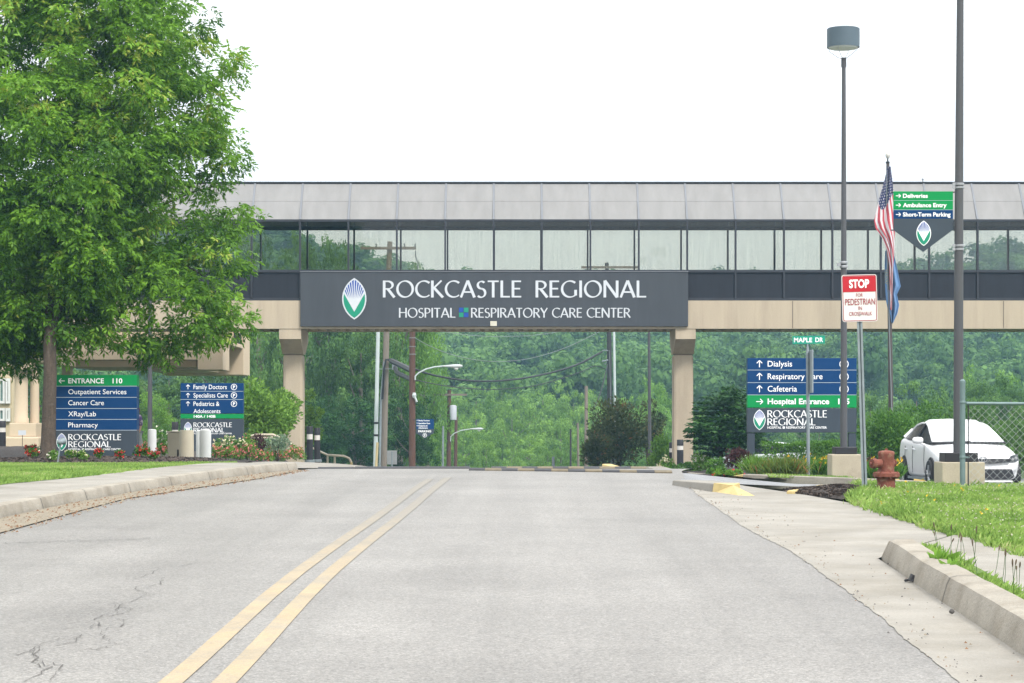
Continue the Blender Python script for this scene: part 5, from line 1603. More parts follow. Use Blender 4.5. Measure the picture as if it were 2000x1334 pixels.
        for (cx, cz) in ((.63, .66), (.70, .68)):
            mb.lathe([(.022, -.03), (.026, 0)], (side * cx, -2.21 + (cx - .6) * .4, cz), 14, 'Y')
        mb.build('headlight_lens', M_rim, h)
        mb = MB(); mb.prism([(side * x, y, z) for x, y, z in ((.60, 2.27, .72), (.76, 2.2, .74), (.76, 2.16, 1.0), (.62, 2.23, .98))], (0, .03, 0)); mb.build('tail_light', mat('tail_red', (.35, .01, .01, 1), .2), t)
        mb = MB(); mb.prism([(side * x, y, z) for x, y, z in ((.50, -2.235, .30), (.66, -2.19, .34), (.74, -2.14, .46), (.60, -2.215, .42))], (0, .05, 0)); mb.build('fog_lamp_housing', M_rim, t, bevel=.01)
    # upper grille slot, lower grille, bumper lip, emblem
    mb = MB(); mb.prism([(-.56, -2.252, .672), (.56, -2.252, .672), (.58, -2.25, .60), (.2, -2.268, .575), (-.2, -2.268, .575), (-.58, -2.25, .60)], (0, .06, 0)); mb.build('grille', M_blk, t, bevel=.01)
    mb = MB(); mb.prism([(-.60, -2.262, .46), (.60, -2.262, .46), (.66, -2.25, .30), (.55, -2.262, .25), (-.55, -2.262, .25), (-.66, -2.25, .30)], (0, .08, 0)); mb.build('lower_grille', M_blk, t, bevel=.015)
    mb = MB(); mb.box((-.62, -2.275, .195), (.62, -2.2, .228)); mb.build('bumper_lip', body_m, t, bevel=.012)
    mb = MB()
    for a_, b_, oz in ((.085, .058, 0), (.032, .054, 0), (.055, .020, .028)):
        N = 24; o_ = []
        for q in range(N):
            an = 2 * math.pi * q / N; o_.append((a_ * math.cos(an), -2.285, .655 + oz + b_ * math.sin(an)))
        mb.tube(o_ + [o_[0]], .008, 5, caps=False)
    mb.build('emblem', M_rim, t, shade=True)
    mb = MB(); mb.tube([(-.55, -1.0, 1.0), (.05, -1.02, 1.008)], .012, 5); mb.tube([(.1, -1.0, 1.0), (.62, -1.0, .995)], .012, 5); mb.build('wiper', M_blk, t)
    mb = MB(); mb.prism([(-.78, -1.005, .985), (.78, -1.005, .985), (.76, -1.06, .968), (-.76, -1.06, .968)], (0, 0, .02)); mb.build('cowl', M_blk, t)
    t.location = loc; t.rotation_euler = (0, 0, rot)
    return t
car('white hatchback parked behind the fence, facing the road', (9.47, 47.25, PZ(958, 45.9)), R(1.5), M_car, True)
M_silver = mat('car_silver', (.42, .44, .47, 1), .3, .03, 2, spec=.6)
car('silver white car mostly hidden behind the hedge under the wide blue sign', (PX(1492, 97), 97.5, PZ(930, 97)), R(-88), M_silver, False)

def wheel_stop():
    D = 50.5
    a = P(1787, 946, D)
    t = thing('wheel_stop', 'yellow concrete wheel stop behind the white hatchback', 'wheel stop', (a.x + .5, D, a.z))
    mb = MB(); mb.hexa([(a.x - .7, D, a.z - .1), (a.x + 1.3, D, a.z - .1), (a.x + 1.3, D + .18, a.z - .1), (a.x - .7, D + .18, a.z - .1), (a.x - .66, D + .03, a.z + .12), (a.x + 1.26, D + .03, a.z + .12), (a.x + 1.26, D + .15, a.z + .12), (a.x - .66, D + .15, a.z + .12)])
    mb.build('block', mat('stop_yellow', (.45, .30, .06, 1), .7, .15, 6), t, bevel=.02)
wheel_stop()

# ------------------------------------------------------------------ the person half hidden behind the entrance sign
def person():
    D = 75.0; q = P(268, 893.5, D)
    t = thing('person', 'person in a purple patterned shirt half hidden behind the entrance sign', 'person', tuple(q))
    skin = mat('skin', (.42, .25, .18, 1), .6, .05, 5)
    def skinned(name, joints, edges, m, parent=t, lv=2):
        me = bpy.data.meshes.new(name)
        bm = bmesh.new(); lay = bm.verts.layers.skin.verify()
        vv = []
        for i, j in enumerate(joints):
            v = bm.verts.new(j[0]); v[lay].radius = (j[1], j[2] if len(j) > 2 else j[1]); v[lay].use_root = (i == 0); vv.append(v)
        for a, b in edges: bm.edges.new((vv[a], vv[b]))
        bm.to_mesh(me); bm.free()
        o = add_obj(name, me, parent, [m])
        md = o.modifiers.new('skin', 'SKIN'); md.use_smooth_shade = True
        s_ = o.modifiers.new('sub', 'SUBSURF'); s_.levels = lv; s_.render_levels = lv
        return o
    J = [((0, 0, .92), .14, .10), ((0, 0, 1.08), .125, .09), ((0, 0, 1.28), .155, .10), ((0, 0, 1.40), .10, .08), ((0, -.01, 1.46), .05), ((0, -.02, 1.54), .075, .085), ((0, -.02, 1.62), .06, .075)]
    E_ = [(0, 1), (1, 2), (2, 3), (3, 4), (4, 5), (5, 6)]
    def chain(start, pts):
        prev = start
        for p in pts: J.append(p); E_.append((prev, len(J) - 1)); prev = len(J) - 1
        return prev
    for s in (1, -1):
        sw = .10 * s
        h = chain(3, [((.18 * s, 0, 1.37), .055), ((.235 * s, .02, 1.10), .042), ((.25 * s, -.08 + sw * .3, .88), .032), ((.25 * s, -.10, .83), .030, .018), ((.25 * s, -.11, .77), .034, .016)])
        for f, (dx, L) in enumerate(((-.026, .075), (-.009, .085), (.009, .08), (.026, .065))):
            chain(h, [((.25 * s + .004 * s, -.11 + dx, .735), .009), ((.25 * s, -.118 + dx, .735 - L * .5), .0085), ((.25 * s - .008 * s, -.125 + dx, .735 - L), .007)])
        chain(h - 1, [((.235 * s, -.145, .80), .011), ((.23 * s, -.16, .765), .009)])
        chain(0, [((.09 * s, 0, .85), .085), ((.095 * s, -.02 + sw, .48), .055), ((.095 * s, .03 + sw * 1.6, .08), .036), ((.10 * s, -.10 + sw * 1.6, .03), .035)])
    skinned('body', J, E_, skin)
    shirt = mat('shirt_purple', (.10, .055, .17, 1), .85, .2, 10, col2=(.42, .36, .42, 1), thresh=(.50, .56))
    JS = [((0, 0, .86), .165, .125), ((0, 0, 1.08), .155, .118), ((0, 0, 1.28), .185, .125), ((0, 0, 1.40), .105, .09)]
    ES = [(0, 1), (1, 2), (2, 3)]
    for s in (1, -1):
        JS += [((.19 * s, 0, 1.365), .078), ((.232 * s, .015, 1.16), .066), ((.24 * s, .0, 1.05), .058)]
        b_ = len(JS) - 3; ES += [(3, b_), (b_, b_ + 1), (b_ + 1, b_ + 2)]
    skinned('shirt', JS, ES, shirt)
    JT = [((0, 0, .90), .155, .12)]; ET = []
    for s in (1, -1):
        sw = .10 * s
        JT += [((.09 * s, 0, .82), .10), ((.095 * s, -.02 + sw, .48), .075), ((.095 * s, .03 + sw * 1.6, .10), .055)]
        b_ = len(JT) - 3; ET += [(0, b_), (b_, b_ + 1), (b_ + 1, b_ + 2)]
    skinned('trousers', JT, ET, mat('trousers_pale', (.36, .36, .38, 1), .85, .1, 6))
    mb = MB(); c = q + Vector((0, .0, 1.60))
    mb.lathe([(.088, -.10), (.102, -.02), (.10, .04), (.075, .085), (.03, .105)], c, 16); mb.build('hair', mat('hair_auburn', (.12, .05, .03, 1), .7, .2, 30), t, shade=True)
    mb = MB()
    for s in (1, -1): mb.lathe([(.010, -.004), (.012, 0)], q + Vector((.03 * s, -.107, 1.565)), 8, 'Y')
    mb.build('eyes', M_blk, t)
    mb = MB(); mb.hexa([q + Vector(v) for v in ((-.014, -.10, 1.535), (.014, -.10, 1.535), (.012, -.09, 1.535), (-.012, -.09, 1.535), (-.006, -.104, 1.57), (.006, -.104, 1.57), (.006, -.09, 1.57), (-.006, -.09, 1.57))]); mb.build('nose', skin, t, bevel=.004)
    t.rotation_euler = (0, 0, R(-50))
person()
# ------------------------------------------------------------------ foliage
def unit(v): return v / np.maximum(np.linalg.norm(v, axis=1, keepdims=True), 1e-9)

def leaf_quads(Pt, Ax, size, rg, aspect=.42, up=.5, N=None):
    """diamond leaves at Pt pointing along Ax; returns vertices (n*4, 3)"""
    n = len(Pt)
    nr = rg.normal(size=(n, 3)); nr[:, 2] += up * 2
    if N is not None: nr = N + .35 * rg.normal(size=(n, 3))
    sd_ = unit(np.cross(Ax, nr))
    L = np.asarray(size).reshape(-1, 1) if np.ndim(size) else np.full((n, 1), size)
    W = L * aspect
    nn = unit(np.cross(sd_, Ax))
    a = Pt; b = Pt + Ax * L * .45 + sd_ * W * .5 + nn * L * .06; c = Pt + Ax * L; d = Pt + Ax * L * .45 - sd_ * W * .5 + nn * L * .06
    V = np.stack([a, b, c, d], 1).reshape(-1, 3)
    return V

def blob_points(blobs, n, rg, shell=.45, squash=.85):
    """points near the surface of a union of balls; returns points, outward directions, ball index"""
    B = np.array([b[:3] for b in blobs], float); r = np.array([b[3] for b in blobs], float)
    p = r ** 2 / (r ** 2).sum(); k = rg.choice(len(r), n, p=p)
    d = unit(rg.normal(size=(n, 3)))
    rad = 1 - shell * rg.random(n) ** 1.4
    # lumpy surface
    lump = 1 + .16 * np.sin(d[:, 0] * 5 + k * 1.7) * np.sin(d[:, 1] * 5 + k) + .10 * np.sin(d[:, 2] * 8 + k * 2.3 + d[:, 0] * 6)
    off = d * (r[k] * rad * lump)[:, None]; off[:, 2] *= squash
    return B[k] + off, d, k

def quads(n): return np.arange(n * 4).reshape(n, 4)

def clump_tint(Pt, k, rg, scale=1.0, spread=.22):
    """colour varies from spray to spray and leaf to leaf"""
    s = np.sin(Pt[:, 0] * 1.9 / scale + k) * np.sin(Pt[:, 1] * 2.3 / scale + k * 2) * np.sin(Pt[:, 2] * 2.1 / scale + k * .7)
    return np.clip(.45 + .30 * s + rg.normal(0, spread, len(Pt)), 0, 1)

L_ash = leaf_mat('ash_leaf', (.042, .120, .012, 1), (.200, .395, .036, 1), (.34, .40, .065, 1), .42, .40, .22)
L_wood = leaf_mat('woodland_leaf', (.045, .11, .026, 1), (.155, .29, .070, 1), None, .6, .35, .12)
L_bright = leaf_mat('bright_leaf', (.065, .155, .020, 1), (.21, .39, .060, 1), None, .5, .38, .12)
L_valley = leaf_mat('valley_leaf', (.085, .185, .025, 1), (.27, .45, .085, 1), None, .55, .38, .12)
L_dark = leaf_mat('dark_leaf', (.012, .048, .012, 1), (.050, .140, .028, 1), None, .45, .28, .12)
L_bronze = leaf_mat('bronze_leaf', (.026, .048, .018, 1), (.105, .13, .048, 1), (.19, .11, .05, 1), .6, .3, .12)
L_maroon = leaf_mat('maroon_leaf', (.032, .013, .015, 1), (.11, .05, .05, 1), None, .6, .25, .12)
L_silver = leaf_mat('silver_leaf', (.09, .155, .09, 1), (.29, .37, .25, 1), None, .6, .25, .12)
L_hedge = leaf_mat('hedge_leaf', (.032, .10, .014, 1), (.145, .30, .048, 1), None, .5, .32, .12)
L_grass = leaf_mat('grass_blade', (.13, .24, .045, 1), (.30, .44, .11, 1), (.42, .44, .20, 1), .6, .38, .12)
M_bark = mat('bark', (.075, .058, .045, 1), .95, .35, 9, .9, 22, streak=(3, 3, .6), fine=.25, fscale=40)
M_barkg = mat('grey_bark', (.16, .145, .12, 1), .95, .25, 5, .5, 20, streak=(3, 3, .5))
M_twig = mat('twig', (.05, .04, .03, 1), .95, .2, 10)

def trunk_mesh(name, m, parent, base, segs, n=12):
    """segs: list of (points, radii) limbs"""
    mb = MB()
    for pts, rs in segs: mb.tube(pts, rs, n)
    return mb.build(name, m, parent, shade=True)

def curve_pts(a, b, bend, n=6):
    a, b = Vector(a), Vector(b); bend = Vector(bend)
    return [a.lerp(b, k / n) + bend * math.sin(math.pi * k / n) for k in range(n + 1)]

# ---- the big ash tree at the left
def ash_tree():
    rg = np.random.default_rng(11)
    D = 41.0; s = D / F
    base = P(96, 890, D)
    t = thing('ash_tree', 'big leafy green tree with drooping sprays filling the upper left corner', 'tree', tuple(base))
    px = [(60, 90, 190, .3), (205, 50, 170, -.4), (305, 70, 110, .5), (398, 130, 62, .8), (418, 205, 54, .3), (385, 262, 52, .6), (340, 200, 95, -.3), (235, 230, 150, -1.0), (80, 300, 190, -1.1), (-110, 180, 200, 0), (-130, 420, 190, 0),
          (265, 352, 90, -.9), (185, 440, 165, -1.5), (20, 480, 180, -1.2), (388, 430, 62, .4), (420, 500, 60, .2), (448, 555, 48, 0), (345, 500, 90, -.4), (340, 590, 88, -.5), (250, 595, 85, -1.2), (120, 585, 110, -1.7), (20, 610, 90, -1.5), (430, 610, 42, .3), (400, 380, 42, .6), (160, -60, 170, .2),
          (285, 640, 34, -.6), (165, 650, 36, -1.2), (70, 650, 42, -1.0), (380, 635, 36, 0.1), (465, 590, 30, .1), (15, 660, 38, -1.0), (440, 300, 34, .6), (455, 420, 32, .3), (200, -180, 150, 0), (0, -150, 170, .4), (-20, 60, 120, 1.8), (200, 300, 130, 1.9), (60, 480, 140, 1.8), (300, 480, 90, 1.6), (95, 560, 80, -2.0), (150, 500, 90, -2.2), (40, 610, 60, -1.8), (150, 620, 46, -1.4), (110, 400, 110, -2.6), (100, 655, 36, -1.4), (60, 250, 120, -2.2), (180, 300, 100, -2.2), (8, 690, 36, -1.2), (42, 702, 22, -1.0), (-30, 680, 50, -1.2), (90, 690, 20, -2.0), (300, 655, 44, .2), (385, 640, 44, .3), (440, 622, 36, .3), (245, 662, 34, .0), (345, 672, 26, .2)]
    blobs = []
    for x, y, r, dy in px:
        dd = D + 1.9 + .75 * dy
        q = P(x, y, dd); blobs.append((q.x, q.y, q.z, r * dd / F * .90))
    # separate drooping sprays over the hull of the crown
    m_ = 1300
    c, d, k = blob_points(blobs, m_, rg, .30, 1.0)
    sub_ = [(c[i, 0], c[i, 1], c[i, 2], .16 + .26 * rg.random()) for i in range(m_)]
    NC = 33000
    C, d2, k2 = blob_points(sub_, NC, rg, .75, .62)
    dn = d[k2]
    ax = unit(d2 * np.array([.8, .8, .35]) + dn * np.array([.55, .55, .2]) + rg.normal(0, .30, C.shape) + np.array([0, 0, -.42]))
    Ls = .175 + .115 * rg.random(NC)
    sd_ = unit(np.cross(ax, rg.normal(size=C.shape) * .5 + np.array([0, 0, 1.0])))
    nn = unit(np.cross(sd_, ax))
    Vs, Ts = [], []
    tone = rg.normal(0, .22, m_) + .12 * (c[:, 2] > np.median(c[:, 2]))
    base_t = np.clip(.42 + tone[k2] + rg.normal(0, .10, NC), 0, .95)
    for f, side in ((.30, 1), (.34, -1), (.56, 1), (.60, -1), (.80, 1), (.83, -1), (.92, 0)):
        p = C + ax * (Ls * f)[:, None] - nn * (Ls * .18 * f * f)[:, None]
        a = unit(ax * .62 + sd_ * side * .78 - nn * .22 + rg.normal(0, .18, C.shape)) if side else unit(ax - nn * .35 + rg.normal(0, .12, C.shape))
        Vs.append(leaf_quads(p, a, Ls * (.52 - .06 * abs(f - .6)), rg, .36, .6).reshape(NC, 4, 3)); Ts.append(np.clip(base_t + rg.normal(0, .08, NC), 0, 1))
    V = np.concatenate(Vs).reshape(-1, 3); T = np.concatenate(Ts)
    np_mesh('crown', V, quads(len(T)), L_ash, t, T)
    q = lambda x, y, dy=0: P(x, y, D + dy)
    segs = [([q(93, 915), q(94, 890), q(94.5, 860), q(96, 800), q(98, 730), q(97, 680), q(100, 600, .6)], [.21, .165, .135, .125, .12, .118, .11]),
            (curve_pts(q(99, 640, .3), q(240, 420, 1.9), (-.1, 0, .2)), [.08, .07, .06, .05, .045, .04, .03]),
            (curve_pts(q(100, 610, .6), q(110, 200, 2.6), (.15, 0, 0)), [.10, .09, .08, .07, .06, .045, .03]),
            (curve_pts(q(99, 650, .2), q(-60, 420, 2), (-.1, 0, .1)), [.07, .06, .055, .05, .04, .035, .03]),
            (curve_pts(q(105, 500, 1.3), q(330, 395, 2.4), (0, 0, -.15)), [.06, .05, .045, .04, .03, .025, .02]),
            (curve_pts(q(330, 395, 2.4), q(440, 360, 2.6), (0, 0, .05)), [.02, .018, .016, .014, .012, .010, .008]),
            (curve_pts(q(108, 300, 2.2), q(330, 90, 2.6), (0, 0, -.2)), [.06, .05, .045, .04, .03, .025, .02]),
            (curve_pts(q(330, 240, 2.4), q(440, 215, 2.6), (0, 0, .05)), [.02, .018, .016, .014, .012, .010, .008]),
            (curve_pts(q(220, 470, 1.6), q(430, 560, 2.2), (0, 0, .15)), [.04, .035, .03, .025, .02, .015, .01])]
    trunk_mesh('trunk', M_bark, t, base, segs, 14)
ash_tree()

# nearer branch with larger leaves reaching in at the top left
def near_branch():
    rg = np.random.default_rng(4)
    D = 27.0
    t = thing('ash_tree', 'sprigs of larger bright leaves from a nearer tree at the left edge', 'tree', (P(-260, 0, D).x, D, float(gz(-7.8, D))))
    b = [(P(x, y, D).x, D + dz, P(x, y, D).z, r * D / F) for x, y, r, dz in ((22, 50, 26, 0), (-10, 80, 40, .2), (5, 205, 14, .1), (-25, 210, 30, .2), (-80, 120, 80, 0), (-160, 60, 140, .2), (-170, 260, 120, 0), (3, 20, 16, 0))]
    n = 700
    C, d, k = blob_points(b, n, rg, .9, 1)
    ax = unit(d * .7 + rg.normal(0, .3, C.shape) + np.array([.25, 0, -.35]))
    V = leaf_quads(C, ax, .085 + .05 * rg.random(n), rg, .34, .8)
    np_mesh('crown', V, quads(n), L_bright, t, np.clip(rg.normal(.7, .2, n), 0, 1))
    base = Vector(t.location); 
    trunk_mesh('trunk', M_bark, t, base, [([base - Vector((0, 0, .2)), base + Vector((.1, 0, 2)), base + Vector((0, 0, 5.6))], [.16, .13, .09]),
        (curve_pts(base + Vector((.05, 0, 4.6)), (P(0, 60, D).x, D, P(0, 60, D).z), (0, 0, .2)), [.05, .04, .035, .03, .02, .012, .006])])
near_branch()

# ---- reusable woodland crowns
def crown_arrays(seed, n, rx, rz, size, lobes=9, aspect=.62, coherent=False, sprays=None, sr=(.10, .12)):
    """crown of unit-ish size above the origin, made of separate leaf sprays: returns V, tint"""
    rg = np.random.default_rng(seed)
    bl = [(0, 0, rz * .55, rx * .55)]
    for i in range(lobes):
        a = i * 2.4 + rg.random(); h = rz * (.10 + .80 * (i + .5) / lobes); w = rx * .66 * math.sqrt(max(.10, 1 - ((h / rz - .42) / .60) ** 2))
        bl.append((w * math.cos(a), w * math.sin(a), h, rx * (.26 + .16 * rg.random())))
    # sprays on the hull
    m_ = sprays or 40 + lobes * 9
    c, d, k = blob_points(bl, m_, rg, .25, 1.0)
    sub_ = [(c[i, 0], c[i, 1], c[i, 2], rx * (sr[0] + sr[1] * rg.random())) for i in range(m_)]
    C, d2, k2 = blob_points(sub_, n, rg, .55, .75)
    ax = unit(d2 * .5 + d[k2] * .4 + rg.normal(0, .55, C.shape) + np.array([0, 0, -.2]))
    if coherent:      # leaf masses lie on the surface of each spray
        nm = unit(d2 + .35 * d[k2] + np.array([0, 0, .12])); ax = unit(np.cross(nm, rg.normal(size=C.shape)))
        V = leaf_quads(C - ax * size * .5, ax, size * (.6 + .8 * rg.random(n)), rg, aspect, .7, nm)
    else:
        V = leaf_quads(C, ax, size * (.6 + .8 * rg.random(n)), rg, aspect, .7)
    tone = rg.normal(0, .16, m_)
    return V, np.clip(.42 + tone[k2] + rg.normal(0, .14, n), 0, 1)

PROTO = {}
def proto(kind, seed, n, size, lobes=9, rx=.5, rz=1.0):
    key = (kind, seed)
    if key not in PROTO: PROTO[key] = crown_arrays(seed, n, rx, rz, size, 12, .62, seed > 20 or seed % 2 == 0)
    return PROTO[key]

def tree(name, label, px, D, ytop, width_px, m, seed, n=9000, size=.026, group='trees beyond the bridge', bark=M_barkg, ybase=None, cat='tree', low=.12, lean=0):
    x = PX(px, D); zg = float(gz(x, D)); zt = PZ(ytop, D); h = zt - zg; w = width_px * D / F
    t = thing(name, label, cat, (x, D, zg), group)
    V, T = proto('t', seed, n, size)
    V = V.copy(); V[:, 0] *= w; V[:, 1] *= w; V[:, 2] = zg + h * low + V[:, 2] * h * (1 - low) * .95
    V[:, 0] += x + lean * (V[:, 2] - zg) / h; V[:, 1] += D
    shift = .16 * math.sin(px * 12.9898 + D * 7.1)
    np_mesh('crown', V, quads(len(T)), m, t, np.clip(T + shift, 0, 1))
    rg = np.random.default_rng(seed + 50)
    b = Vector((x, D, zg))
    top = b + Vector((lean * .8, 0, h * .8)); r = max(.07, h * .018)
    segs = [([b - Vector((0, 0, .3)), b.lerp(top, .3) + Vector((.1, 0, 0)), b.lerp(top, .65), top], [r * 1.3, r, r * .6, r * .2])]
    for q in range(4):
        f = .3 + .13 * q; a = q * 2.2 + seed
        s_ = b.lerp(top, f); segs.append((curve_pts(s_, s_ + Vector((w * .33 * math.cos(a), w * .33 * math.sin(a), h * .2)), (0, 0, -.1), 4), [r * .5, r * .4, r * .3, r * .2, r * .1]))
    trunk_mesh('trunk', bark, t, b, segs, 8)
    return t
WOOD = 'trees of the wood left of the road beyond the bridge'
left_wood = [ # px, D, top, width, mat, seed
 (505, 118, 470, 150, L_wood, 1, 'tall woodland tree with a bare grey trunk left of the left column'),
 (560, 112, 560, 130, L_wood, 2, 'dull green tree directly behind the left bridge column'),
 (640, 120, 480, 190, L_wood, 3, 'tall shaggy dark green tree just right of the left column'),
 (705, 116, 620, 170, L_wood, 4, 'dull olive tree in front of the tall shaggy one'),
 (775, 119, 500, 190, L_bright, 5, 'tall fresh green tree behind the brown utility pole'),
 (690, 112, 770, 170, L_dark, 6, 'dark low tree behind the blank sign and pale metal pole'),
 (620, 111, 760, 150, L_dark, 7, 'dark low tree behind the bollard lights of the left column'),
 (800, 113, 760, 130, L_dark, 8, 'dark leafy tree at the foot of the brown utility pole'),
 (440, 122, 640, 190, L_wood, 9, 'woodland tree behind the hospital balcony'),
 (330, 118, 690, 200, L_wood, 10, 'soft green tree seen under the porch right of the entrance sign'),
 (200, 118, 700, 190, L_wood, 11, 'soft green tree seen under the porch behind the entrance sign'),
 (60, 116, 690, 190, L_wood, 12, 'soft green tree seen beyond the porch column'),
 (300, 100, 770, 110, L_bright, 13, 'low light green tree between the two left direction signs'),
 (590, 150, 440, 210, L_wood, 14, 'tall tree seen through the left panes of the bridge'),
 (830, 140, 640, 110, L_bright, 15, 'fresh green tree at the right edge of the left wood'),
]
for px, D, top, w, m, sd_, lab in left_wood:
    tree('woodland_tree', lab, px, D, top, w, m, sd_, 15000, .024, WOOD, low=.08)
VAL = 'bright trees in the valley behind the road crest'
valley = [(905, 170, 800, 110), (860, 190, 770, 90), (950, 160, 850, 80), (930, 200, 745, 120), (1000, 185, 770, 130), (1060, 200, 742, 140), (1035, 165, 840, 100), (1095, 175, 800, 120), (1120, 200, 752, 110), (980, 215, 720, 120), (870, 225, 715, 110), (1130, 150, 850, 80), (1165, 190, 770, 110), (910, 150, 870, 70), (1070, 150, 865, 70)]
for i, (px, D, top, w) in enumerate(valley):
    tree('valley_tree', 'bright green round headed tree massed in the valley below the hazy hillside', px, D, top, w, L_valley, 21 + i % 5, 9000, .030, VAL, low=.03)
RGT = 'trees beyond the parking area at the right'
right = [(1300, 160, 755, 130, L_bright, 'bright green tree in the gap left of the right bridge column'), (1255, 175, 735, 110, L_bright, 'bright green tree behind the tall thin dark pole'), (1400, 170, 790, 130, L_bright, 'light green tree behind the dark layered tree'), 
         (1700, 120, 748, 120, L_wood, 'pale crowned tree right of the wide blue sign'), (1790, 112, 742, 150, L_wood, 'pale green tree between the flagpole and the thick grey post'), (1880, 118, 730, 140, L_wood, 'green tree directly behind the thick grey post'), (1975, 112, 738, 150, L_wood, 'green tree behind the chain fence at the right edge'), (2080, 110, 735, 160, L_wood, 'green tree just outside the right edge'),
         (1930, 150, 700, 150, L_bright, 'taller fresh green tree above the white hatchback'), (1600, 150, 800, 160, L_wood, 'green tree seen below the wide blue sign'), (1500, 140, 830, 130, L_wood, 'green tree behind the left post of the wide blue sign')]
for i, (px, D, top, w, m, lab) in enumerate(right):
    tree('valley_tree', lab, px, D, top, w, m, 31 + i % 6, 12000, .028, RGT, low=.03)

# ---- the far hillside: a wood that reads as one mass
def far_wood():
    rg = np.random.default_rng(77)
    V, T = [], []
    near = [crown_arrays(100 + i, 4200, .5, 1.0, .044, 6, .8, True, 46, (.16, .16)) for i in range(4)]
    far = [crown_arrays(110 + i, 2000, .5, 1.0, .062, 6, .8, True, 40, (.17, .17)) for i in range(4)]
    rows = 0
    y = 215.0
    while y < 535:
        sp = 6.8 + (y - 215) * .010
        hw = y * .262 + 10
        for x in np.arange(-hw, hw, sp):
            xx = x + rg.normal(0, sp * .3); yy = y + rg.normal(0, sp * .35)
            h = (8.0 + 4.5 * rg.random()) ; w = sp * (1.25 + .5 * rg.random())
            v, t_ = (near if yy < 310 else far)[rg.integers(4)]
            a = rg.random() * 6.28; c, s = math.cos(a), math.sin(a)
            z0 = float(gz(xx, yy))
            q = np.empty_like(v)
            q[:, 0] = (v[:, 0] * c - v[:, 1] * s) * w + xx; q[:, 1] = (v[:, 0] * s + v[:, 1] * c) * w + yy; q[:, 2] = v[:, 2] * h + z0 - .8
            V.append(q); T.append(np.clip(t_ * .7 + rg.normal(.14, .22), 0, 1)); rows += 1
        y += sp * (1.05 if y < 330 else 1.5)
    V = np.concatenate(V); T = np.concatenate(T)
    print('far wood trees', rows, 'faces', len(T))
    tag(np_mesh('hillside_wood', V, quads(len(T)), L_wood, None, T), kind='stuff')
far_wood()

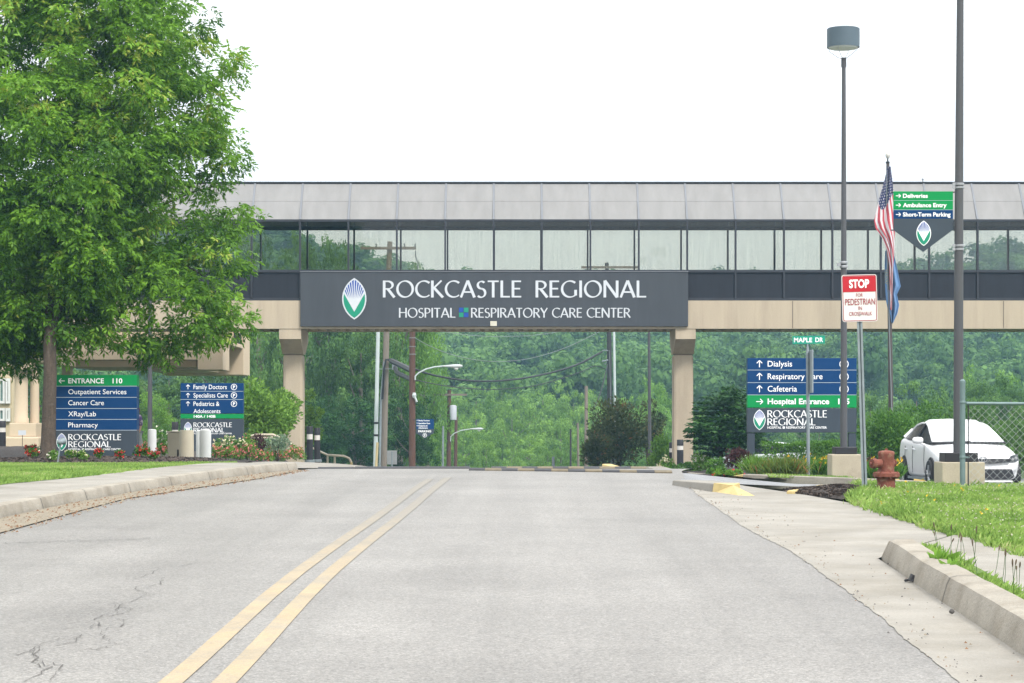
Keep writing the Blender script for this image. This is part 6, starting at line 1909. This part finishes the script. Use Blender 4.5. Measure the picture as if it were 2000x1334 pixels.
# ---- shrubs and garden plants
M_bloom = {'white': mat('bloom_white', (.62, .62, .52, 1), .7, .1, 10), 'red': mat('bloom_red', (.48, .035, .03, 1), .7, .2, 20), 'pink': mat('bloom_pink', (.56, .20, .17, 1), .7, .25, 20), 'yellow': mat('bloom_yellow', (.62, .42, .02, 1), .7, .1, 10), 'pale': mat('bloom_cream', (.62, .58, .40, 1), .7, .1, 10)}
_pc = [0]
def shrub(name, label, px, ybase, D, w_px, h_px, m, n=1200, leaf=.07, cat='shrub', group=None, lobes=7, bloom=None, nb=0, bs=.05, squash=.8, seed=None, spiky=False, stemmed=True, aspect=.5, z=None, depth=None, boxy=False):
    _pc[0] += 1; rg = np.random.default_rng(seed or 300 + _pc[0])
    k = D / F; q = P(px, ybase, D); w, h = w_px * k, h_px * k; dp = depth or w
    if z is not None: q.z = z
    t = thing(name, label, cat, tuple(q), group)
    if spiky:     # blades fanning from the base
        b = np.zeros((n, 3)); b[:, 0] = rg.normal(0, w * .16, n); b[:, 1] = rg.normal(0, dp * .16, n)
        a = unit(np.stack([rg.normal(0, .55, n), rg.normal(0, .55, n), np.ones(n)], 1))
        L = h * (.6 + .5 * rg.random(n))
        tip = b + a * L[:, None]; tip[:, 2] -= .12 * h * rg.random(n)
        sd_ = unit(np.cross(a, rg.normal(size=(n, 3)))) * (leaf * .5)
        mid = (b + tip) / 2; mid[:, 2] += h * .08
        V = np.stack([b - sd_ * .6, mid - sd_, tip, mid + sd_], 1).reshape(-1, 3); T = np.clip(rg.normal(.5, .25, n), 0, 1)
        C = tip; d = a
    elif boxy:
        C = np.stack([(rg.random(n) - .5) * w, (rg.random(n) - .5) * dp, rg.random(n) * h], 1)
        f = rg.random(n)
        C[:, 2] = np.where(f < .35, h * (1 - .10 * rg.random(n)), C[:, 2]); C[:, 1] = np.where((f >= .35) & (f < .8), -dp / 2 * (1 - .12 * rg.random(n)), C[:, 1])
        C[:, 2] += .05 * h * np.sin(C[:, 0] * 5); d = unit(rg.normal(size=(n, 3)) + np.array([0, -.5, .6]))
        V = leaf_quads(C, d, leaf * (.7 + .6 * rg.random(n)), rg, aspect, .5); T = np.clip(rg.normal(.45, .25, n), 0, 1)
    else:
        bl = [(0, 0, h * .5, min(w, h) * .36)]
        for i in range(lobes):
            a = i * 2.4 + rg.random() * .8; r = min(w, h) * (.20 + .14 * rg.random()); hh = h * (.22 + .55 * rg.random())
            bl.append(((w * .5 - r) * math.cos(a), (dp * .5 - r * .8) * math.sin(a), hh, r))
        bl.append((rg.normal(0, w * .08), 0, h - min(w, h) * .2, min(w, h) * .2))
        C, d, kk = blob_points(bl, n, rg, .45, squash)
        C[:, 2] = np.maximum(C[:, 2], .01)
        ax = unit(d * .7 + rg.normal(0, .5, C.shape) + np.array([0, 0, .25]))
        V = leaf_quads(C, ax, leaf * (.7 + .6 * rg.random(n)), rg, aspect, .6); T = clump_tint(C, kk, rg, max(.25, w * .4), .2)
    o = np.array(q)
    np_mesh('foliage', V + o, quads(len(T)), m, t, T)
    if stemmed:
        mb = MB()
        for i in range(4):
            a = i * 1.7; mb.tube([q + Vector((.02 * math.cos(a), .02 * math.sin(a), -.15)), q + Vector((w * .08 * math.cos(a), dp * .08 * math.sin(a), h * .3)), q + Vector((w * .22 * math.cos(a), dp * .22 * math.sin(a), h * .62))], [max(.006, h * .018), max(.005, h * .014), .004], 5)
        mb.build('stem', M_twig, t)
    if bloom:
        sel = rg.choice(len(C), min(nb, len(C)), replace=False)
        sel = sel[np.argsort(-(C[sel, 2] - C[sel, 1] * .6))][:max(3, int(nb * .7))]
        c = C[sel] + d[sel] * bs * .7; n2 = len(c); Vb = []
        for r in range(5):
            a = unit(rg.normal(size=(n2, 3)) + np.array([0, -.6, .8])); Vb.append(leaf_quads(c, a, bs * (.7 + .5 * rg.random(n2)), rg, .8, .3))
        V = np.concatenate(Vb)
        np_mesh('bloom', V + o, quads(len(V) // 4), M_bloom[bloom], t)
    return t
# left beds
shrub('shrub', 'large light green shrub behind the doctors sign and left column', 510, 885, 66, 130, 150, L_valley, 5200, .13, lobes=10)
shrub('shrub', 'light green shrub filling the gap left of the left column', 545, 880, 67.5, 85, 120, L_valley, 3000, .13)
shrub('shrub', 'light green shrub poking out right of the left column', 604, 896, 73.5, 52, 135, L_valley, 2200, .12)
shrub('shrub', 'pale flowered rose bush beside the doctors sign', 450, 895, 55, 62, 46, L_hedge, 1400, .06, bloom='pale', nb=130, bs=.055)
shrub('shrub', 'young yellow green bush with reddish tips right of the rose bush', 482, 893, 56, 34, 48, L_bright, 700, .06, bloom='pink', nb=14, bs=.04)
shrub('shrub', 'round maroon leaved bush in the left flower bed', 506, 890, 58, 46, 44, L_maroon, 1200, .055)
shrub('shrub', 'silver green bush between the maroon bush and the left column', 542, 890, 57, 50, 42, L_silver, 1300, .055)
rg0 = np.random.default_rng(9)
for i in range(13):
    px = 425 + i * 13.5 + rg0.normal(0, 2.5); D = 50.5 + i * .9 + rg0.normal(0, .6)
    shrub('bedding_plant', 'low pink flowered bedding plant along the front of the left bed', px, 903 + rg0.normal(0, 1.5), D, 28, 27 + rg0.normal(0, 4), L_bright, 420, .055, cat='flower', group='pink bedding plants along the left bed', bloom='pink', nb=46, bs=.048, stemmed=False, lobes=4)
for i, (px, yb, D, w, h, c) in enumerate([(62, 893, 40.5, 22, 16, 'red'), (76, 890, 41, 18, 14, 'white'), (192, 892, 40.2, 16, 14, 'red'), (233, 894, 40.0, 16, 13, 'red'), (270, 892, 41, 20, 18, 'red'), (284, 893, 41, 20, 18, 'red'), (300, 897, 40.5, 18, 14, 'red'), (60, 882, 43, 20, 12, 'red'), (316, 890, 42, 18, 20, 'pink'), (306, 884, 46, 22, 16, 'pink'), (322, 882, 47, 20, 18, 'pink'), (285, 880, 48, 26, 16, 'pink')]):
    shrub('bedding_plant', {'red': 'low red flowered bedding plant in the mulch round the entrance sign', 'white': 'white flowered bedding plant at the foot of the big tree trunk', 'pink': 'pink flowered bedding plant beside the white bollard near the entrance sign'}[c], px, yb, D, w, h, L_hedge, 200, .05, cat='flower', group='bedding plants round the entrance sign', bloom=c, nb=22, bs=.045, stemmed=False, lobes=4)
for px, lab in ((138, 'pale green bedding plant left of the emblem on the entrance sign'), (160, 'pale green bedding plant under the lettering of the entrance sign'), (103, 'pale bedding plant with white flowers behind the small floodlight')):
    shrub('bedding_plant', lab, px, 897, 39.8, 24, 17, L_bright, 260, .05, cat='flower', group='bedding plants round the entrance sign', bloom='pale' if px != 103 else 'white', nb=14, bs=.04, stemmed=False, lobes=4)
shrub('basket_plant', 'green plant trailing in the brown hanging basket', 68.5, 797, 70, 24, 18, L_hedge, 300, .07, cat='plant', stemmed=False, bloom='red', nb=6)
shrub('shrub', 'white blossomed bush behind the white bollard', 312, 878, 62, 30, 44, L_hedge, 700, .06, bloom='white', nb=40, bs=.06)
shrub('shrub', 'dark green bush behind the utility box', 335, 885, 64, 44, 50, L_wood, 800, .07)
# right side
def layered_tree():
    rg = np.random.default_rng(21); D = 60.0
    t = thing('ornamental_tree', 'dark green broad layered small tree right of the right bridge column', 'tree', tuple(P(1408, 925, D)))
    bl = []
    for (x, y, r) in [(1400, 795, 34), (1430, 785, 30), (1455, 800, 26), (1378, 805, 24), (1372, 835, 26), (1360, 850, 20), (1400, 840, 38), (1440, 845, 36), (1465, 840, 26), (1385, 872, 26), (1420, 876, 30), (1455, 872, 26), (1350, 838, 10), (1425, 768, 16), (1445, 770, 14), (1475, 860, 18)]:
        q = P(x, y, D + rg.normal(0, .35)); bl.append((q.x, q.y, q.z, r * D / F))
    n = 9000
    C, d, k = blob_points(bl, n, rg, .4, .72)
    # flat fans of foliage
    C[:, 2] = np.round((C[:, 2] + .05 * k) / .13) * .13 - .05 * k + rg.normal(0, .022, n)
    ax = unit(d * np.array([1, 1, .12]) + rg.normal(0, .35, C.shape) * np.array([1, 1, .35]) + np.array([0, 0, -.15]))
    V = leaf_quads(C, ax, .10 + .05 * rg.random(n), rg, .55, 1.4)
    np_mesh('crown', V, quads(n), L_dark, t, clump_tint(C, k, rg, .5, .2))
    b = P(1407, 930, D); trunk_mesh('trunk', M_twig, t, b, [([b, P(1408, 890, D), P(1404, 850, D), P(1415, 800, D)], [.07, .06, .05, .02]), (curve_pts(P(1407, 885, D), P(1450, 840, D), (0, 0, 0)), [.04, .035, .03, .025, .02, .015, .01]), (curve_pts(P(1406, 880, D), P(1370, 845, D), (0, 0, 0)), [.04, .035, .03, .025, .02, .015, .01])], 8)
layered_tree()
shrub('bush', 'tall dark bronze green bush around the black utility pole', 1205, 935, 78, 114, 158, L_bronze, 5600, .13, lobes=18, squash=.95)
shrub('bush', 'bronze green bush right behind the tall thin dark pole', 1268, 925, 88, 62, 145, L_bronze, 3000, .13, lobes=7)
shrub('bush', 'dark bronze bush at the left foot of the tall one', 1165, 935, 76, 60, 100, L_bronze, 2400, .12)
shrub('topiary', 'round lime green bush left of the right column', 1292, 925, 74, 62, 78, L_bright, 2600, .09, lobes=5, seed=15)
for px, yb, D, w, h, c, lab in ((1300, 922, 62, 30, 30, 'pale', 'pale flowered bush left of the right column base'), (1318, 928, 60, 42, 22, None, 'low leafy plant under the pale flowered bush'), (1370, 922, 60, 40, 36, 'white', 'white flecked bush at the right foot of the right column'), (1395, 924, 57, 44, 30, None, 'loose green bush under the dark layered tree'), (1350, 924, 61, 34, 20, None, 'low green plant at the base of the right column'), (1405, 930, 52, 50, 16, None, 'spreading low green plant near the short yellow nosed kerb')):
    shrub('shrub', lab, px, yb, D, w, h, L_hedge if c is None else L_bright, 700, .07, bloom=c, nb=60 if c else 0, bs=.06, stemmed=False)
shrub('shrub', 'burgundy leaved shrub left of the reddish ornamental grass', 1440, 918, 47.5, 52, 44, L_maroon, 1300, .055)
shrub('ornamental_grass', 'low mound of ornamental grass with reddish tips in the right bed', 1530, 928, 44.5, 110, 40, leaf_mat('red_grass', (.06, .13, .02, 1), (.16, .22, .04, 1), (.30, .10, .05, 1), .6, .3, .2), 2600, .016, cat='grass plant', spiky=True, stemmed=False, depth=1.0)
shrub('ornamental_grass', 'green arching grass clump left of the reddish one', 1478, 926, 46, 52, 44, L_bright, 900, .018, cat='grass plant', spiky=True, stemmed=False)
shrub('groundcover_plant', 'low yellow green plant with a red flower by the yellow kerb nose', 1422, 936, 43.2, 56, 18, L_bright, 520, .06, cat='plant', bloom='red', nb=10, bs=.05, stemmed=False)
for px, D, lab in ((1545, 48, 'daylily clump with one yellow flower above the reddish grass'), (1585, 46.5, 'daylily clump right behind the thin street sign pole'), (1606, 46, 'daylily clump with many yellow flowers left of the lamp base'), (1700, 45, 'daylily clump with yellow flowers right of the lamp base'), (1745, 44, 'daylily clump with yellow flowers behind the fire hydrant')):
    shrub('daylily', lab, px, 928 if px < 1650 else 936, D, 40 if px > 1700 else 52, 40, L_hedge, 420, .026, cat='flower', spiky=True, stemmed=False, bloom='yellow', nb=5 if px == 1545 else 12, bs=.062)
shrub('hedge', 'clipped green hedge behind the thin street sign pole', 1562, 910, 52, 150, 44, L_hedge, 4200, .06, cat='hedge', boxy=True, depth=1.1)
shrub('hedge', 'taller clipped hedge behind the drum lamp base', 1612, 905, 54, 110, 42, L_hedge, 2600, .06, cat='hedge', boxy=True, depth=1.1)
shrub('bush', 'large dense green bush between the drum lamp and the white car', 1735, 945, 56, 120, 145, L_hedge, 6500, .09, lobes=12, squash=.95)
shrub('bush', 'green bush rising behind the roof of the white car', 1810, 940, 62, 130, 160, L_hedge, 5200, .10, lobes=10)
shrub('bush', 'green bush behind the chain fence right of the white car', 1985, 950, 60, 150, 165, L_wood, 5200, .11, lobes=10)
shrub('bush', 'green bush behind the white car and thick grey post', 1895, 945, 64, 130, 170, L_wood, 4800, .11, lobes=10)
shrub('shrub', 'small burgundy shrub right of the drum lamp base', 1700, 930, 47, 36, 40, L_maroon, 600, .05)

# ---- grass
def blades(name, pts, h0, h1, w, rg, m=L_grass, lean=.5, kind='stuff'):
    n = len(pts)
    b = np.array(pts); L = h0 + (h1 - h0) * rg.random(n)
    a = unit(np.stack([rg.normal(0, lean, n), rg.normal(0, lean, n), np.ones(n)], 1))
    sd_ = unit(np.cross(a, rg.normal(size=(n, 3)) + np.array([0, 1.5, 0]))) * w * .5
    mid = b + a * (L * .55)[:, None]; tip = b + a * L[:, None]; tip[:, :2] += rg.normal(0, .35, (n, 2)) * (L * .5)[:, None]; tip[:, 2] -= L * .12
    V = np.stack([b - sd_, b + sd_, mid + sd_ * .7, tip], 1).reshape(-1, 3)
    patch = .5 + .28 * np.sin(b[:, 0] * 2.7 + 1) * np.sin(b[:, 1] * 1.7) + .15 * np.sin(b[:, 0] * 9) * np.sin(b[:, 1] * 7)
    o = np_mesh(name, V, quads(n), m, None, np.clip(patch + rg.normal(0, .18, n), 0, 1))
    if kind: tag(o, kind=kind)
    return o
def right_lawn():
    rg = np.random.default_rng(6)
    lx = [p[1] for p in LR]; lv = [p[0] for p in LR]
    pts = []
    while len(pts) < 90000:
        y = 15.5 + 17 * rg.random(); e = np.interp(y, lx, lv) + .05 * math.sin(y * 5) + .04 * math.sin(y * 13)
        x = e + rg.random() ** 1.15 * (y * .2304 + 1.0 - e)
        if x < e: continue
        pts.append((x, y))
    A = np.array(pts); z = rlz(A[:, 0], A[:, 1])
    B = np.column_stack([A, z])
    blades('grass', B, .025, .068, .009, rg)
    W = np.column_stack([4 + 9 * rg.random(60000), 8 + 24.3 * rg.random(60000)]); W = W[(W[:, 0] > W[:, 1] * .2304 + .9) & (W[:, 0] > 4.1)]
    blades('grass', np.column_stack([W, rlz(W[:, 0], W[:, 1])]), .025, .068, .012, rg)
    # ragged longer tufts, and over the edge of the pavement
    T = []
    for i in range(300):
        y = 16 + 15 * rg.random(); e = np.interp(y, lx, lv); x = e + (rg.random() ** 2) * 3 if i % 2 else e + rg.normal(.03, .05)
        for q in range(14): T.append((x + rg.normal(0, .035), y + rg.normal(0, .035)))
    A = np.array(T); blades('grass', np.column_stack([A, rlz(A[:, 0], A[:, 1])]), .06, .13, .010, rg, lean=.45)
    # white clover heads and dandelions
    for nm, n, m, r, h in (('clover', 620, mat('clover_pale', (.46, .44, .36, 1), .8), .0075, .085), ('dandelion', 18, M_bloom['yellow'], .014, .09)):
        V = []
        for i in range(n):
            y = 16 + 14 * rg.random(); e = np.interp(y, lx, lv); x = e + .1 + rg.random() * (y * .2304 + .6 - e)
            c = np.array([x, y, float(rlz(x, y)) + h * (.6 + .5 * rg.random())])
            for q in range(4):
                a = unit(rg.normal(size=(1, 3)) + np.array([[0, -.4, .6]])); V.append(leaf_quads(c[None, :], a, r * 1.6, rg, .8, .2))
        V = np.concatenate(V); tag(np_mesh(nm, V, quads(len(V) // 4), m), kind='stuff')
right_lawn()
def left_lawn():
    rg = np.random.default_rng(16)
    ly = [p[1] for p in LAWN_R]; lv = [p[0] for p in LAWN_R]
    pts = []
    while len(pts) < 60000:
        y = 23 + 16.4 * rg.random(); e = np.interp(y, ly, lv) + .03 * math.sin(y * 6)
        x = e - rg.random() * 4.6
        if ((x + 7.65) / 2.2) ** 2 + ((y - 41.6) / 3.4) ** 2 < 1: continue
        if x < -y * .2304 - .8: continue
        pts.append((x, y))
    A = np.array(pts); blades('grass', np.column_stack([A, lz(A[:, 0], A[:, 1])]), .03, .075, .010, rg)
    A = np.column_stack([4.8 + 1.6 * rg.random(2500), 41.2 + 1.6 * rg.random(2500)]); blades('grass', np.column_stack([A, gz(A[:, 0], A[:, 1]) + .12]), .04, .11, .014, rg)
left_lawn()
def verge():
    rg = np.random.default_rng(26)
    ny_ = [p[1] for p in NK]; nv = [p[0] for p in NK]
    T = []
    for i in range(230):
        y = 9 + 8 * rg.random(); 
        if 14.6 < y < 15.4 and rg.random() < .5: continue
        x = np.interp(y, ny_, nv) + .23 + abs(rg.normal(0, .07))
        for q in range(16): T.append((x + rg.normal(0, .025), y + rg.normal(0, .03)))
    A = np.array(T); blades('grass', np.column_stack([A, road_z(A[:, 1]) + .06]), .04, .14, .008, rg, lean=.5)
    # thin seed stalks
    seedm = mat('seed_brown', (.10, .075, .05, 1), .9)
    first = None
    for i in range(24):
        y = 10.2 + 6.9 * rg.random(); x = np.interp(y, ny_, nv) + .26 + abs(rg.normal(0, .12)); z = float(road_z(y)) + .05; h = .14 + .17 * rg.random()
        l = Vector((rg.normal(0, .04), rg.normal(0, .04), h))
        p = Vector((x, y, z))
        t = thing('plantain_stalk', 'thin stalk with a small brown seed head growing behind the near kerb', 'weed', tuple(p), 'seed stalks behind the near kerb')
        mb = MB(); mb.tube([p, p + l * .5 + Vector((.006, 0, 0)), p + l], .0016, 4); mb.build('stem', L_hedge, t)
        mb = MB(); mb.tube([p + l * .93, p + l, p + l * 1.06, p + l * 1.10], [.003, .0055, .005, .001], 6); mb.build('seed_head', seedm, t)
    # broad leaved weed
    for (px, py, D, s_, lab) in ((1838, 1090, 15.2, 1.0, 'broad leaved bright green weed behind the near kerb'), (1858, 1105, 14.7, .7, 'smaller broad leaved weed right beside the bigger one')):
        D0 = D; x = PX(px, D0); q = Vector((x, D0, float(road_z(D0)) + .10))
        t = thing('weed', lab, 'weed', tuple(q), None)
        n = 26; a = unit(np.stack([rg.normal(0, .8, n), rg.normal(0, .8, n), np.ones(n) * .8], 1)); V = leaf_quads(np.repeat(np.array([q]), n, 0), a, (.12 + .08 * rg.random(n)) * s_, rg, .38, .8)
        np_mesh('leaves', V, quads(n), L_bright, t, np.clip(rg.normal(.75, .15, n), 0, 1))
        mb = MB(); mb.tube([q - Vector((0, 0, .06)), q + Vector((0, 0, .10 * s_))], .006, 5); mb.build('stem', L_bright, t)
verge()

# ---- litter and grit
def scatter():
    rg = np.random.default_rng(41)
    q = P(1783, 1136, 0.1); D = 5750 / (1138 - 759.0); x = PX(1783, D); z = float(road_z(D)) + .012
    t = thing('plastic_scrap', 'broken piece of black plastic lying in the gutter by the near kerb', 'litter', (x, D, z))
    mb = MB(); mb.hexa([(x - .035, D - .03, z), (x + .03, D - .04, z), (x + .035, D + .05, z), (x - .03, D + .04, z), (x - .01, D - .005, z + .05), (x + .04, D - .01, z + .022), (x + .032, D + .03, z + .02), (x - .012, D + .02, z + .052)]); mb.build('shell', M_blk, t, bevel=.004)
    mb = MB(); mb.tube([(x - .04, D - .02, z + .008), (x - .06, D - .05, z + .006)], .01, 6); mb.build('spout', M_blk, t)
    D = 5750 / (1203 - 759.0); x = PX(1859, D); z = float(road_z(D)) + .012
    tag((lambda m_: (m_.lathe([(.004, 0), (.014, .006), (.017, .016), (.010, .026), (.002, .030)], (x, D, z), 9), m_)[1])(MB()).build('pine_cone', M_tar, loc=(x, D, z)), 'small dark round clump on the gutter concrete', 'litter')
    # grit in the gutters
    mb = MB()
    for i in range(1500):
        y = 14 + 22 * rg.random() ; xl = np.interp(y, [p[1] for p in KB], [p[0] for p in KB]); xr = np.interp(y, [p[1] for p in GRR], [p[0] for p in GRR])
        xx = xl + .02 + (xr - xl + .15) * rg.random() ** .7; s_ = .006 + .012 * rg.random() ** 2; zz = float(road_z(y)) + .012
        mb.add([(xx - s_, y - s_, zz), (xx + s_, y - s_ * .6, zz), (xx + s_ * .3, y + s_, zz), (xx, y, zz + s_ * 1.1)], [(0, 1, 3), (1, 2, 3), (2, 0, 3)], int(rg.integers(2)))
    tag(mb.build('gravel', [M_sand, mat('leaf_litter', (.16, .09, .05, 1), .9, .3, 30)]), kind='stuff')
    mb = MB()
    for i in range(420):
        y = 9 + 21 * rg.random(); xr = np.interp(y, [p[1] for p in ROAD_R], [p[0] for p in ROAD_R]); 
        xx = xr + rg.normal(0, .05) if i < 260 else xr + .05 + .5 * rg.random(); s_ = .003 + .007 * rg.random() ** 2; zz = float(road_z(y)) + .013
        mb.add([(xx - s_, y - s_, zz), (xx + s_, y - s_ * .6, zz), (xx + s_ * .3, y + s_, zz), (xx, y, zz + s_ * 1.1)], [(0, 1, 3), (1, 2, 3), (2, 0, 3)], int(rg.integers(3)))
    tag(mb.build('gravel', [M_sand, M_tar, _mats['leaf_litter']]), kind='stuff')
    # mulch chips
    mb = MB()
    for (cx, cy, rx, ry, n, zf, h) in ((-7.65, 41.6, 2.3, 3.6, 2600, lz, .05), (4.08, 28.5, .56, 1.3, 1500, rlz, .05)):
        for i in range(n):
            a, r = rg.random() * 6.283, math.sqrt(rg.random()); xx, yy = cx + rx * r * math.cos(a), cy + ry * r * math.sin(a)
            zz = float(zf(xx, yy)) + h * (1 - r ** 2.2); L = .015 + .035 * rg.random(); th = rg.random() * 3.14
            dx, dy = L * math.cos(th), L * math.sin(th)
            mb.add([(xx - dx, yy - dy, zz - .01), (xx + dx, yy + dy, zz + .02 * rg.random()), (xx + dx * .8 - dy * .3, yy + dy * .8 + dx * .3, zz + .03), (xx - dx * .8 - dy * .3, yy - dy * .8 + dx * .3, zz + .02)], [(0, 1, 2, 3)])
    tag(mb.build('mulch_chips', mat('mulch_chip', (.07, .055, .048, 1), .95, .8, 9)), kind='stuff')
scatter()
# ------------------------------------------------------------------ haze
def haze():
    mb = MB(); mb.box((-420, -25, -11), (420, 800, 72))
    m = bpy.data.materials.new('haze_air'); m.use_nodes = True
    n, l = m.node_tree.nodes, m.node_tree.links
    n.clear()
    v = n.new('ShaderNodeVolumePrincipled'); v.inputs['Color'].default_value = (.42, .72, 1.0, 1)
    v.inputs['Density'].default_value = HAZE; v.inputs['Anisotropy'].default_value = 0.3
    o = n.new('ShaderNodeOutputMaterial'); l.new(v.outputs[0], o.inputs['Volume'])
    tag(mb.build('haze', m), kind='stuff')
HAZE = 0.0006
haze()
